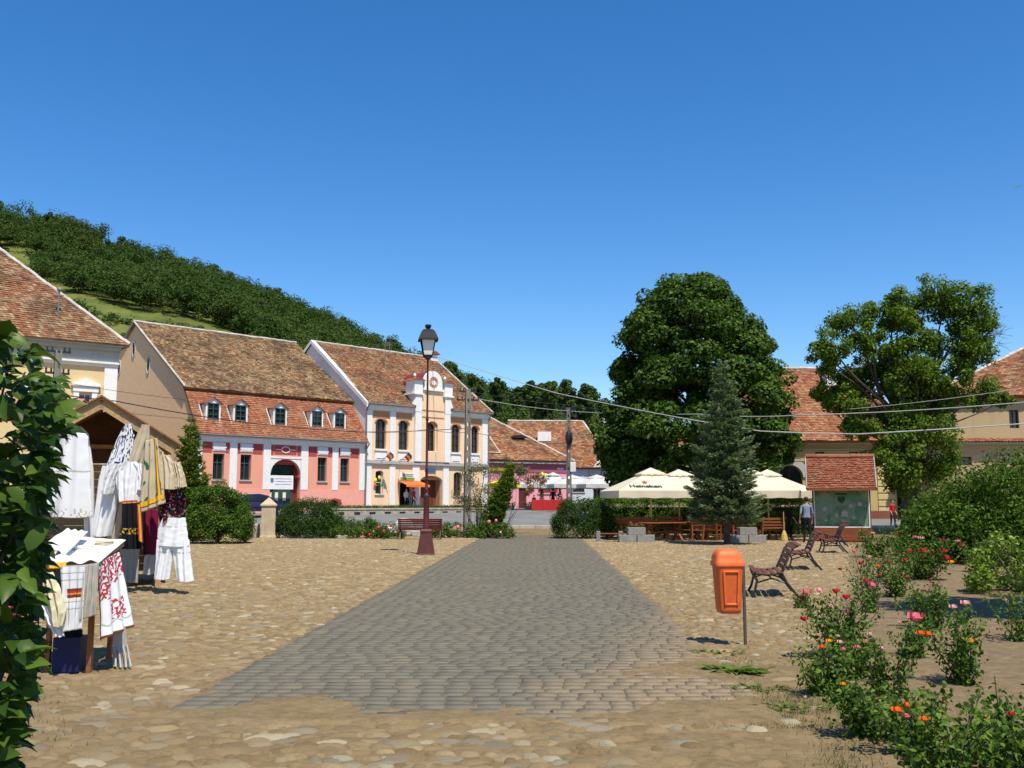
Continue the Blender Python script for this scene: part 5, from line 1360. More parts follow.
def canopy_mb(t, w, z0, z1, val=.26, n=8, cap=True, sag=.05):
    """square pyramid canopy with sagging panels and a hanging valance"""
    for f in range(4):
        t.M = Matrix.Rotation(f * math.pi / 2, 4, 'Z'); N = 8
        rows = []
        for i in range(N + 1):
            s = i / N; row = []
            for j in range(N + 1):
                u = (j / N * 2 - 1) * w * (1 - s); y = -w * (1 - s)
                z = z0 + (z1 - z0) * s - sag * math.sin(math.pi * s) * (1 - abs(j / N * 2 - 1)) ; row.append((u, y, z))
            rows.append(row)
        vs = [p for r in rows for p in r]
        fs = [(i * (N + 1) + j, i * (N + 1) + j + 1, (i + 1) * (N + 1) + j + 1, (i + 1) * (N + 1) + j) for i in range(N) for j in range(N)]
        t._add(vs, fs)
        K = 24; vs = []
        for j in range(K + 1):
            u = (j / K * 2 - 1) * w; o = .018 * math.sin(j * 1.9) + .012 * math.sin(j * .8)
            vs += [(u, -w, z0), (u, -w - o, z0 - val + .015 * math.sin(j * 1.1))]
        t._add(vs, [(2 * j + 1, 2 * j + 3, 2 * j + 2, 2 * j) for j in range(K)])
    t.M = None
def text_mesh(txt, size, mat, parent, M, name='lettering', ext=.004, bold=0):
    c = bpy.data.curves.new(name, 'FONT'); c.body = txt; c.size = size; c.extrude = ext; c.align_x = 'CENTER'; c.offset = bold
    o = bpy.data.objects.new(name, c); COL.objects.link(o)
    bpy.context.view_layer.update(); me = bpy.data.meshes.new_from_object(o.evaluated_get(bpy.context.evaluated_depsgraph_get()))
    bpy.data.objects.remove(o); me.materials.clear(); me.materials.append(mat); r = link(name, me, parent); r.matrix_local = M; return r
def umbrella(x, y, rz, label, w=1.84, z0=2.07, z1=3.04, mat=M_canvas, text=False, cat='umbrella', group='cream cafe umbrellas', gz=0.0, pole=M_pole_w):
    h = empty('cafe_umbrella', (x, y, gz), rz, label, cat, group)
    t = MB(); canopy_mb(t, w, z0, z1 - .06, .30); cn = t.build('canopy', mat, h, smooth=True)
    t = MB(); canopy_mb(t, w * .30, z1 - .24, z1 + .04, .05, sag=.0); t.build('vent_cap', mat, cn)
    t = MB(); t.tube([(0, 0, 0), (0, 0, z1)], .035, 10); t.build('pole', pole, h, smooth=True)
    for k in range(4):
        a = math.pi / 4 + k * math.pi / 2; t = MB(); t.bar((0, 0, z1 - .12), (math.cos(a) * w * 1.39, math.sin(a) * w * 1.39, z0 - .02), .025); t.build('rib', pole, h)
    t = MB(); t.box(-.3, .3, -.3, .3, 0, .10, .02); t.build('base', M_conc, h)
    if text:
        sl = math.atan2(z1 - .06 - z0, w)
        for f, off in ((0, -.62), (1, -.1)):
            M = Matrix.Rotation(f * math.pi / 2, 4, 'Z') @ Matrix.Translation((off, -w * .86, z0 + (z1 - .06 - z0) * .13 + .02)) @ Matrix.Rotation(sl, 4, 'X')
            text_mesh('Heineken', .36, M_tgreen, cn, M, bold=.009)
            q = MB(); pts = []
            for k in range(10):
                r = .15 if k % 2 == 0 else .065; a = math.pi / 2 + k * math.pi / 5; pts.append((r * math.cos(a), r * math.sin(a), 0))
            vs = pts + [(p[0], p[1], .006) for p in pts] + [(0, 0, .006)]
            q._add(vs, [(k, (k + 1) % 10, 10 + (k + 1) % 10, 10 + k) for k in range(10)] + [(10 + k, 10 + (k + 1) % 10, 20) for k in range(10)])
            st = q.build('star', M_tred, cn); st.matrix_local = Matrix.Rotation(f * math.pi / 2, 4, 'Z') @ Matrix.Translation((off + .05, -w * .62, z0 + (z1 - .06 - z0) * .37 + .02)) @ Matrix.Rotation(sl, 4, 'X')
    return h
u1 = P(651, 500, 42.5); umbrella(u1.x, 42.5, R(7), 'cream cafe umbrella with green lettering and red star nearest the path', text=True)
u2 = P(671, 500, 45.0); umbrella(u2.x + .3, 44.6, R(7), 'cream umbrella peeking out behind the one with lettering')
u3 = P(749, 500, 42.5); umbrella(u3.x, 42.5, R(-5), 'cream umbrella right of the blue-green spruce')
u4 = P(762, 500, 45.2); umbrella(u4.x + .15, 44.7, R(-5), 'cream umbrella farthest right, mostly behind another')

def picnic_table(x, y, rz, label):
    h = empty('picnic_table', (x, y, 0), rz, label, 'table', 'wooden cafe tables'); L_ = .95
    t = MB()
    for k in range(5): t.box(-L_, L_, -.38 + k * .155, -.24 + k * .155, .72, .76, .008)
    t.build('tabletop', M_wood_o, h)
    for sx_ in (-1, 1):
        for s_ in (-1, 1):
            t = MB(); t.bar((sx_ * .7, -s_ * .3, .72), (sx_ * .7 + sx_ * .0, s_ * .42, .0), .09, .05); t.build('leg', M_wood_o, h)
    t = MB(); t.bar((-.7, 0, .36), (.7, 0, .36), .07, .04); t.build('stretcher', M_wood_o, h)
def slat_chair(x, y, rz, label):
    h = empty('garden_chair', (x, y, 0), rz, label, 'chair', 'wooden cafe chairs'); w = .55
    t = MB()
    for k in range(4): t.box(-w, w, -.24 + k * .12, -.14 + k * .12, .42, .45, .006)
    t.build('seat', M_wood_o, h)
    t = MB()
    for k in range(4): t.bar((-w, .26 + k * .03, .55 + k * .12), (w, .26 + k * .03, .55 + k * .12), .02, .09)
    t.build('backrest', M_wood_o, h)
    for sx_ in (-1, 1):
        for (y0, y1, z1) in ((-.24, -.24, .62), (.24, .38, .98)):
            t = MB(); t.bar((sx_ * w * .95, y0, 0), (sx_ * w * .95, y1, z1), .06, .06); t.build('leg', M_wood_o, h)
        t = MB(); t.bar((sx_ * w * .95, -.28, .63), (sx_ * w * .95, .3, .66), .07, .03); t.build('armrest', M_wood_o, h)
def pxy(px, Y): return P(px, 500, Y).x
picnic_table(pxy(662, 41.0), 41.0, R(20), 'wooden crossed-leg cafe table under the lettered umbrella')
picnic_table(pxy(681, 43.2), 43.2, R(5), 'wooden cafe table set back under the rear umbrella')
picnic_table(pxy(722, 42.6), 42.6, R(0), 'wooden cafe table directly behind the spruce trunk')
picnic_table(pxy(752, 42.9), 42.9, R(-10), 'wooden cafe table under the umbrella right of the spruce')
for i, (px, Y, rz, lab) in enumerate(((640, 42.6, 170, 'wooden chair left of the table under the lettered umbrella'), (690, 41.4, -70, 'wooden chair just right of the crossed-leg table'), (668, 43.8, 180, 'wooden chair at the table beneath the rear umbrella'),
        (706, 41.3, 150, 'wooden armchair immediately left of the spruce trunk'), (718, 43.6, 0, 'wooden chair in the shade behind the spruce trunk'), (741, 41.6, 15, 'wooden chair right of the spruce behind the flower planter'), (768, 41.2, 200, 'rightmost wooden chair, beside the walking figure'), (630, 43.9, 10, 'wooden chair nearest the hedge behind the left planter'))):
    slat_chair(pxy(px, Y), Y, R(rz), lab)
M_block = M_plain('concrete_block', (.25, .24, .215), .95, .1, var=.2, scale=6)
def planter(x, y, label, seed):
    h = empty('flower_planter', (x, y, 0), R(2), label, 'planter', 'stepped block planters'); rr = random.Random(seed)
    for cx, z in ((-.36, 0), (.36, 0), (0, .30)):
        t = MB(); t.box(cx - .345, cx + .345, -.25, .25, z + .002, z + .298, .012); t.build('block', M_block, h)
    foliage('foliage', [(rr.uniform(-.28, .28), rr.uniform(-.15, .15), .68) for _ in range(9)] + [(-.55, 0, .33), (.5, 0, .36)], [.09] * 11, 26, .06, .04, M_hedge, h, 1, .2, .4)
    for k in range(12):
        q = MB(); q.blob((rr.uniform(-.33, .33), -.12 + rr.uniform(-.1, .15), rr.uniform(.68, .82)) if k < 9 else (rr.choice([-.55, .5]), -.1, rr.uniform(.36, .44)), .035, 6, 4); q.build('bloom', M_bl_red, h)
planter(pxy(635.5, 39.5), 39.5, 'grey stepped block planter left of the spruce with red flowers', 1)
planter(pxy(746, 39.5), 39.5, 'grey stepped block planter right of the spruce trunk', 2)
def stub_bench():
    h = empty('block_bench', (pxy(609, 40.3), 40.3, 0), R(-4), 'low plank seat on concrete blocks left of the planter', 'bench')
    for x in (-.45, .45):
        t = MB(); t.box(x - .08, x + .08, -.2, .2, 0, .42, .01); t.build('support', M_block, h)
    t = MB(); t.box(-.6, .36, -.18, .18, .30, .345, .005); t.build('seat', M_wood_o, h)
stub_bench()
# far street cafe
for i, (px, Y, w, lab) in enumerate(((541, 79, 2.3, 'grey umbrella at the left of the far cafe row'), (572, 78, 2.3, 'grey umbrella in the middle of the far cafe row'), (597, 77, 2.1, 'grey umbrella at the right of the far cafe row'), (553, 84, 1.5, 'small pale umbrella rising behind the far grey ones'))):
    umbrella(pxy(px, Y), Y, R(10 + 7 * i), lab, w=w, z0=2.0, z1=2.75 + (.35 if i == 3 else 0), mat=M_canvasg, group='grey far umbrellas', gz=tz(Y))
umbrella(pxy(504, 76), 76, R(20), 'small bright yellow parasol on the far street', w=1.0, z0=2.1, z1=2.5, mat=M_plain('yellow_canvas', (.85, .72, .03), .9), group='small coloured parasols', gz=tz(76))
umbrella(pxy(541, 90), 86, R(20), 'tiny lime parasol above the far grey umbrellas', w=.8, z0=2.9, z1=3.2, mat=M_plain('lime_canvas', (.6, .8, .05), .9), group='small coloured parasols', gz=tz(86))
for px, lab in ((537, 'left red cafe screen beside the far street'), (548, 'middle red cafe screen on the far street'), (559, 'right red cafe screen on the far street')):
    t = MB(); t.box(-.42, .42, -.04, .04, .05, .85, .02); t.box(-.38, -.3, -.03, .03, 0, .05); t.box(.3, .38, -.03, .03, 0, .05)
    o = t.build('cafe_screen', M_plain('red_screen', (.45, .02, .02), .7)); o.location = (pxy(px, 75), 75, tz(75)); tag(o, lab, 'screen', 'red cafe screens')
for px, lab in ((542, 'dark clipped cone shrub left of the far seated guest'), (560, 'dark clipped cone shrub right of the far seated guest')):
    h = empty('cone_shrub', (pxy(px, 77), 77, tz(77)), 0, lab, 'plant', 'cone shrubs')
    foliage('foliage', [(0, 0, .4 + .15 * k) for k in range(9)], [.34 - .03 * k for k in range(9)], 60, .1, .06, M_dkbush, h); t = MB(); t.lathe([(.2, 0), (.26, .4)], 10); t.build('pot', M_plain('clay', (.4, .15, .08), .9), h)
# flower tubs by the shop
for px, c_, lab in ((510, M_bl_pale, 'tub of pale flowers by the far shop doorway'), (529, M_bl_yel, 'tub of yellow flowers on the far shop pavement')):
    h = empty('flower_tub', (pxy(px, 78), 78, tz(78)), 0, lab, 'planter', 'flower tubs'); t = MB(); t.lathe([(.3, 0), (.42, .35)], 12); t.build('tub', M_block, h)
    foliage('foliage', [(.3 * math.cos(k), .3 * math.sin(k), .45) for k in range(7)], [.2] * 7, 30, .09, .06, M_hedge, h)
    for k in range(8):
        q = MB(); q.blob((.35 * math.cos(k * 1.3), -.15 + .3 * math.sin(k * 1.3), .58), .06, 6, 4); q.build('bloom', c_, h)

# ================================================================== INFORMATION BOARD
def kiosk():
    x = pxy(841, 40.2); h = empty('information_board', (x, 40.2, 0), R(-16), 'roofed wooden information board with a green town map', 'information board')
    t = MB()
    for k in range(5): t.box(-1.1, 1.1, -.28 + 0 * k, -.22, .05 + k * .115, .155 + k * .115, .008)
    t.box(-1.05, 1.05, -.2, .3, .03, .58); t.build('base_cladding', M_wood_o, h)
    for s_ in (-1, 1):
        for y in (-.2, .35):
            t = MB(); t.box(s_ * 1.06 - .06, s_ * 1.06 + .06, y - .06, y + .06, 0, 2.2, .01); t.build('post', M_wood_d, h)
    t = MB(); t.box(-1.03, 1.03, -.262, -.20, .62, 2.1); n = NT('map_print'); co = n.coord(); a = n.noise(2.2, 6, .6, co); b = n.noise(6, 4, .6, co)
    base = n.ramp(a, [(.35, (.06, .14, .09)), (.48, (.12, .22, .10)), (.6, (.22, .28, .16)), (.75, (.11, .20, .16))])
    base = n.mix(n.ramp(b, [(.6, (0, 0, 0)), (.66, (.8,) * 3)]), base, (.38, .20, .12))
    bd = t.build('map_panel', n.col(base, .5, .3), h)
    t = MB(); q = .02
    t.box(-1.07, 1.07, -.285, -.20, .575, .62); t.box(-1.07, 1.07, -.285, -.20, 2.1, 2.14); t.box(-1.07, -1.03, -.285, -.20, .62, 2.1); t.box(1.03, 1.07, -.285, -.20, .62, 2.1); t.build('frame', M_white, bd)
    t = MB(); t.box(-.22, .22, -.268, -.262, 1.88, 1.96); pts = [(-.14, 1.82), (-.15, 1.66), (0, 1.54), (.15, 1.66), (.14, 1.82)]; t.prism(pts[::1], -.268, -.262); t.build('map_heading', M_tgreen, bd)
    rr = random.Random(3)
    for (x_, z_, s_) in ((-.66, 1.3, .17), (-.2, 1.05, .14), (.1, 1.1, .24), (.35, 1.42, .14), (.7, 1.5, .16), (-.62, .85, .1), (.05, .82, .14), (.45, .95, .12)):
        t = MB(); t.box(x_ - s_ * .5, x_ + s_ * .5, -.268, -.262, z_ - s_ * .35, z_ + s_ * .35, .0); t._add([(x_ - s_ * .6, -.266, z_ + s_ * .35), (x_ + s_ * .6, -.266, z_ + s_ * .35), (x_, -.266, z_ + s_ * .75)], [(0, 1, 2)]); t.build('map_picture', M_plain('map_building', (.40, .33, .27), .6), bd)
    t = MB()
    for k in range(6): t.box(-.9 + k * .3, -.72 + k * .3, -.266, -.262, .68, .70)
    t.build('map_caption', M_tgreen, bd)
    rf = [((-1.3, -.80, 2.14), (1.3, -.80, 2.14), (1.3, .1, 3.42), (-1.3, .1, 3.42)), ((1.3, 1.0, 2.14), (-1.3, 1.0, 2.14), (-1.3, .1, 3.42), (1.3, .1, 3.42))]
    r_ = roof_part(h, rf, MT_kiosk, 'roof', ridges=[((-1.32, .1, 3.45), (1.32, .1, 3.45))], seed=99, tw=.135, th=.10, rmat=MT_red)
    t = MB(); t.bar((-1.34, -.83, 2.11), (1.34, -.83, 2.11), .04, .12); t.build('fascia', M_wood_o, h)
    for s_ in (-1, 1):
        t = MB(); t.bar((s_ * 1.33, -.84, 2.15), (s_ * 1.33, .1, 3.48), .04, .10); t.bar((s_ * 1.33, 1.04, 2.15), (s_ * 1.33, .1, 3.48), .04, .10); t.build('barge_board', M_plain('grey_lead', (.3, .28, .26), .7), h)
        t = MB(); t.poly([(s_ * 1.2, -.5, 2.16), (s_ * 1.2, .7, 2.16), (s_ * 1.2, .1, 3.15)]); t.build('gable', M_wood_d, h)
kiosk()

# ================================================================== BENCHES
def bench(x, y, rz, label, L_=.80, red=False):
    """local: seat faces -y... back at +y; ends at +-x"""
    h = empty('park_bench', (x, y, 0), rz, label, 'bench', 'cast-iron park benches'); wd = M_wood_d if not red else M_wood('red_slats', (.30, .06, .04), 0, .5)
    seat = [(-.27 + .105 * k, .43 - .03 * math.sin(k / 4 * math.pi) + (.02 if k == 0 else 0)) for k in range(5)]
    for (yy, z) in seat:
        t = MB(); t.box(-L_, L_, yy - .042, yy + .042, z - .014, z + .014, .006); t.build('seat_slat', wd, h)
    back = [(.22, .50), (.255, .59), (.285, .68), (.32, .77), (.375, .85), (.455, .885)]; ang = [75, 72, 72, 66, 45, 5]
    for (yy, z), a in zip(back, ang):
        t = MB(); t.M = Matrix.Translation((0, yy, z)) @ Matrix.Rotation(R(a), 4, 'X'); t.box(-L_, L_, -.040, .040, -.013, .013, .006); t.build('back_slat', wd, h)
    for s_ in (-1, 1):
        X = s_ * L_ * .90; t = MB()
        t.tube([(X, -.33, 0), (X, -.27, .12), (X, -.23, .28), (X, -.28, .41)], [.028, .022, .022, .026], 7)
        t.tube([(X, .46, 0), (X, .36, .12), (X, .25, .26), (X, .17, .42), (X, .24, .56), (X, .31, .74), (X, .38, .84), (X, .46, .87)], [.028, .022, .024, .028, .024, .02, .018, .014], 7)
        t.tube([(X, -.28, .41), (X, -.05, .385), (X, .17, .42)], .022, 7)
        t.tube([(X, -.24, .25), (X, .0, .33), (X, .26, .25)], .016, 6)
        t.tube([(X, -.27, .42), (X, -.31, .55), (X, -.26, .63), (X, -.05, .655), (X, .26, .62)], [.02, .018, .018, .018, .02], 7) if False else None
        t.build('cast_iron_end', M_iron, h, smooth=True)
    t = MB(); t.bar((-L_ * .9, .0, .33), (L_ * .9, .0, .33), .02); t.build('tie_rod', M_iron, h)
# facing left (-x): rotate local -y to -x  => rz = -90deg
bench(4.46, 17.3, R(-101), 'nearest dark slatted bench, right behind the orange bin', L_=.68)
bench(6.95, 24.0, R(-102), 'second dark slatted bench, between the nearest bench and the information board', L_=.68)
bench(10.15, 31.6, R(-103), 'third dark slatted bench, just in front of the information board', L_=.68)
bench(11.75, 36.2, R(-104), 'farthest dark slatted bench, its backrest overlapping the map panel', L_=.68)
bench(pxy(421, 42.5), 42.5, R(180), 'red painted bench half hidden behind the lamp pedestal', L_=.95, red=True)

# ================================================================== ORANGE BIN
def bin_():
    global _bin
    M_or = NT('orange_plastic'); nz = M_or.noise(9, 7, .7); M_or.bump(nz, .05, .01); m = M_or.col(M_or.ramp(nz, [(.3, (.58, .10, .022)), (.7, (.76, .16, .035))]), .5, .3)
    x = P(730, 580, 11.0).x; h = empty('litter_bin', (x + .03, 11.25, 0), R(6), 'bright orange plastic litter bin on a thin steel post', 'litter bin')
    t = MB(); w0, w1 = .135, .172; k = 0
    prof = [(.108, .40), (.13, .415), (.140, .46), (.170, .98), (.176, 1.00)]
    rings = []
    vs = []; n = 24
    def rr_(w, d, z):
        out = []
        for i in range(n):
            a = 2 * math.pi * (i + .5) / n; c, s_ = math.cos(a), math.sin(a); e = .32
            out.append((w * math.copysign(abs(c) ** e, c), d * math.copysign(abs(s_) ** e, s_), z))
        return out
    for w, z in prof: vs += rr_(w, w * .82, z)
    fs = [(r * n + i, r * n + (i + 1) % n, (r + 1) * n + (i + 1) % n, (r + 1) * n + i) for r in range(len(prof) - 1) for i in range(n)]; fs.append(tuple(range(n - 1, -1, -1)))
    t._add(vs, fs)
    # raised frame panel on the front
    for (a, b, c, d) in ((-.10, .10, .90, .93), (-.085, .085, .50, .53)): t.box(a, b, -.152 if c > .8 else -.130, -.10, c, d, .008)
    for s_ in (-1, 1): t.bar((s_ * .095, -.143, .915), (s_ * .078, -.124, .515), .022, .03, (0, 1, 0))
    t.build('bin_body', m, h, smooth=True)
    t = MB(); lid = [(.188, .985), (.190, 1.03), (.176, 1.045), (.165, 1.10), (.140, 1.16), (.095, 1.19), (.03, 1.20)]; vs = []
    for w, z in lid: vs += [(p[0] * (1 if z < 1.1 else 1) + (-.012 if z > 1.08 else 0), p[1], p[2]) for p in rr_(w, w * .82, z)]
    fs = [(r * n + i, r * n + (i + 1) % n, (r + 1) * n + (i + 1) % n, (r + 1) * n + i) for r in range(len(lid) - 1) for i in range(n)]; fs.append(tuple(range(6 * n, 7 * n))); fs.append(tuple(range(n - 1, -1, -1)))
    t._add(vs, fs); t.build('lid', m, h, smooth=True)
    M_post = M_plain('weathered_steel', (.10, .085, .075), .6, .4, .4, .3, 20)
    t = MB(); px_ = .205; t.box(px_ - .016, px_ + .016, -.016, .016, 0, .98); t.build('post', M_post, h)
    t = MB(); t.box(.14, px_ - .01, -.05, .05, .86, .89); t.box(.14, px_ - .01, -.05, .05, .60, .63); t.build('bracket', M_post, h); h.scale = (.9, .9, .9)
bin_()

# ================================================================== PEOPLE
def skin_body(name, joints, edges, rad, parent, mats, matfn, root=0, sub=2):
    me = bpy.data.meshes.new(name); me.from_pydata([tuple(j) for j in joints], edges, []); o = link(name, me, parent)
    sk = o.modifiers.new('skin', 'SKIN'); sk.use_smooth_shade = True
    for v, r in zip(me.skin_vertices[0].data, rad): v.radius = r if hasattr(r, '__len__') else (r, r)
    me.skin_vertices[0].data[root].use_root = True
    sb = o.modifiers.new('sub', 'SUBSURF'); sb.levels = sub; sb.render_levels = sub
    bpy.context.view_layer.update(); me2 = bpy.data.meshes.new_from_object(o.evaluated_get(bpy.context.evaluated_depsgraph_get()))
    o.modifiers.clear(); o.data = me2; me2.name = name; me2.materials.clear()
    for m in mats: me2.materials.append(m)
    for p in me2.polygons: p.material_index = matfn(p.center); p.use_smooth = True
    return o
M_skin = M_plain('skin', (.50, .27, .18), .6, .3, var=.05)
M_hair = M_plain('dark_hair', (.02, .014, .01), .6, .3)
def person(loc, rz, label, H=1.75, shirt=(.25, .28, .33), trousers=(.03, .03, .04), step=.12, sleeves=.62, sit=False, shoe=(.03, .025, .02), arms=((.24, .05), (.24, .05)), group=None):
    k = H / 1.75; h = empty('person', loc, rz, label, 'person', group)
    ms = M_plain('shirt', shirt, .9, .1); mt = M_plain('trousers', trousers, .9, .1); msh = M_plain('shoes', shoe, .6)
    J = []; E_ = []; Rr = []
    def add(p, r, parent=None):
        J.append(Vector(p) * k); Rr.append(tuple(x * k for x in r) if hasattr(r, '__len__') else (r * k, r * k))
        if parent is not None: E_.append((parent, len(J) - 1))
        return len(J) - 1
    pel = add((0, 0, .95), (.155, .11)); ab = add((0, 0, 1.10), (.135, .095), pel); ch = add((0, 0, 1.30), (.165, .11), ab); up = add((0, 0, 1.42), (.12, .085), ch); nk = add((0, -.005, 1.51), .052, up)
    h0 = add((0, -.015, 1.58), (.068, .075), nk); h1 = add((0, -.02, 1.66), (.077, .09), h0); add((0, -.01, 1.73), (.05, .06), h1)
    for s_ in (-1, 1):
        st = step * s_
        hip = add((s_ * .09, 0, .88), .088, pel); kn = add((s_ * .10, -st * .5 - .02, .49), .062, hip); an = add((s_ * .10, -st * .6 + .03, .09), .040, kn); add((s_ * .115, -st * .6 - .12, .035), (.038, .03), an)
        sh = add((s_ * .19, 0, 1.40), .056, up); ax_, ay = arms[0 if s_ < 0 else 1]; el = add((s_ * ax_, .02 - st * -.4, 1.12), .042, sh); wr = add((s_ * (ax_ + .01), -.10 + st * .5 - ay, .88), .028, el); pm = add((s_ * (ax_ + .005), -.13 + st * .55 - ay, .80), (.022, .036), wr)
        for fi in range(4): f1 = add((s_ * (ax_ + .002), -.15 + st * .55 - ay + fi * .02, .755 - .006 * abs(fi - 1.5)), .010, pm); add((s_ * (ax_ - .012), -.145 + st * .55 - ay + fi * .02, .715 + .004 * abs(fi - 1.5)), .008, f1)
        th = add((s_ * (ax_ - .01), -.165 + st * .55 - ay, .79), .011, pm); add((s_ * (ax_ - .02), -.18 + st * .55 - ay, .76), .009, th)
    def mf(c):
        z = c.z / k; x = abs(c.x) / k
        if z > 1.495: return 2
        if z < .075: return 3
        if x > .185 and z < 1.5: return 0 if z > 1.42 - sleeves + .25 else 2
        if z > .97: return 0
        if x > .17 and z < .97 and z > .65: return 2
        return 1
    b = skin_body('body', J, E_, Rr, h, [ms, mt, M_skin, msh], mf)
    t = MB(); t.blob((0, .012 * k, 1.685 * k), (.093 * k, .105 * k, .098 * k), 14, 10); ho = t.build('hair', M_hair, h, smooth=True)
    for v in ho.data.vertices:
        if v.co.y < -.035 * k and v.co.z < 1.72 * k: v.co.y = -.035 * k
    t = MB()
    for s_ in (-1, 1): t.blob((s_ * .03 * k, -.105 * k, 1.66 * k), .011 * k, 6, 4)
    t.blob((0, -.118 * k, 1.63 * k), (.012 * k, .016 * k, .02 * k), 6, 5); t.box(-.024 * k, .024 * k, -.108 * k, -.10 * k, 1.592 * k, 1.60 * k)
    for s_ in (-1, 1): t.blob((s_ * .082 * k, -.01 * k, 1.645 * k), (.012 * k, .02 * k, .03 * k), 6, 5)
    t.build('face', M_skin, h)
    return h
person((pxy(806, 39.3), 39.3, 0), R(175), 'person in grey-blue shirt and dark trousers standing left of the information board', 1.78, (.22, .25, .31), (.015, .015, .02))
person((pxy(788, 41.8), 41.8, 0), R(90), 'person in black walking behind the seated tables beside the yellow broom', 1.62, (.02, .02, .025), (.02, .02, .025), step=.2)
person((pxy(892, 56), 56, tz(56)), R(20), 'person in red top near the dark gateway', 1.5, (.45, .02, .03), (.02, .02, .04))
person((pxy(506, 75), 75, tz(75)), R(20), 'person in salmon top and pale trousers under the yellow parasol', 1.7, (.70, .25, .18), (.55, .5, .5))
person((pxy(553, 76.2), 76.2, tz(76)), R(160), 'dark clothed figure standing between the far cone shrubs', 1.7, (.04, .015, .02), (.03, .03, .03))
person((pxy(534, 76.5), 76.5, tz(76)), R(200), 'person in black beside the red cafe screen', 1.2, (.02, .02, .02), (.03, .03, .03))
_d = Vector((math.cos(A45), math.sin(A45), 0)); _n = Vector((math.sin(A45), -math.cos(A45), 0))
def on_peach(s, out): v = Vector((-11.4, 76, 0)) + _d * s + _n * out; return (v.x, v.y, 1.02)
person(on_peach(3.75, .5), R(40), 'person in white top in the doorway below the orange awning', 1.65, (.6, .6, .6), (.03, .03, .05))
person(on_peach(4.35, .7), R(60), 'person in red top in the doorway below the orange awning', 1.7, (.45, .04, .06), (.05, .03, .04))
# yellow sack / broom
t = MB(); t.lathe([(.15, 0), (.15, .08), (.11, .28), (.05, .42), (.02, .44), (.018, 1.2)], 12); o = t.build('straw_broom', M_plain('straw', (.50, .34, .10), .9, var=.25, scale=12)); o.location = (pxy(783, 40.6), 40.6, 0); tag(o, 'yellow straw broom head standing at the hedge end', 'broom')

# ================================================================== ROSE BED
M_rose = M_leaf('rose_leaves', [(.030, .070, .011), (.058, .118, .016), (.10, .175, .023), (.18, .26, .035)], .35, .5, .14)
M_cane = M_plain('rose_cane', (.06, .075, .025), .7)
def petals(mb, c, r, seed, n=11):
    """a many-petalled bloom: cupped petals round a bud"""
    rr = random.Random(seed); c = Vector(c)
    mb.blob(c, (r * .45, r * .45, r * .5), 7, 5)
    for k in range(n):
        a = k * 2.4; lay = k / n; tilt = .15 + .75 * (1 - lay); rad = r * (.45 + .6 * (1 - lay))
        d = Vector((math.cos(a), math.sin(a), 0)); s_ = Vector((-d.y, d.x, 0)); u = Vector((0, 0, 1))
        b = c - u * r * .35
        p = [b + s_ * r * .12, b - s_ * r * .12]
        m1 = b + d * rad * .95 * math.sin(tilt) + u * rad * .30; t1 = b + d * rad * 1.0 * math.sin(tilt) + u * rad * (.80 + .5 * lay)
        w = r * rr.uniform(.36, .5)
        mb._add([p[0], m1 + s_ * w, t1 + s_ * w * .6, t1 - s_ * w * .6, m1 - s_ * w, p[1]], [(0, 1, 4, 5), (1, 2, 3, 4)])
BLM = {'r': M_bl_red, 'p': M_bl_pink, 'w': M_bl_pale, 'o': M_bl_or, 'd': M_bl_dk, 'y': M_bl_yel}
def gY(py): return 1.6 * 985 / (py - 502)
def rose_bush(label, bpx, bpy_, H, r, blooms, seed, nl=900, leaf=.042, fancy=True, name='rose_bush', bsize=.035, Y=None, canes=9, mat=None, spread=1.0):
    nl = int(nl * 1.25) if leaf < .06 else nl; leaf = min(leaf, .044) if fancy else leaf
    Y = Y or gY(bpy_); x = P(bpx, 500, Y).x; h = empty(name, (x, Y, .02), 0, label, 'rose bush' if name == 'rose_bush' else 'plant', 'roses and flowers of the bed'); rr = random.Random(seed)
    t = MB(); tips = []; pts = []
    for (px, py, k_) in blooms:
        p = P(px, py, Y + rr.uniform(-.4, .3) * r); tips.append(p - Vector(h.location))
    tgt = [t_ * .94 for t_ in tips[:14]]
    for i in range(canes):
        a = rr.uniform(0, 6.283); q = r * rr.uniform(.3, 1); tgt.append(Vector((math.cos(a) * q, math.sin(a) * q, H * rr.uniform(.55, 1.0))))
    for i, e in enumerate(tgt):
        p = bend((rr.uniform(-.05, .05), rr.uniform(-.05, .05), -.03), e, .06, seed * 50 + i, 6); t.tube(p, [.008 - .0009 * k for k in range(7)], 5)
        for k in range(1, 7):
            for q in range(3): pts.append((p[k].lerp(p[k - 1], rr.random()), .05 + r * .22 * spread * (1 - abs(k / 6 - .6))))
    for (px, py, k_), tp in zip(blooms, tips):
        t.tube([tp * .94, tp], [.004, .004], 4)
    t.build('canes', M_cane, h)
    cen = [tuple(p[0]) for p in pts]; rad = [p[1] for p in pts]
    foliage('foliage', cen, rad, max(4, int(nl / len(pts))), leaf, leaf * .62, mat or M_rose, h, .9, .1, .7, fancy=fancy)
    for i, ((px, py, k_), tp) in enumerate(zip(blooms, tips)):
        q = MB(); petals(q, tp, bsize * 1.3 * (rr.uniform(.75, 1.1)) * (1.5 if k_ in 'PR' else 1), seed * 31 + i); q.build('bloom', BLM[k_.lower()], h, smooth=False)
    return h
rose_bush('bushy rose with one large pink bloom and several red ones behind the marigolds', 836, 655, .85, .40, [(806, 592, 'P'), (836, 591, 'r'), (846, 597, 'r'), (802, 598, 'd'), (848, 612, 'p'), (804, 619, 'r'), (819, 590, 'w'), (830, 606, 'w'), (866, 581, 'r'), (872, 585, 'p'), (851, 615, 'p')], 1, 1500)
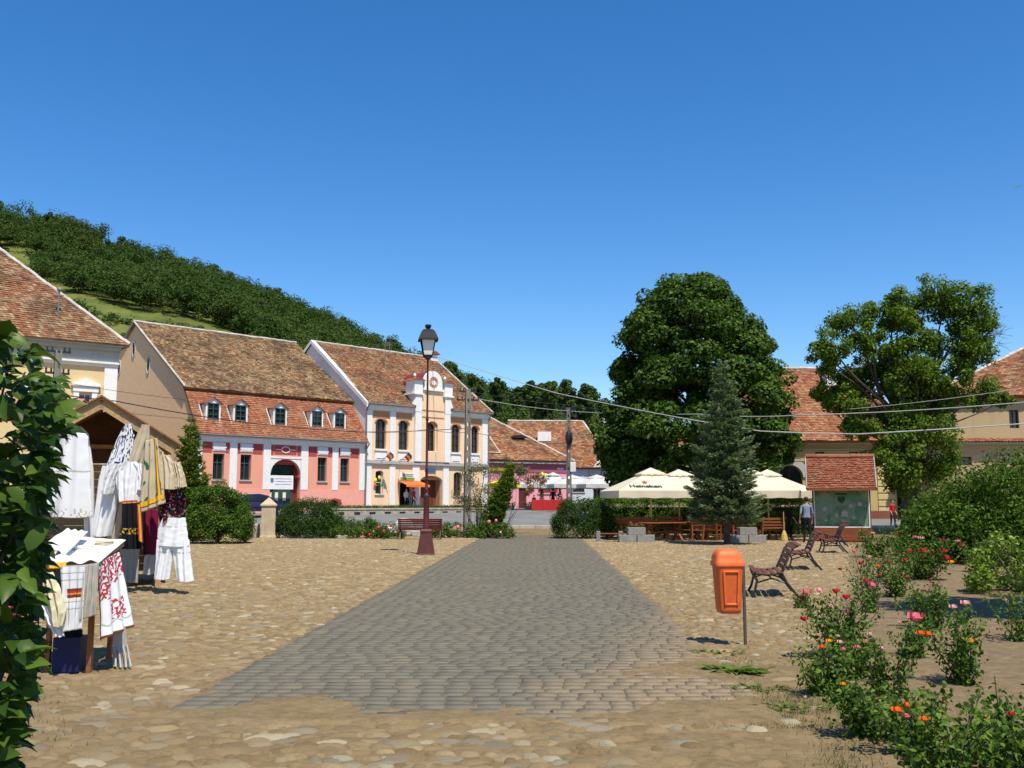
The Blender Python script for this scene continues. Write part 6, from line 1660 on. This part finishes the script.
rose_bush('low clump with orange marigolds and pale pink blooms left of the bed', 818, 690, .42, .30, [(822, 647, 'o'), (829, 641, 'y'), (840, 642, 'w'), (843, 649, 'p'), (812, 670, 'o'), (822, 670, 'o'), (831, 659, 'y'), (842, 684, 'y'), (856, 648, 'p')], 2, 900, name='marigold_clump', bsize=.026)
rose_bush('slender upright rose rising behind the large pink bloom', 866, 612, .95, .40, [(840, 569, 'd'), (854, 551, 'p'), (869, 557, 'w'), (878, 566, 'o'), (861, 563, 'r')], 3, 1200, fancy=False)
rose_bush('broad rose bush dotted with many bright red blooms', 918, 580, 1.1, .85, [(909, 551, 'R'), (923, 551, 'R'), (919, 557, 'r'), (944, 551, 'R'), (946, 558, 'R'), (934, 553, 'r'), (941, 547, 'r'), (921, 538, 'w'), (915, 537, 'p'), (951, 562, 'y'), (934, 566, 'r'), (943, 540, 'r')], 4, 2600, fancy=False, leaf=.07, bsize=.055, canes=24, spread=.8)
rose_bush('pale rose bush beside the foot of the information board', 872, 558, .95, .7, [(873, 533, 'w'), (851, 541, 'r'), (866, 537, 'w'), (884, 547, 'p'), (909, 532, 'w'), (897, 534, 'r')], 5, 1700, fancy=False, leaf=.08, bsize=.06, canes=18, spread=.8)
rose_bush('rose bush with two red blooms near the bright shrub', 977, 572, .8, .5, [(974, 559, 'R'), (963, 545, 'r'), (958, 541, 'p')], 6, 900, fancy=False, leaf=.07, bsize=.05)
rose_bush('dark-bloomed rose in the middle of the bed shade', 925, 628, .62, .42, [(908, 578, 'd'), (930, 580, 'd'), (935, 586, 'd'), (923, 591, 'd')], 7, 1200, leaf=.055, canes=12)
rose_bush('glossy rose bush with a pale pink bloom, right of the tall red rose', 952, 682, .72, .36, [(965, 603, 'W'), (953, 607, 'w'), (970, 641, 'y')], 8, 1100, leaf=.055)
rose_bush('single tall cane topped by a big pinkish red rose', 893, 692, .5, .12, [(915, 617, 'P'), (920, 633, 'o'), (928, 634, 'o')], 9, 160, canes=2)
rose_bush('sparse rose canes with small pink buds left of the tall red rose', 873, 690, .35, .12, [(870, 634, 'w'), (858, 647, 'p'), (882, 648, 'w'), (866, 641, 'p')], 10, 260, canes=3, bsize=.022)
rose_bush('low leafy rose without open blooms at the near edge of the bed', 862, 728, .36, .34, [(843, 684, 'y')], 11, 1300, bsize=.018, canes=12)
rose_bush('nearest rose bush with orange-red blooms at the lower edge', 935, 790, .56, .42, [(897, 710, 'o'), (907, 705, 'o'), (906, 716, 'p'), (924, 719, 'o')], 12, 1500, canes=14, bsize=.024)
rose_bush('leafy rose bush with one red bloom in the lower right corner', 1004, 792, .66, .42, [(1011, 714, 'r'), (1019, 762, 'y')], 13, 1400, canes=14, bsize=.022)
rose_bush('low rose filling between the marigolds and the sparse canes', 846, 672, .40, .34, [(838, 636, 'w')], 21, 900, canes=11, bsize=.02)
rose_bush('pale green rose seedling in front of the dark-bloomed rose', 905, 655, .34, .26, [(899, 622, 'w')], 22, 600, canes=9, bsize=.02)
rose_bush('rose bush with coral blooms behind the slender upright rose', 893, 596, .9, .55, [(889, 562, 'r'), (900, 568, 'w'), (880, 575, 'o'), (905, 560, 'r')], 23, 1300, fancy=False, leaf=.06, canes=14, bsize=.045)
rose_bush('low leafy rose at the left end of the nearest row', 905, 745, .40, .36, [(890, 706, 'y')], 24, 1000, canes=11, bsize=.02)
rose_bush('low leafy rose between the two lower corner bushes', 972, 752, .34, .36, [(985, 718, 'r')], 25, 900, canes=10, bsize=.022)
rose_bush('tall thin rose at the right edge in the tree shade', 1012, 640, .55, .40, [(1005, 600, 'w')], 26, 800, canes=9, bsize=.025)
rose_bush('small weed tuft by the second bench', 796, 606, .26, .2, [], 15, 200, canes=5, name='leafy_weed')
# weeds and grass at the path side
def weed(px, py, n, L_, label):
    Y = gY(py); x = P(px, 500, Y).x; h = empty('plantain_weed', (x, Y, .01), 0, label, 'weed', 'weeds by the path'); a = rng.uniform(0, 6.28, n); q = rng.uniform(0, .28, (n, 1))
    d = np.stack([np.cos(a), np.sin(a), rng.uniform(.2, 1.1, n)], 1); pos = np.concatenate([np.cos(a)[:, None] * q, np.sin(a)[:, None] * q * .5, np.zeros((n, 1))], 1)
    leaf_mesh('leaves', pos, d, np.tile([0, 0, 1.], (n, 1)) + rng.normal(size=(n, 3)) * .2, L_, L_ * .42, M_rose if False else M_bright2, h, fancy=True, droop=.5)
M_bright2 = M_leaf('weed_leaves', [(.06, .11, .015), (.11, .17, .025), (.17, .24, .035)], .35, .5, .2)
weed(733, 668, 90, .13, 'broad-leaved weed clump growing by the foot of the bin post')
weed(752, 684, 40, .07, 'small broad-leaved weed between the bin and the marigolds')
weed(783, 702, 60, .06, 'spreading low weed at the sandy corner of the rose bed')
weed(712, 650, 34, .08, 'small weed in the shadow of the bin')
R_2 = random.Random(5)
def gp(px0, px1, py0, py1):
    def f():
        py = R_2.uniform(py0, py1); Y = gY(py); return (P(R_2.gauss((px0 + px1) / 2, (px1 - px0) / 4), 500, Y).x, Y, .0)
    return f
grass_patch('grass_tuft', gp(720, 850, 682, 722), 2200, .034, 'thin grass growing along the edge of the rose bed')
grass_patch('grass_tuft', gp(700, 760, 655, 700), 450, .04, 'sparse grass blades beside the bin post')
grass_patch('grass_tuft', gp(800, 880, 715, 765), 500, .04, 'scattered grass between the sand and the nearest roses')
grass_patch('grass_tuft', gp(20, 110, 690, 740), 350, .035, 'grass specks between the cobbles at lower left')
grass_patch('grass_tuft', gp(850, 1040, 560, 640), 900, .05, 'grass blades on the soil under the roses')

# ================================================================== NEAR SHRUB, left edge
M_lilac = M_leaf('lilac_leaves', [(.018, .046, .006), (.034, .074, .009), (.058, .11, .013), (.10, .165, .018)], .3, .42, .2)
def lilac():
    h = empty('lilac_shrub', (-1.95, 3.2, 0), 0, 'large-leaved green shrub filling the left edge close to the camera', 'shrub')
    E1 = [(318, 2), (330, 12), (345, 36), (355, 52), (370, 44), (388, 74), (400, 60), (412, 78), (430, 74), (450, 56), (480, 60), (500, 42), (520, 50), (540, 58), (560, 50), (600, 46), (625, 40), (650, 48), (672, 44), (700, 30), (740, 22), (790, 18)]
    rr = random.Random(21); pos = []; ax = []; nm = []; O = Vector(h.location)
    for i in range(3600):
        py = rr.uniform(322, 830); e = float(np.interp(py, [p[0] for p in E1], [p[1] for p in E1]))
        f = rr.random(); px = e - 6 - (f ** 1.6) * 260 if rr.random() < .82 else e - rr.uniform(0, 30); px -= 14
        Y = 3.2 + rr.uniform(-.42, .5); 
        # clumped: skip by noise so gaps remain near the outline
        if px > e - 45 and mnoise.noise((px * .035, py * .035, 2)) < -.12: continue
        p = P(px, py, Y) - O; out = Vector((rr.uniform(.2, 1), rr.uniform(-1, .4), rr.uniform(-.5, .6))) if px > e - 70 else Vector((rr.gauss(0, 1), rr.gauss(0, 1), rr.gauss(0, .6)))
        pos.append(p[:]); ax.append(out.normalized()[:]); nm.append((rr.gauss(0, .55), rr.gauss(-.35, .5), 1))
    leaf_mesh('foliage', np.array(pos), np.array(ax), np.array(nm), .080, .046, M_lilac, h, fancy=True, droop=.45)
    for i in range(16):
        py = 345 + i * 27; e = float(np.interp(py, [p[0] for p in E1], [p[1] for p in E1]))
        t = MB(); limb(t, (rr.uniform(-.3, .1), rr.uniform(-.2, .2), 0), P(e - 22, py, 3.2 + rr.uniform(-.3, .3)) - O, .014, .003, .12, 70 + i, 8); t.build('stem', M_bark, h)
    for (px, py) in ((9, 608), (12, 615), (6, 600)):
        q = MB(); petals(q, P(px, py, 2.9) - O, .012, 5); q.build('bloom', M_bl_pink, h)
lilac()

# tree standing just outside the frame on the right: throws the shade across the rose bed
def side_tree():
    h = empty('garden_tree', (10.3, 11.1, 0), 0, 'tree standing beyond the right edge whose leaf tip and shade enter the picture', 'tree'); rr = random.Random(31); cen = []; rad = []
    for i in range(200):
        a = rr.uniform(0, 6.283); q = rr.random() ** .5; x, y = math.cos(a) * 2.7 * q, math.sin(a) * 1.5 * q
        cen.append((x, y, 7.9 + rr.uniform(-.6, .8))); rad.append(rr.uniform(.25, .5))
    foliage('crown', cen, rad, 90, .17, .11, M_bigsh, h, .8, .3, .6)
    t = MB(); limb(t, (0, 0, 0), (0, 0, 7.8), .16, .07, .15, 3); t.build('trunk', M_bark, h, smooth=True)
    tip = P(1022, 186, 11.1) - Vector(h.location); t = MB(); limb(t, (-.05, 0, 5.0), tip + Vector((.12, 0, 0)), .03, .006, .05, 6); t.build('branch', M_bark, h)
    leaf_mesh('leaves', np.array([tip[:], (tip + Vector((.1, 0, .02)))[:]]), np.array([(-1, 0, -.1), (-.6, -.2, .5)]), np.array([(.1, -.3, 1), (0, -.3, 1)]), .12, .06, M_bright2, h, fancy=True)
side_tree()

# ================================================================== MARKET STALL
M_ply = M_wood('stall_pine', (.46, .29, .13), 1, .7); M_plyd = M_wood('stall_brown_edge', (.28, .11, .035), 1, .6)
def stall():
    h = empty('market_stall', (-8.02, 19.15, 0), R(21), 'wooden market stall with pitched pine roof hung with embroidered clothes', 'market stall')
    HW, ez, rz_ = 1.27, 2.72, 3.52
    for s_ in (-1, 1):
        for y in (-.95, .95):
            t = MB(); t.box(s_ * 1.12 - .05, s_ * 1.12 + .05, y - .05, y + .05, 0, 2.75); t.build('post', M_ply, h)
        t = MB(); slab(t, (0, -1.22, rz_), (s_ * (HW + .1), -1.22, ez - .05), (s_ * (HW + .1), 1.22, ez - .05), (0, 1.22, rz_), .03); t.build('roof_panel', M_ply, h)
        t = MB(); slab(t, (0, -1.26, rz_ + .045), (s_ * (HW + .14), -1.26, ez - .05 + .02), (s_ * (HW + .14), 1.26, ez - .05 + .02), (0, 1.26, rz_ + .045), .03); t.build('roof_felt', M_plyd, h)
        t = MB(); t.bar((0, -1.16, rz_ - .12), (s_ * (HW + .04), -1.16, ez - .15), .06, .16); t.build('rafter', M_ply, h); t = MB(); t.bar((0, 1.1, rz_ - .12), (s_ * (HW + .04), 1.1, ez - .15), .06, .16); t.build('rafter', M_ply, h)
        t = MB()
        for k in range(8): t.box(s_ * 1.14 - .012, s_ * 1.14 + .012, -.9, .9, .1 + k * .11, .2 + k * .11)
        t.build('side_boards', M_ply, h)
    t = MB(); t.bar((-1.2, .9, 2.72), (1.2, .9, 2.72), .06, .08); t.build('tie_beam', M_ply, h)
    t = MB()
    for k in range(14): t.box(-1.1, 1.1, 1.0, 1.03, .2 + k * .155, .35 + k * .155)
    t.build('back_boards', M_ply, h)
    t = MB(); t.box(-1.1, 1.1, 1.0, 1.04, 2.38, 2.7); t.poly([(-1.25, 1.02, 2.7), (1.25, 1.02, 2.7), (0, 1.02, 3.45)]); t.build('back_gable', M_wood('stall_dark_board', (.10, .045, .02), 0), h)
    t = MB(); t.box(-1.1, 1.1, -.8, .9, .95, .99); t.build('counter', M_ply, h)
    h2 = empty('canvas_stall', (-9.9, 20.8, .58), R(8), 'second stall roofed with faded red sheeting behind the leaves', 'market stall'); mr = M_plain('faded_red_sheet', (.50, .17, .13), .7)
    t = MB(); slab(t, (-1.5, -1.0, 2.82), (.75, -1.0, 2.82), (.75, 0, 3.22), (-1.5, 0, 3.22), .03); t.build('roof_sheet', mr, h2); t = MB(); slab(t, (.75, 1.0, 2.82), (-1.5, 1.0, 2.82), (-1.5, 0, 3.22), (.75, 0, 3.22), .03); t.build('roof_sheet', mr, h2)
    for x in (-1.4, .65):
        for y in (-.85, .85):
            t = MB(); t.box(x - .04, x + .04, y - .04, y + .04, 0, 2.85); t.build('post', M_ply, h2)
    t = MB(); t.box(-1.4, .65, -.8, .8, .9, .95); t.build('counter', M_ply, h2)
stall()
def cloth_mat(nm, c, rough=.9):
    n = NT(nm); n.bump(n.noise(45, 3), .15, .01); n.col(c, rough, .1)
    t = n.n('BsdfTranslucent'); t.inputs[0].default_value = c4(c); m = n.n('MixShader'); m.inputs[0].default_value = .22
    n.l(n.p.outputs[0], m.inputs[1]); n.l(t.outputs[0], m.inputs[2]); n.l(m.outputs[0], n.out.inputs[0]); return n.m
CW = cloth_mat('white_cotton', (.84, .84, .84)); CB = cloth_mat('unbleached_linen', (.62, .52, .36)); CC = cloth_mat('cream_cotton', (.74, .68, .46)); CK = cloth_mat('black_wool', (.015, .015, .018))
CR = cloth_mat('red_thread', (.52, .05, .06)); CY = cloth_mat('yellow_thread', (.80, .48, .04)); CN = cloth_mat('navy_thread', (.05, .07, .16)); CG = cloth_mat('green_thread', (.05, .14, .06)); CCr = cloth_mat('crimson_cloth', (.22, .015, .05)); CGr = cloth_mat('grey_linen', (.50, .49, .45)); CBr = cloth_mat('brown_thread', (.20, .06, .02))
PAL = [CW, CB, CC, CK, CR, CY, CN, CG, CCr, CGr, CBr]
def garment(label, cat, Y, rows, mi=0, depth=.07, folds=4, name='garment', extra=(), fn=None, seed=0, group='clothes hung on the market stall', amp=.16):
    """closed cloth tubes: each set of rows (py, pxl, pxr) is one piece"""
    if Y > 10.3: Y *= 1.63; depth *= 1.5
    top = P((rows[0][1] + rows[0][2]) / 2, rows[0][0], Y); h = None; rr = random.Random(seed)
    for pi, rws in enumerate([rows] + list(extra)):
        n = 72; NR = 56; pys = np.linspace(rws[0][0], rws[-1][0], NR); vs = []; ph = rr.uniform(0, 6)
        xl = np.interp(pys, [r[0] for r in rws], [r[1] for r in rws]); xr = np.interp(pys, [r[0] for r in rws], [r[2] for r in rws])
        for ri, (py, a, b) in enumerate(zip(pys, xl, xr)):
            A = P(a, py, Y); B = P(b, py, Y); c = (A + B) / 2; w = (B.x - A.x) / 2; v = ri / (NR - 1)
            for k in range(n):
                t = 2 * math.pi * k / n; fo = 1 + amp * (.3 + v) * math.sin(folds * t * 1.0 + ph + v * 1.3) + .06 * mnoise.noise((k * .17, ri * .12, seed + pi))
                dpt = depth * (.55 + .6 * v)
                vs.append((c.x + w * math.cos(t) * (1 + .03 * mnoise.noise((ri * .18, k * .11, seed))), Y + dpt * math.sin(t) * fo + .02 * math.sin(math.cos(t) * folds * 2 + v * 2), c.z + .008 * math.sin(t * 3 + ri * .5)))
        fs = []; mm = []
        for i in range(NR - 1):
            for k in range(n):
                fs.append((i * n + k, (i + 1) * n + k, (i + 1) * n + (k + 1) % n, i * n + (k + 1) % n)); u = (math.cos(2 * math.pi * (k + .5) / n) + 1) / 2; mm.append(fn(u, i / (NR - 1)) if fn else mi)
        fs.append(tuple(range(n))); mm.append(mi)
        t = MB(); O = top if h is None else top
        t._add([Vector(v) - top for v in vs], fs); t.mi = mm
        if h is None:
            h = t.build(name, PAL, None, smooth=True); h.location = top; tag(h, label, cat, group)
        else: t.build('sleeve' if name != 'trousers' else 'trouser_leg', PAL, h, smooth=True)
    return h
def flat(label, cat, cn, fn, name='cloth', nu=40, nv=56, wave=.02, seed=0, group='clothes hung on the market stall', freq=3):
    if 'stall' in group: cn = [(a, b, c * 1.63) for a, b, c in cn]; wave *= 1.5
    Pn = [P(*c) for c in cn]; top = (Pn[0] + Pn[1]) / 2; vs = []
    nr = (Pn[1] - Pn[0]).cross(Pn[3] - Pn[0]).normalized()
    for j in range(nv + 1):
        v = j / nv
        for i in range(nu + 1):
            u = i / nu; p = Pn[0].lerp(Pn[1], u).lerp(Pn[3].lerp(Pn[2], u), v)
            p = p + nr * (wave * (.3 + v) * math.sin(u * 6.283 * freq + v * 1.5 + seed) + wave * .5 * mnoise.noise((u * 4, v * 4, seed))) ; vs.append(p - top)
    fs = []; mm = []
    for j in range(nv):
        for i in range(nu):
            a = j * (nu + 1) + i; fs.append((a, a + nu + 1, a + nu + 2, a + 1)); mm.append(fn((i + .5) / nu, (j + .5) / nv))
    t = MB(); t._add(vs, fs); t.mi = mm; o = t.build(name, PAL, None, smooth=True); o.location = top; tag(o, label, cat, group)
    m = o.modifiers.new('thick', 'SOLIDIFY'); m.thickness = .006; return o
def nz_(u, v, f, s): return mnoise.noise((u * f, v * f, s))
garment('long white blouse hanging at the front of the stall beside the leaves', 'blouse', 11.0, [(429, 66, 74), (432, 57, 83), (437, 53, 88), (446, 53, 88), (490, 52, 91), (517, 50, 93)], 0, seed=1, name='blouse', extra=[[(438, 51, 60), (470, 48, 56), (512, 47, 55)]],
        fn=lambda u, v: 9 if ((abs(u - .45) < .12 * (1 - v * 5) and v < .2) or (abs(v - .47) < .012) or (v > .9 and nz_(u * 3, v * 6, 9, 2) > .15) or (abs(abs(u - .45) - .13) < .012 and .15 < v < .42 and nz_(0, v, 60, 1) > -.1)) else 0)
garment('white shawl draped down beside the long blouse', 'shawl', 11.2, [(426, 73, 80), (434, 77, 88), (470, 82, 93), (538, 85, 94)], 0, seed=2, name='shawl')
garment('white headscarf with navy scribble pattern under the roof edge', 'headscarf', 10.95, [(424, 126, 131), (436, 119, 134), (462, 108, 133), (472, 106, 130)], 0, seed=3, name='headscarf', fn=lambda u, v: 6 if nz_(u * 1.2, v, 13, 1) > .12 else 0)
garment('plain unbleached cloth hanging right of the navy-patterned scarf', 'cloth', 10.9, [(425, 142, 149), (440, 135, 149), (460, 129, 144), (470, 126, 140)], 1, seed=4, name='linen_cloth')
garment('white dress with grey folds hanging left of the embroidered blouses', 'dress', 10.8, [(466, 102, 116), (480, 98, 119), (510, 95, 116), (536, 92, 111)], 0, seed=5, name='dress', folds=6, amp=.3)
garment('white puff-sleeved blouse in the middle of the stall front', 'blouse', 10.7, [(462, 124, 136), (470, 116, 143), (480, 116, 142), (502, 119, 141)], 0, seed=6, name='blouse', folds=7, amp=.3, extra=[[(464, 110, 122), (480, 104, 116), (494, 102, 113)], [(464, 136, 147), (478, 139, 151), (490, 138, 148)]])
garment('plain linen skirt panel leaning behind the black apron', 'skirt', 10.9, [(490, 112, 128), (520, 110, 122), (545, 106, 116)], 1, seed=16, name='skirt')
def f_border(u, v):
    if v > .955 or u > .95: return 1
    if .86 < v < .92 or .80 < u < .88: return 5
    if .92 < v < .94 or .76 < u < .80 or .88 < u < .90: return 10
    if nz_(u, v * 1.5, 5, 3) > .32: return 7
    return 1
flat('beige cloth with yellow and brown embroidered border', 'embroidered cloth', [(144, 441, 10.6), (157, 438, 10.6), (165, 503, 10.6), (138, 514, 10.6)], f_border, name='embroidered_cloth', seed=1)
flat('narrow beige band with green and yellow stitched motifs', 'embroidered cloth', [(156, 446, 10.7), (163, 452, 10.7), (172, 488, 10.7), (158, 491, 10.7)], lambda u, v: 5 if nz_(u * 2, v * 2, 4, 8) > .3 else 7 if nz_(u * 2, v * 2, 4, 18) > .3 else 1, name='embroidered_band', seed=2)
garment('beige blouse with wide sleeve at the right corner of the stall', 'blouse', 10.65, [(455, 161, 169), (461, 160, 174), (474, 160, 180), (489, 162, 180)], 1, seed=7, name='blouse', extra=[[(462, 172, 180), (476, 176, 185), (487, 176, 187)]], folds=5)
flat('black apron with red and yellow waistband', 'apron', [(122, 501, 10.6), (137, 500, 10.6), (142, 549, 10.6), (122, 549, 10.6)], lambda u, v: 4 if v < .035 else 5 if v < .06 else (5 if (.58 < v < .70 and nz_(u * 3, v * 3, 5, 2) > .05) else 3), name='apron', seed=3)
flat('narrow orange and red woven sash', 'sash', [(137, 504, 10.5), (141, 506, 10.5), (143, 543, 10.5), (139, 541, 10.5)], lambda u, v: 5 if .3 < u < .7 else 4, name='sash', nu=8, seed=4, wave=.005)
garment('dark floral shawl with red flecks above the white trousers', 'shawl', 10.75, [(487, 163, 180), (498, 159, 186), (512, 158, 186), (524, 160, 182)], 3, seed=8, name='floral_shawl', fn=lambda u, v: 4 if nz_(u * 2, v * 2, 11, 4) > .3 else 9 if nz_(u * 2, v * 2, 13, 9) > .4 else 3)
garment('crimson and black skirt hanging behind the embroidered cloth', 'skirt', 11.1, [(510, 141, 158), (540, 143, 158), (560, 144, 157)], 8, seed=9, name='skirt', fn=lambda u, v: 3 if u < .35 else 8)
garment('grey linen cloth end hanging below the crimson skirt', 'cloth', 11.0, [(555, 145, 155), (574, 143, 154)], 9, seed=10, name='linen_cloth')
garment('pair of white trousers hanging lowest at the right of the stall', 'trousers', 10.7, [(518, 163, 185), (530, 158, 187), (546, 157, 189)], 0, seed=11, name='trousers', amp=.05, depth=.06, extra=[[(540, 157, 174), (560, 156, 172), (579, 154, 170)], [(540, 172, 189), (560, 174, 191), (581, 177, 194)]], fn=lambda u, v: 9 if (abs(v - .3) < .02 and nz_(u * 4, 0, 3, 1) > -.1) else 0)
flat('grey cloth panel closing the stall front below the black apron', 'cloth', [(120, 548, 11.6), (140, 548, 11.6), (138, 583, 11.6), (121, 583, 11.6)], lambda u, v: 9, name='stall_side_cloth', seed=5)
# table with goods in front of the stall
def table():
    FL, FR, BR, BL = P(42, 566, 9.3), P(98, 563, 9.3), P(124, 543, 10.4), P(72, 539, 10.5)
    h = empty('display_table', (0, 0, 0), 0, 'small sloping display table draped with white cloths in front of the stall', 'table')
    t = MB(); slab(t, FL, FR, BR, BL, .03); t.build('tabletop', M_ply, h)
    for c in (FL, FR, BR, BL):
        cen = (FL + FR + BR + BL) / 4; q = c.lerp(cen, .25); t = MB(); t.box(q.x - .022, q.x + .022, q.y - .022, q.y + .022, 0, q.z - .035); t.build('leg', M_plyd, h)
table()
flat('white tablecloth spread over the sloping display table', 'tablecloth', [(70, 536, 10.55), (126, 540, 10.45), (99, 561, 9.26), (40, 564, 9.26)], lambda u, v: 0, name='tablecloth', wave=.012, seed=6, group='cloths on the display table')
flat('folded white cloth lying at the left of the display table', 'cloth', [(66, 529, 10.3), (88, 531, 10.3), (70, 552, 9.6), (36, 553, 9.6)], lambda u, v: 0, name='folded_cloth', wave=.025, seed=16, group='cloths on the display table')
flat('strip of yellow cloth on the front edge of the table', 'cloth', [(48, 562, 9.22), (66, 562, 9.22), (66, 568, 9.2), (48, 569, 9.2)], lambda u, v: 5, name='yellow_strip', nu=10, nv=6, wave=.01, seed=7, group='cloths on the display table')
def f_runner(u, v):
    if .36 < v < .40 or .47 < v < .50: return 10 if u > .25 and u < .95 else 0
    if .40 <= v <= .47: return (5 if .42 < v < .44 else 4) if .25 < u < .95 else 0
    if (v * 9) % 1 < .10: return 9
    return 0
flat('white woven runner with red and yellow stripes hanging from the table front', 'table runner', [(60, 566, 9.2), (85, 565, 9.2), (81, 629, 9.2), (62, 632, 9.2)], f_runner, name='striped_runner', seed=8, group='cloths on the display table')
flat('coarse grey-beige towel hanging at the table corner', 'towel', [(83, 565, 9.22), (98, 563, 9.22), (96, 615, 9.22), (80, 620, 9.22)], lambda u, v: 1 if (u * 7) % 1 < .25 else 9, name='towel', seed=9, group='cloths on the display table')
def f_red(u, v):
    if v > .965 or u < .04: return 10
    if v < .52 and (u < .42 or v < .28 + .2 * (1 - u)): return 4 if nz_(u * 3, v * 4, 6, 3) > -.02 else 0
    if abs(u - .66) < .24 and abs(v - .68) < .13: return 4 if nz_(u * 4, v * 5, 6, 6) > -.02 else 0
    if abs(v - .84 - .02 * math.sin(u * 30)) < .012: return 9
    return 0
flat('white towel embroidered with red flowers on the table side', 'towel', [(97, 564, 9.28), (119, 552, 9.9), (132, 627, 9.8), (99, 641, 9.24)], f_red, name='embroidered_towel', nu=60, nv=90, seed=10, group='cloths on the display table')
garment('cream pillowcase hanging at the left of the table front', 'pillowcase', 9.15, [(573, 42, 52), (590, 45, 60), (612, 50, 66), (626, 54, 63)], 2, seed=12, name='pillowcase', depth=.04, group='cloths on the display table')
garment('white cloth corner drooping below the cream pillowcase', 'cloth', 9.2, [(600, 36, 46), (618, 44, 58), (636, 56, 64)], 0, seed=13, name='cloth_corner', depth=.03, group='cloths on the display table')
for px, py, c, lab in ((58, 556, CB, 'folded beige linen stack on the left of the table'), (84, 552, CW, 'folded white lace stack in the middle of the table'), (104, 547, CC, 'folded cream napkins at the back of the table')):
    o_ = P(px, py - 1, 9.75 if px < 70 else 9.95 if px < 90 else 10.15); t = MB(); rr = random.Random(px)
    for k in range(4): w = rr.uniform(.075, .095); t.M = Matrix.Rotation(rr.uniform(-.15, .15) + .2, 4, 'Z'); t.box(-w, w, -.06, .06, k * .014, k * .014 + .012, .004)
    ob = t.build('folded_linen', c); ob.location = o_; tag(ob, lab, 'folded cloth', 'cloths on the display table')
def fringe():
    top = P(119, 630, 9.7); h = empty('fringed_shawl', top, 0, 'cream fringed shawl end trailing below the red-embroidered towel', 'shawl', 'cloths on the display table')
    t = MB(); a, b, c, d = P(113, 628, 9.7) - top, P(125, 626, 9.7) - top, P(127, 645, 9.7) - top, P(113, 648, 9.7) - top; slab(t, d, c, b, a, .012); t.build('shawl_cloth', CGr, h)
    for k in range(11):
        t = MB(); u = k / 10; p = d.lerp(c, u); q = P(114 + 17 * u, 668 - 3 * abs(u - .5), 9.7 - .06 * math.sin(k * 2)) - top; t.tube([p, p.lerp(q, .5) + Vector((.008 * math.sin(k * 3), .01, 0)), q], [.010, .009, .012], 5); t.build('tassel', CGr, h)
fringe()
def crate():
    p = P(69, 668, gY(668)); h = empty('storage_crate', (p.x, p.y, 0), R(8), 'dark blue crate under the display table', 'crate'); m = M_plain('blue_crate', (.008, .014, .06), .6)
    t = MB(); t.box(-.11, .11, -.11, .11, 0, .03)
    for s_ in (-1, 1): t.box(s_ * .11 - .01, s_ * .11 + .01, -.12, .12, .03, .34); t.box(-.1, .1, s_ * .11 - .01, s_ * .11 + .01, .03, .34)
    t.build('crate_body', m, h); t = MB(); t.box(-.09, .09, -.09, .09, .1, .42, .03); t.build('shade_block', CK, h)  # black block added to stand in for the darkness under the table
crate()
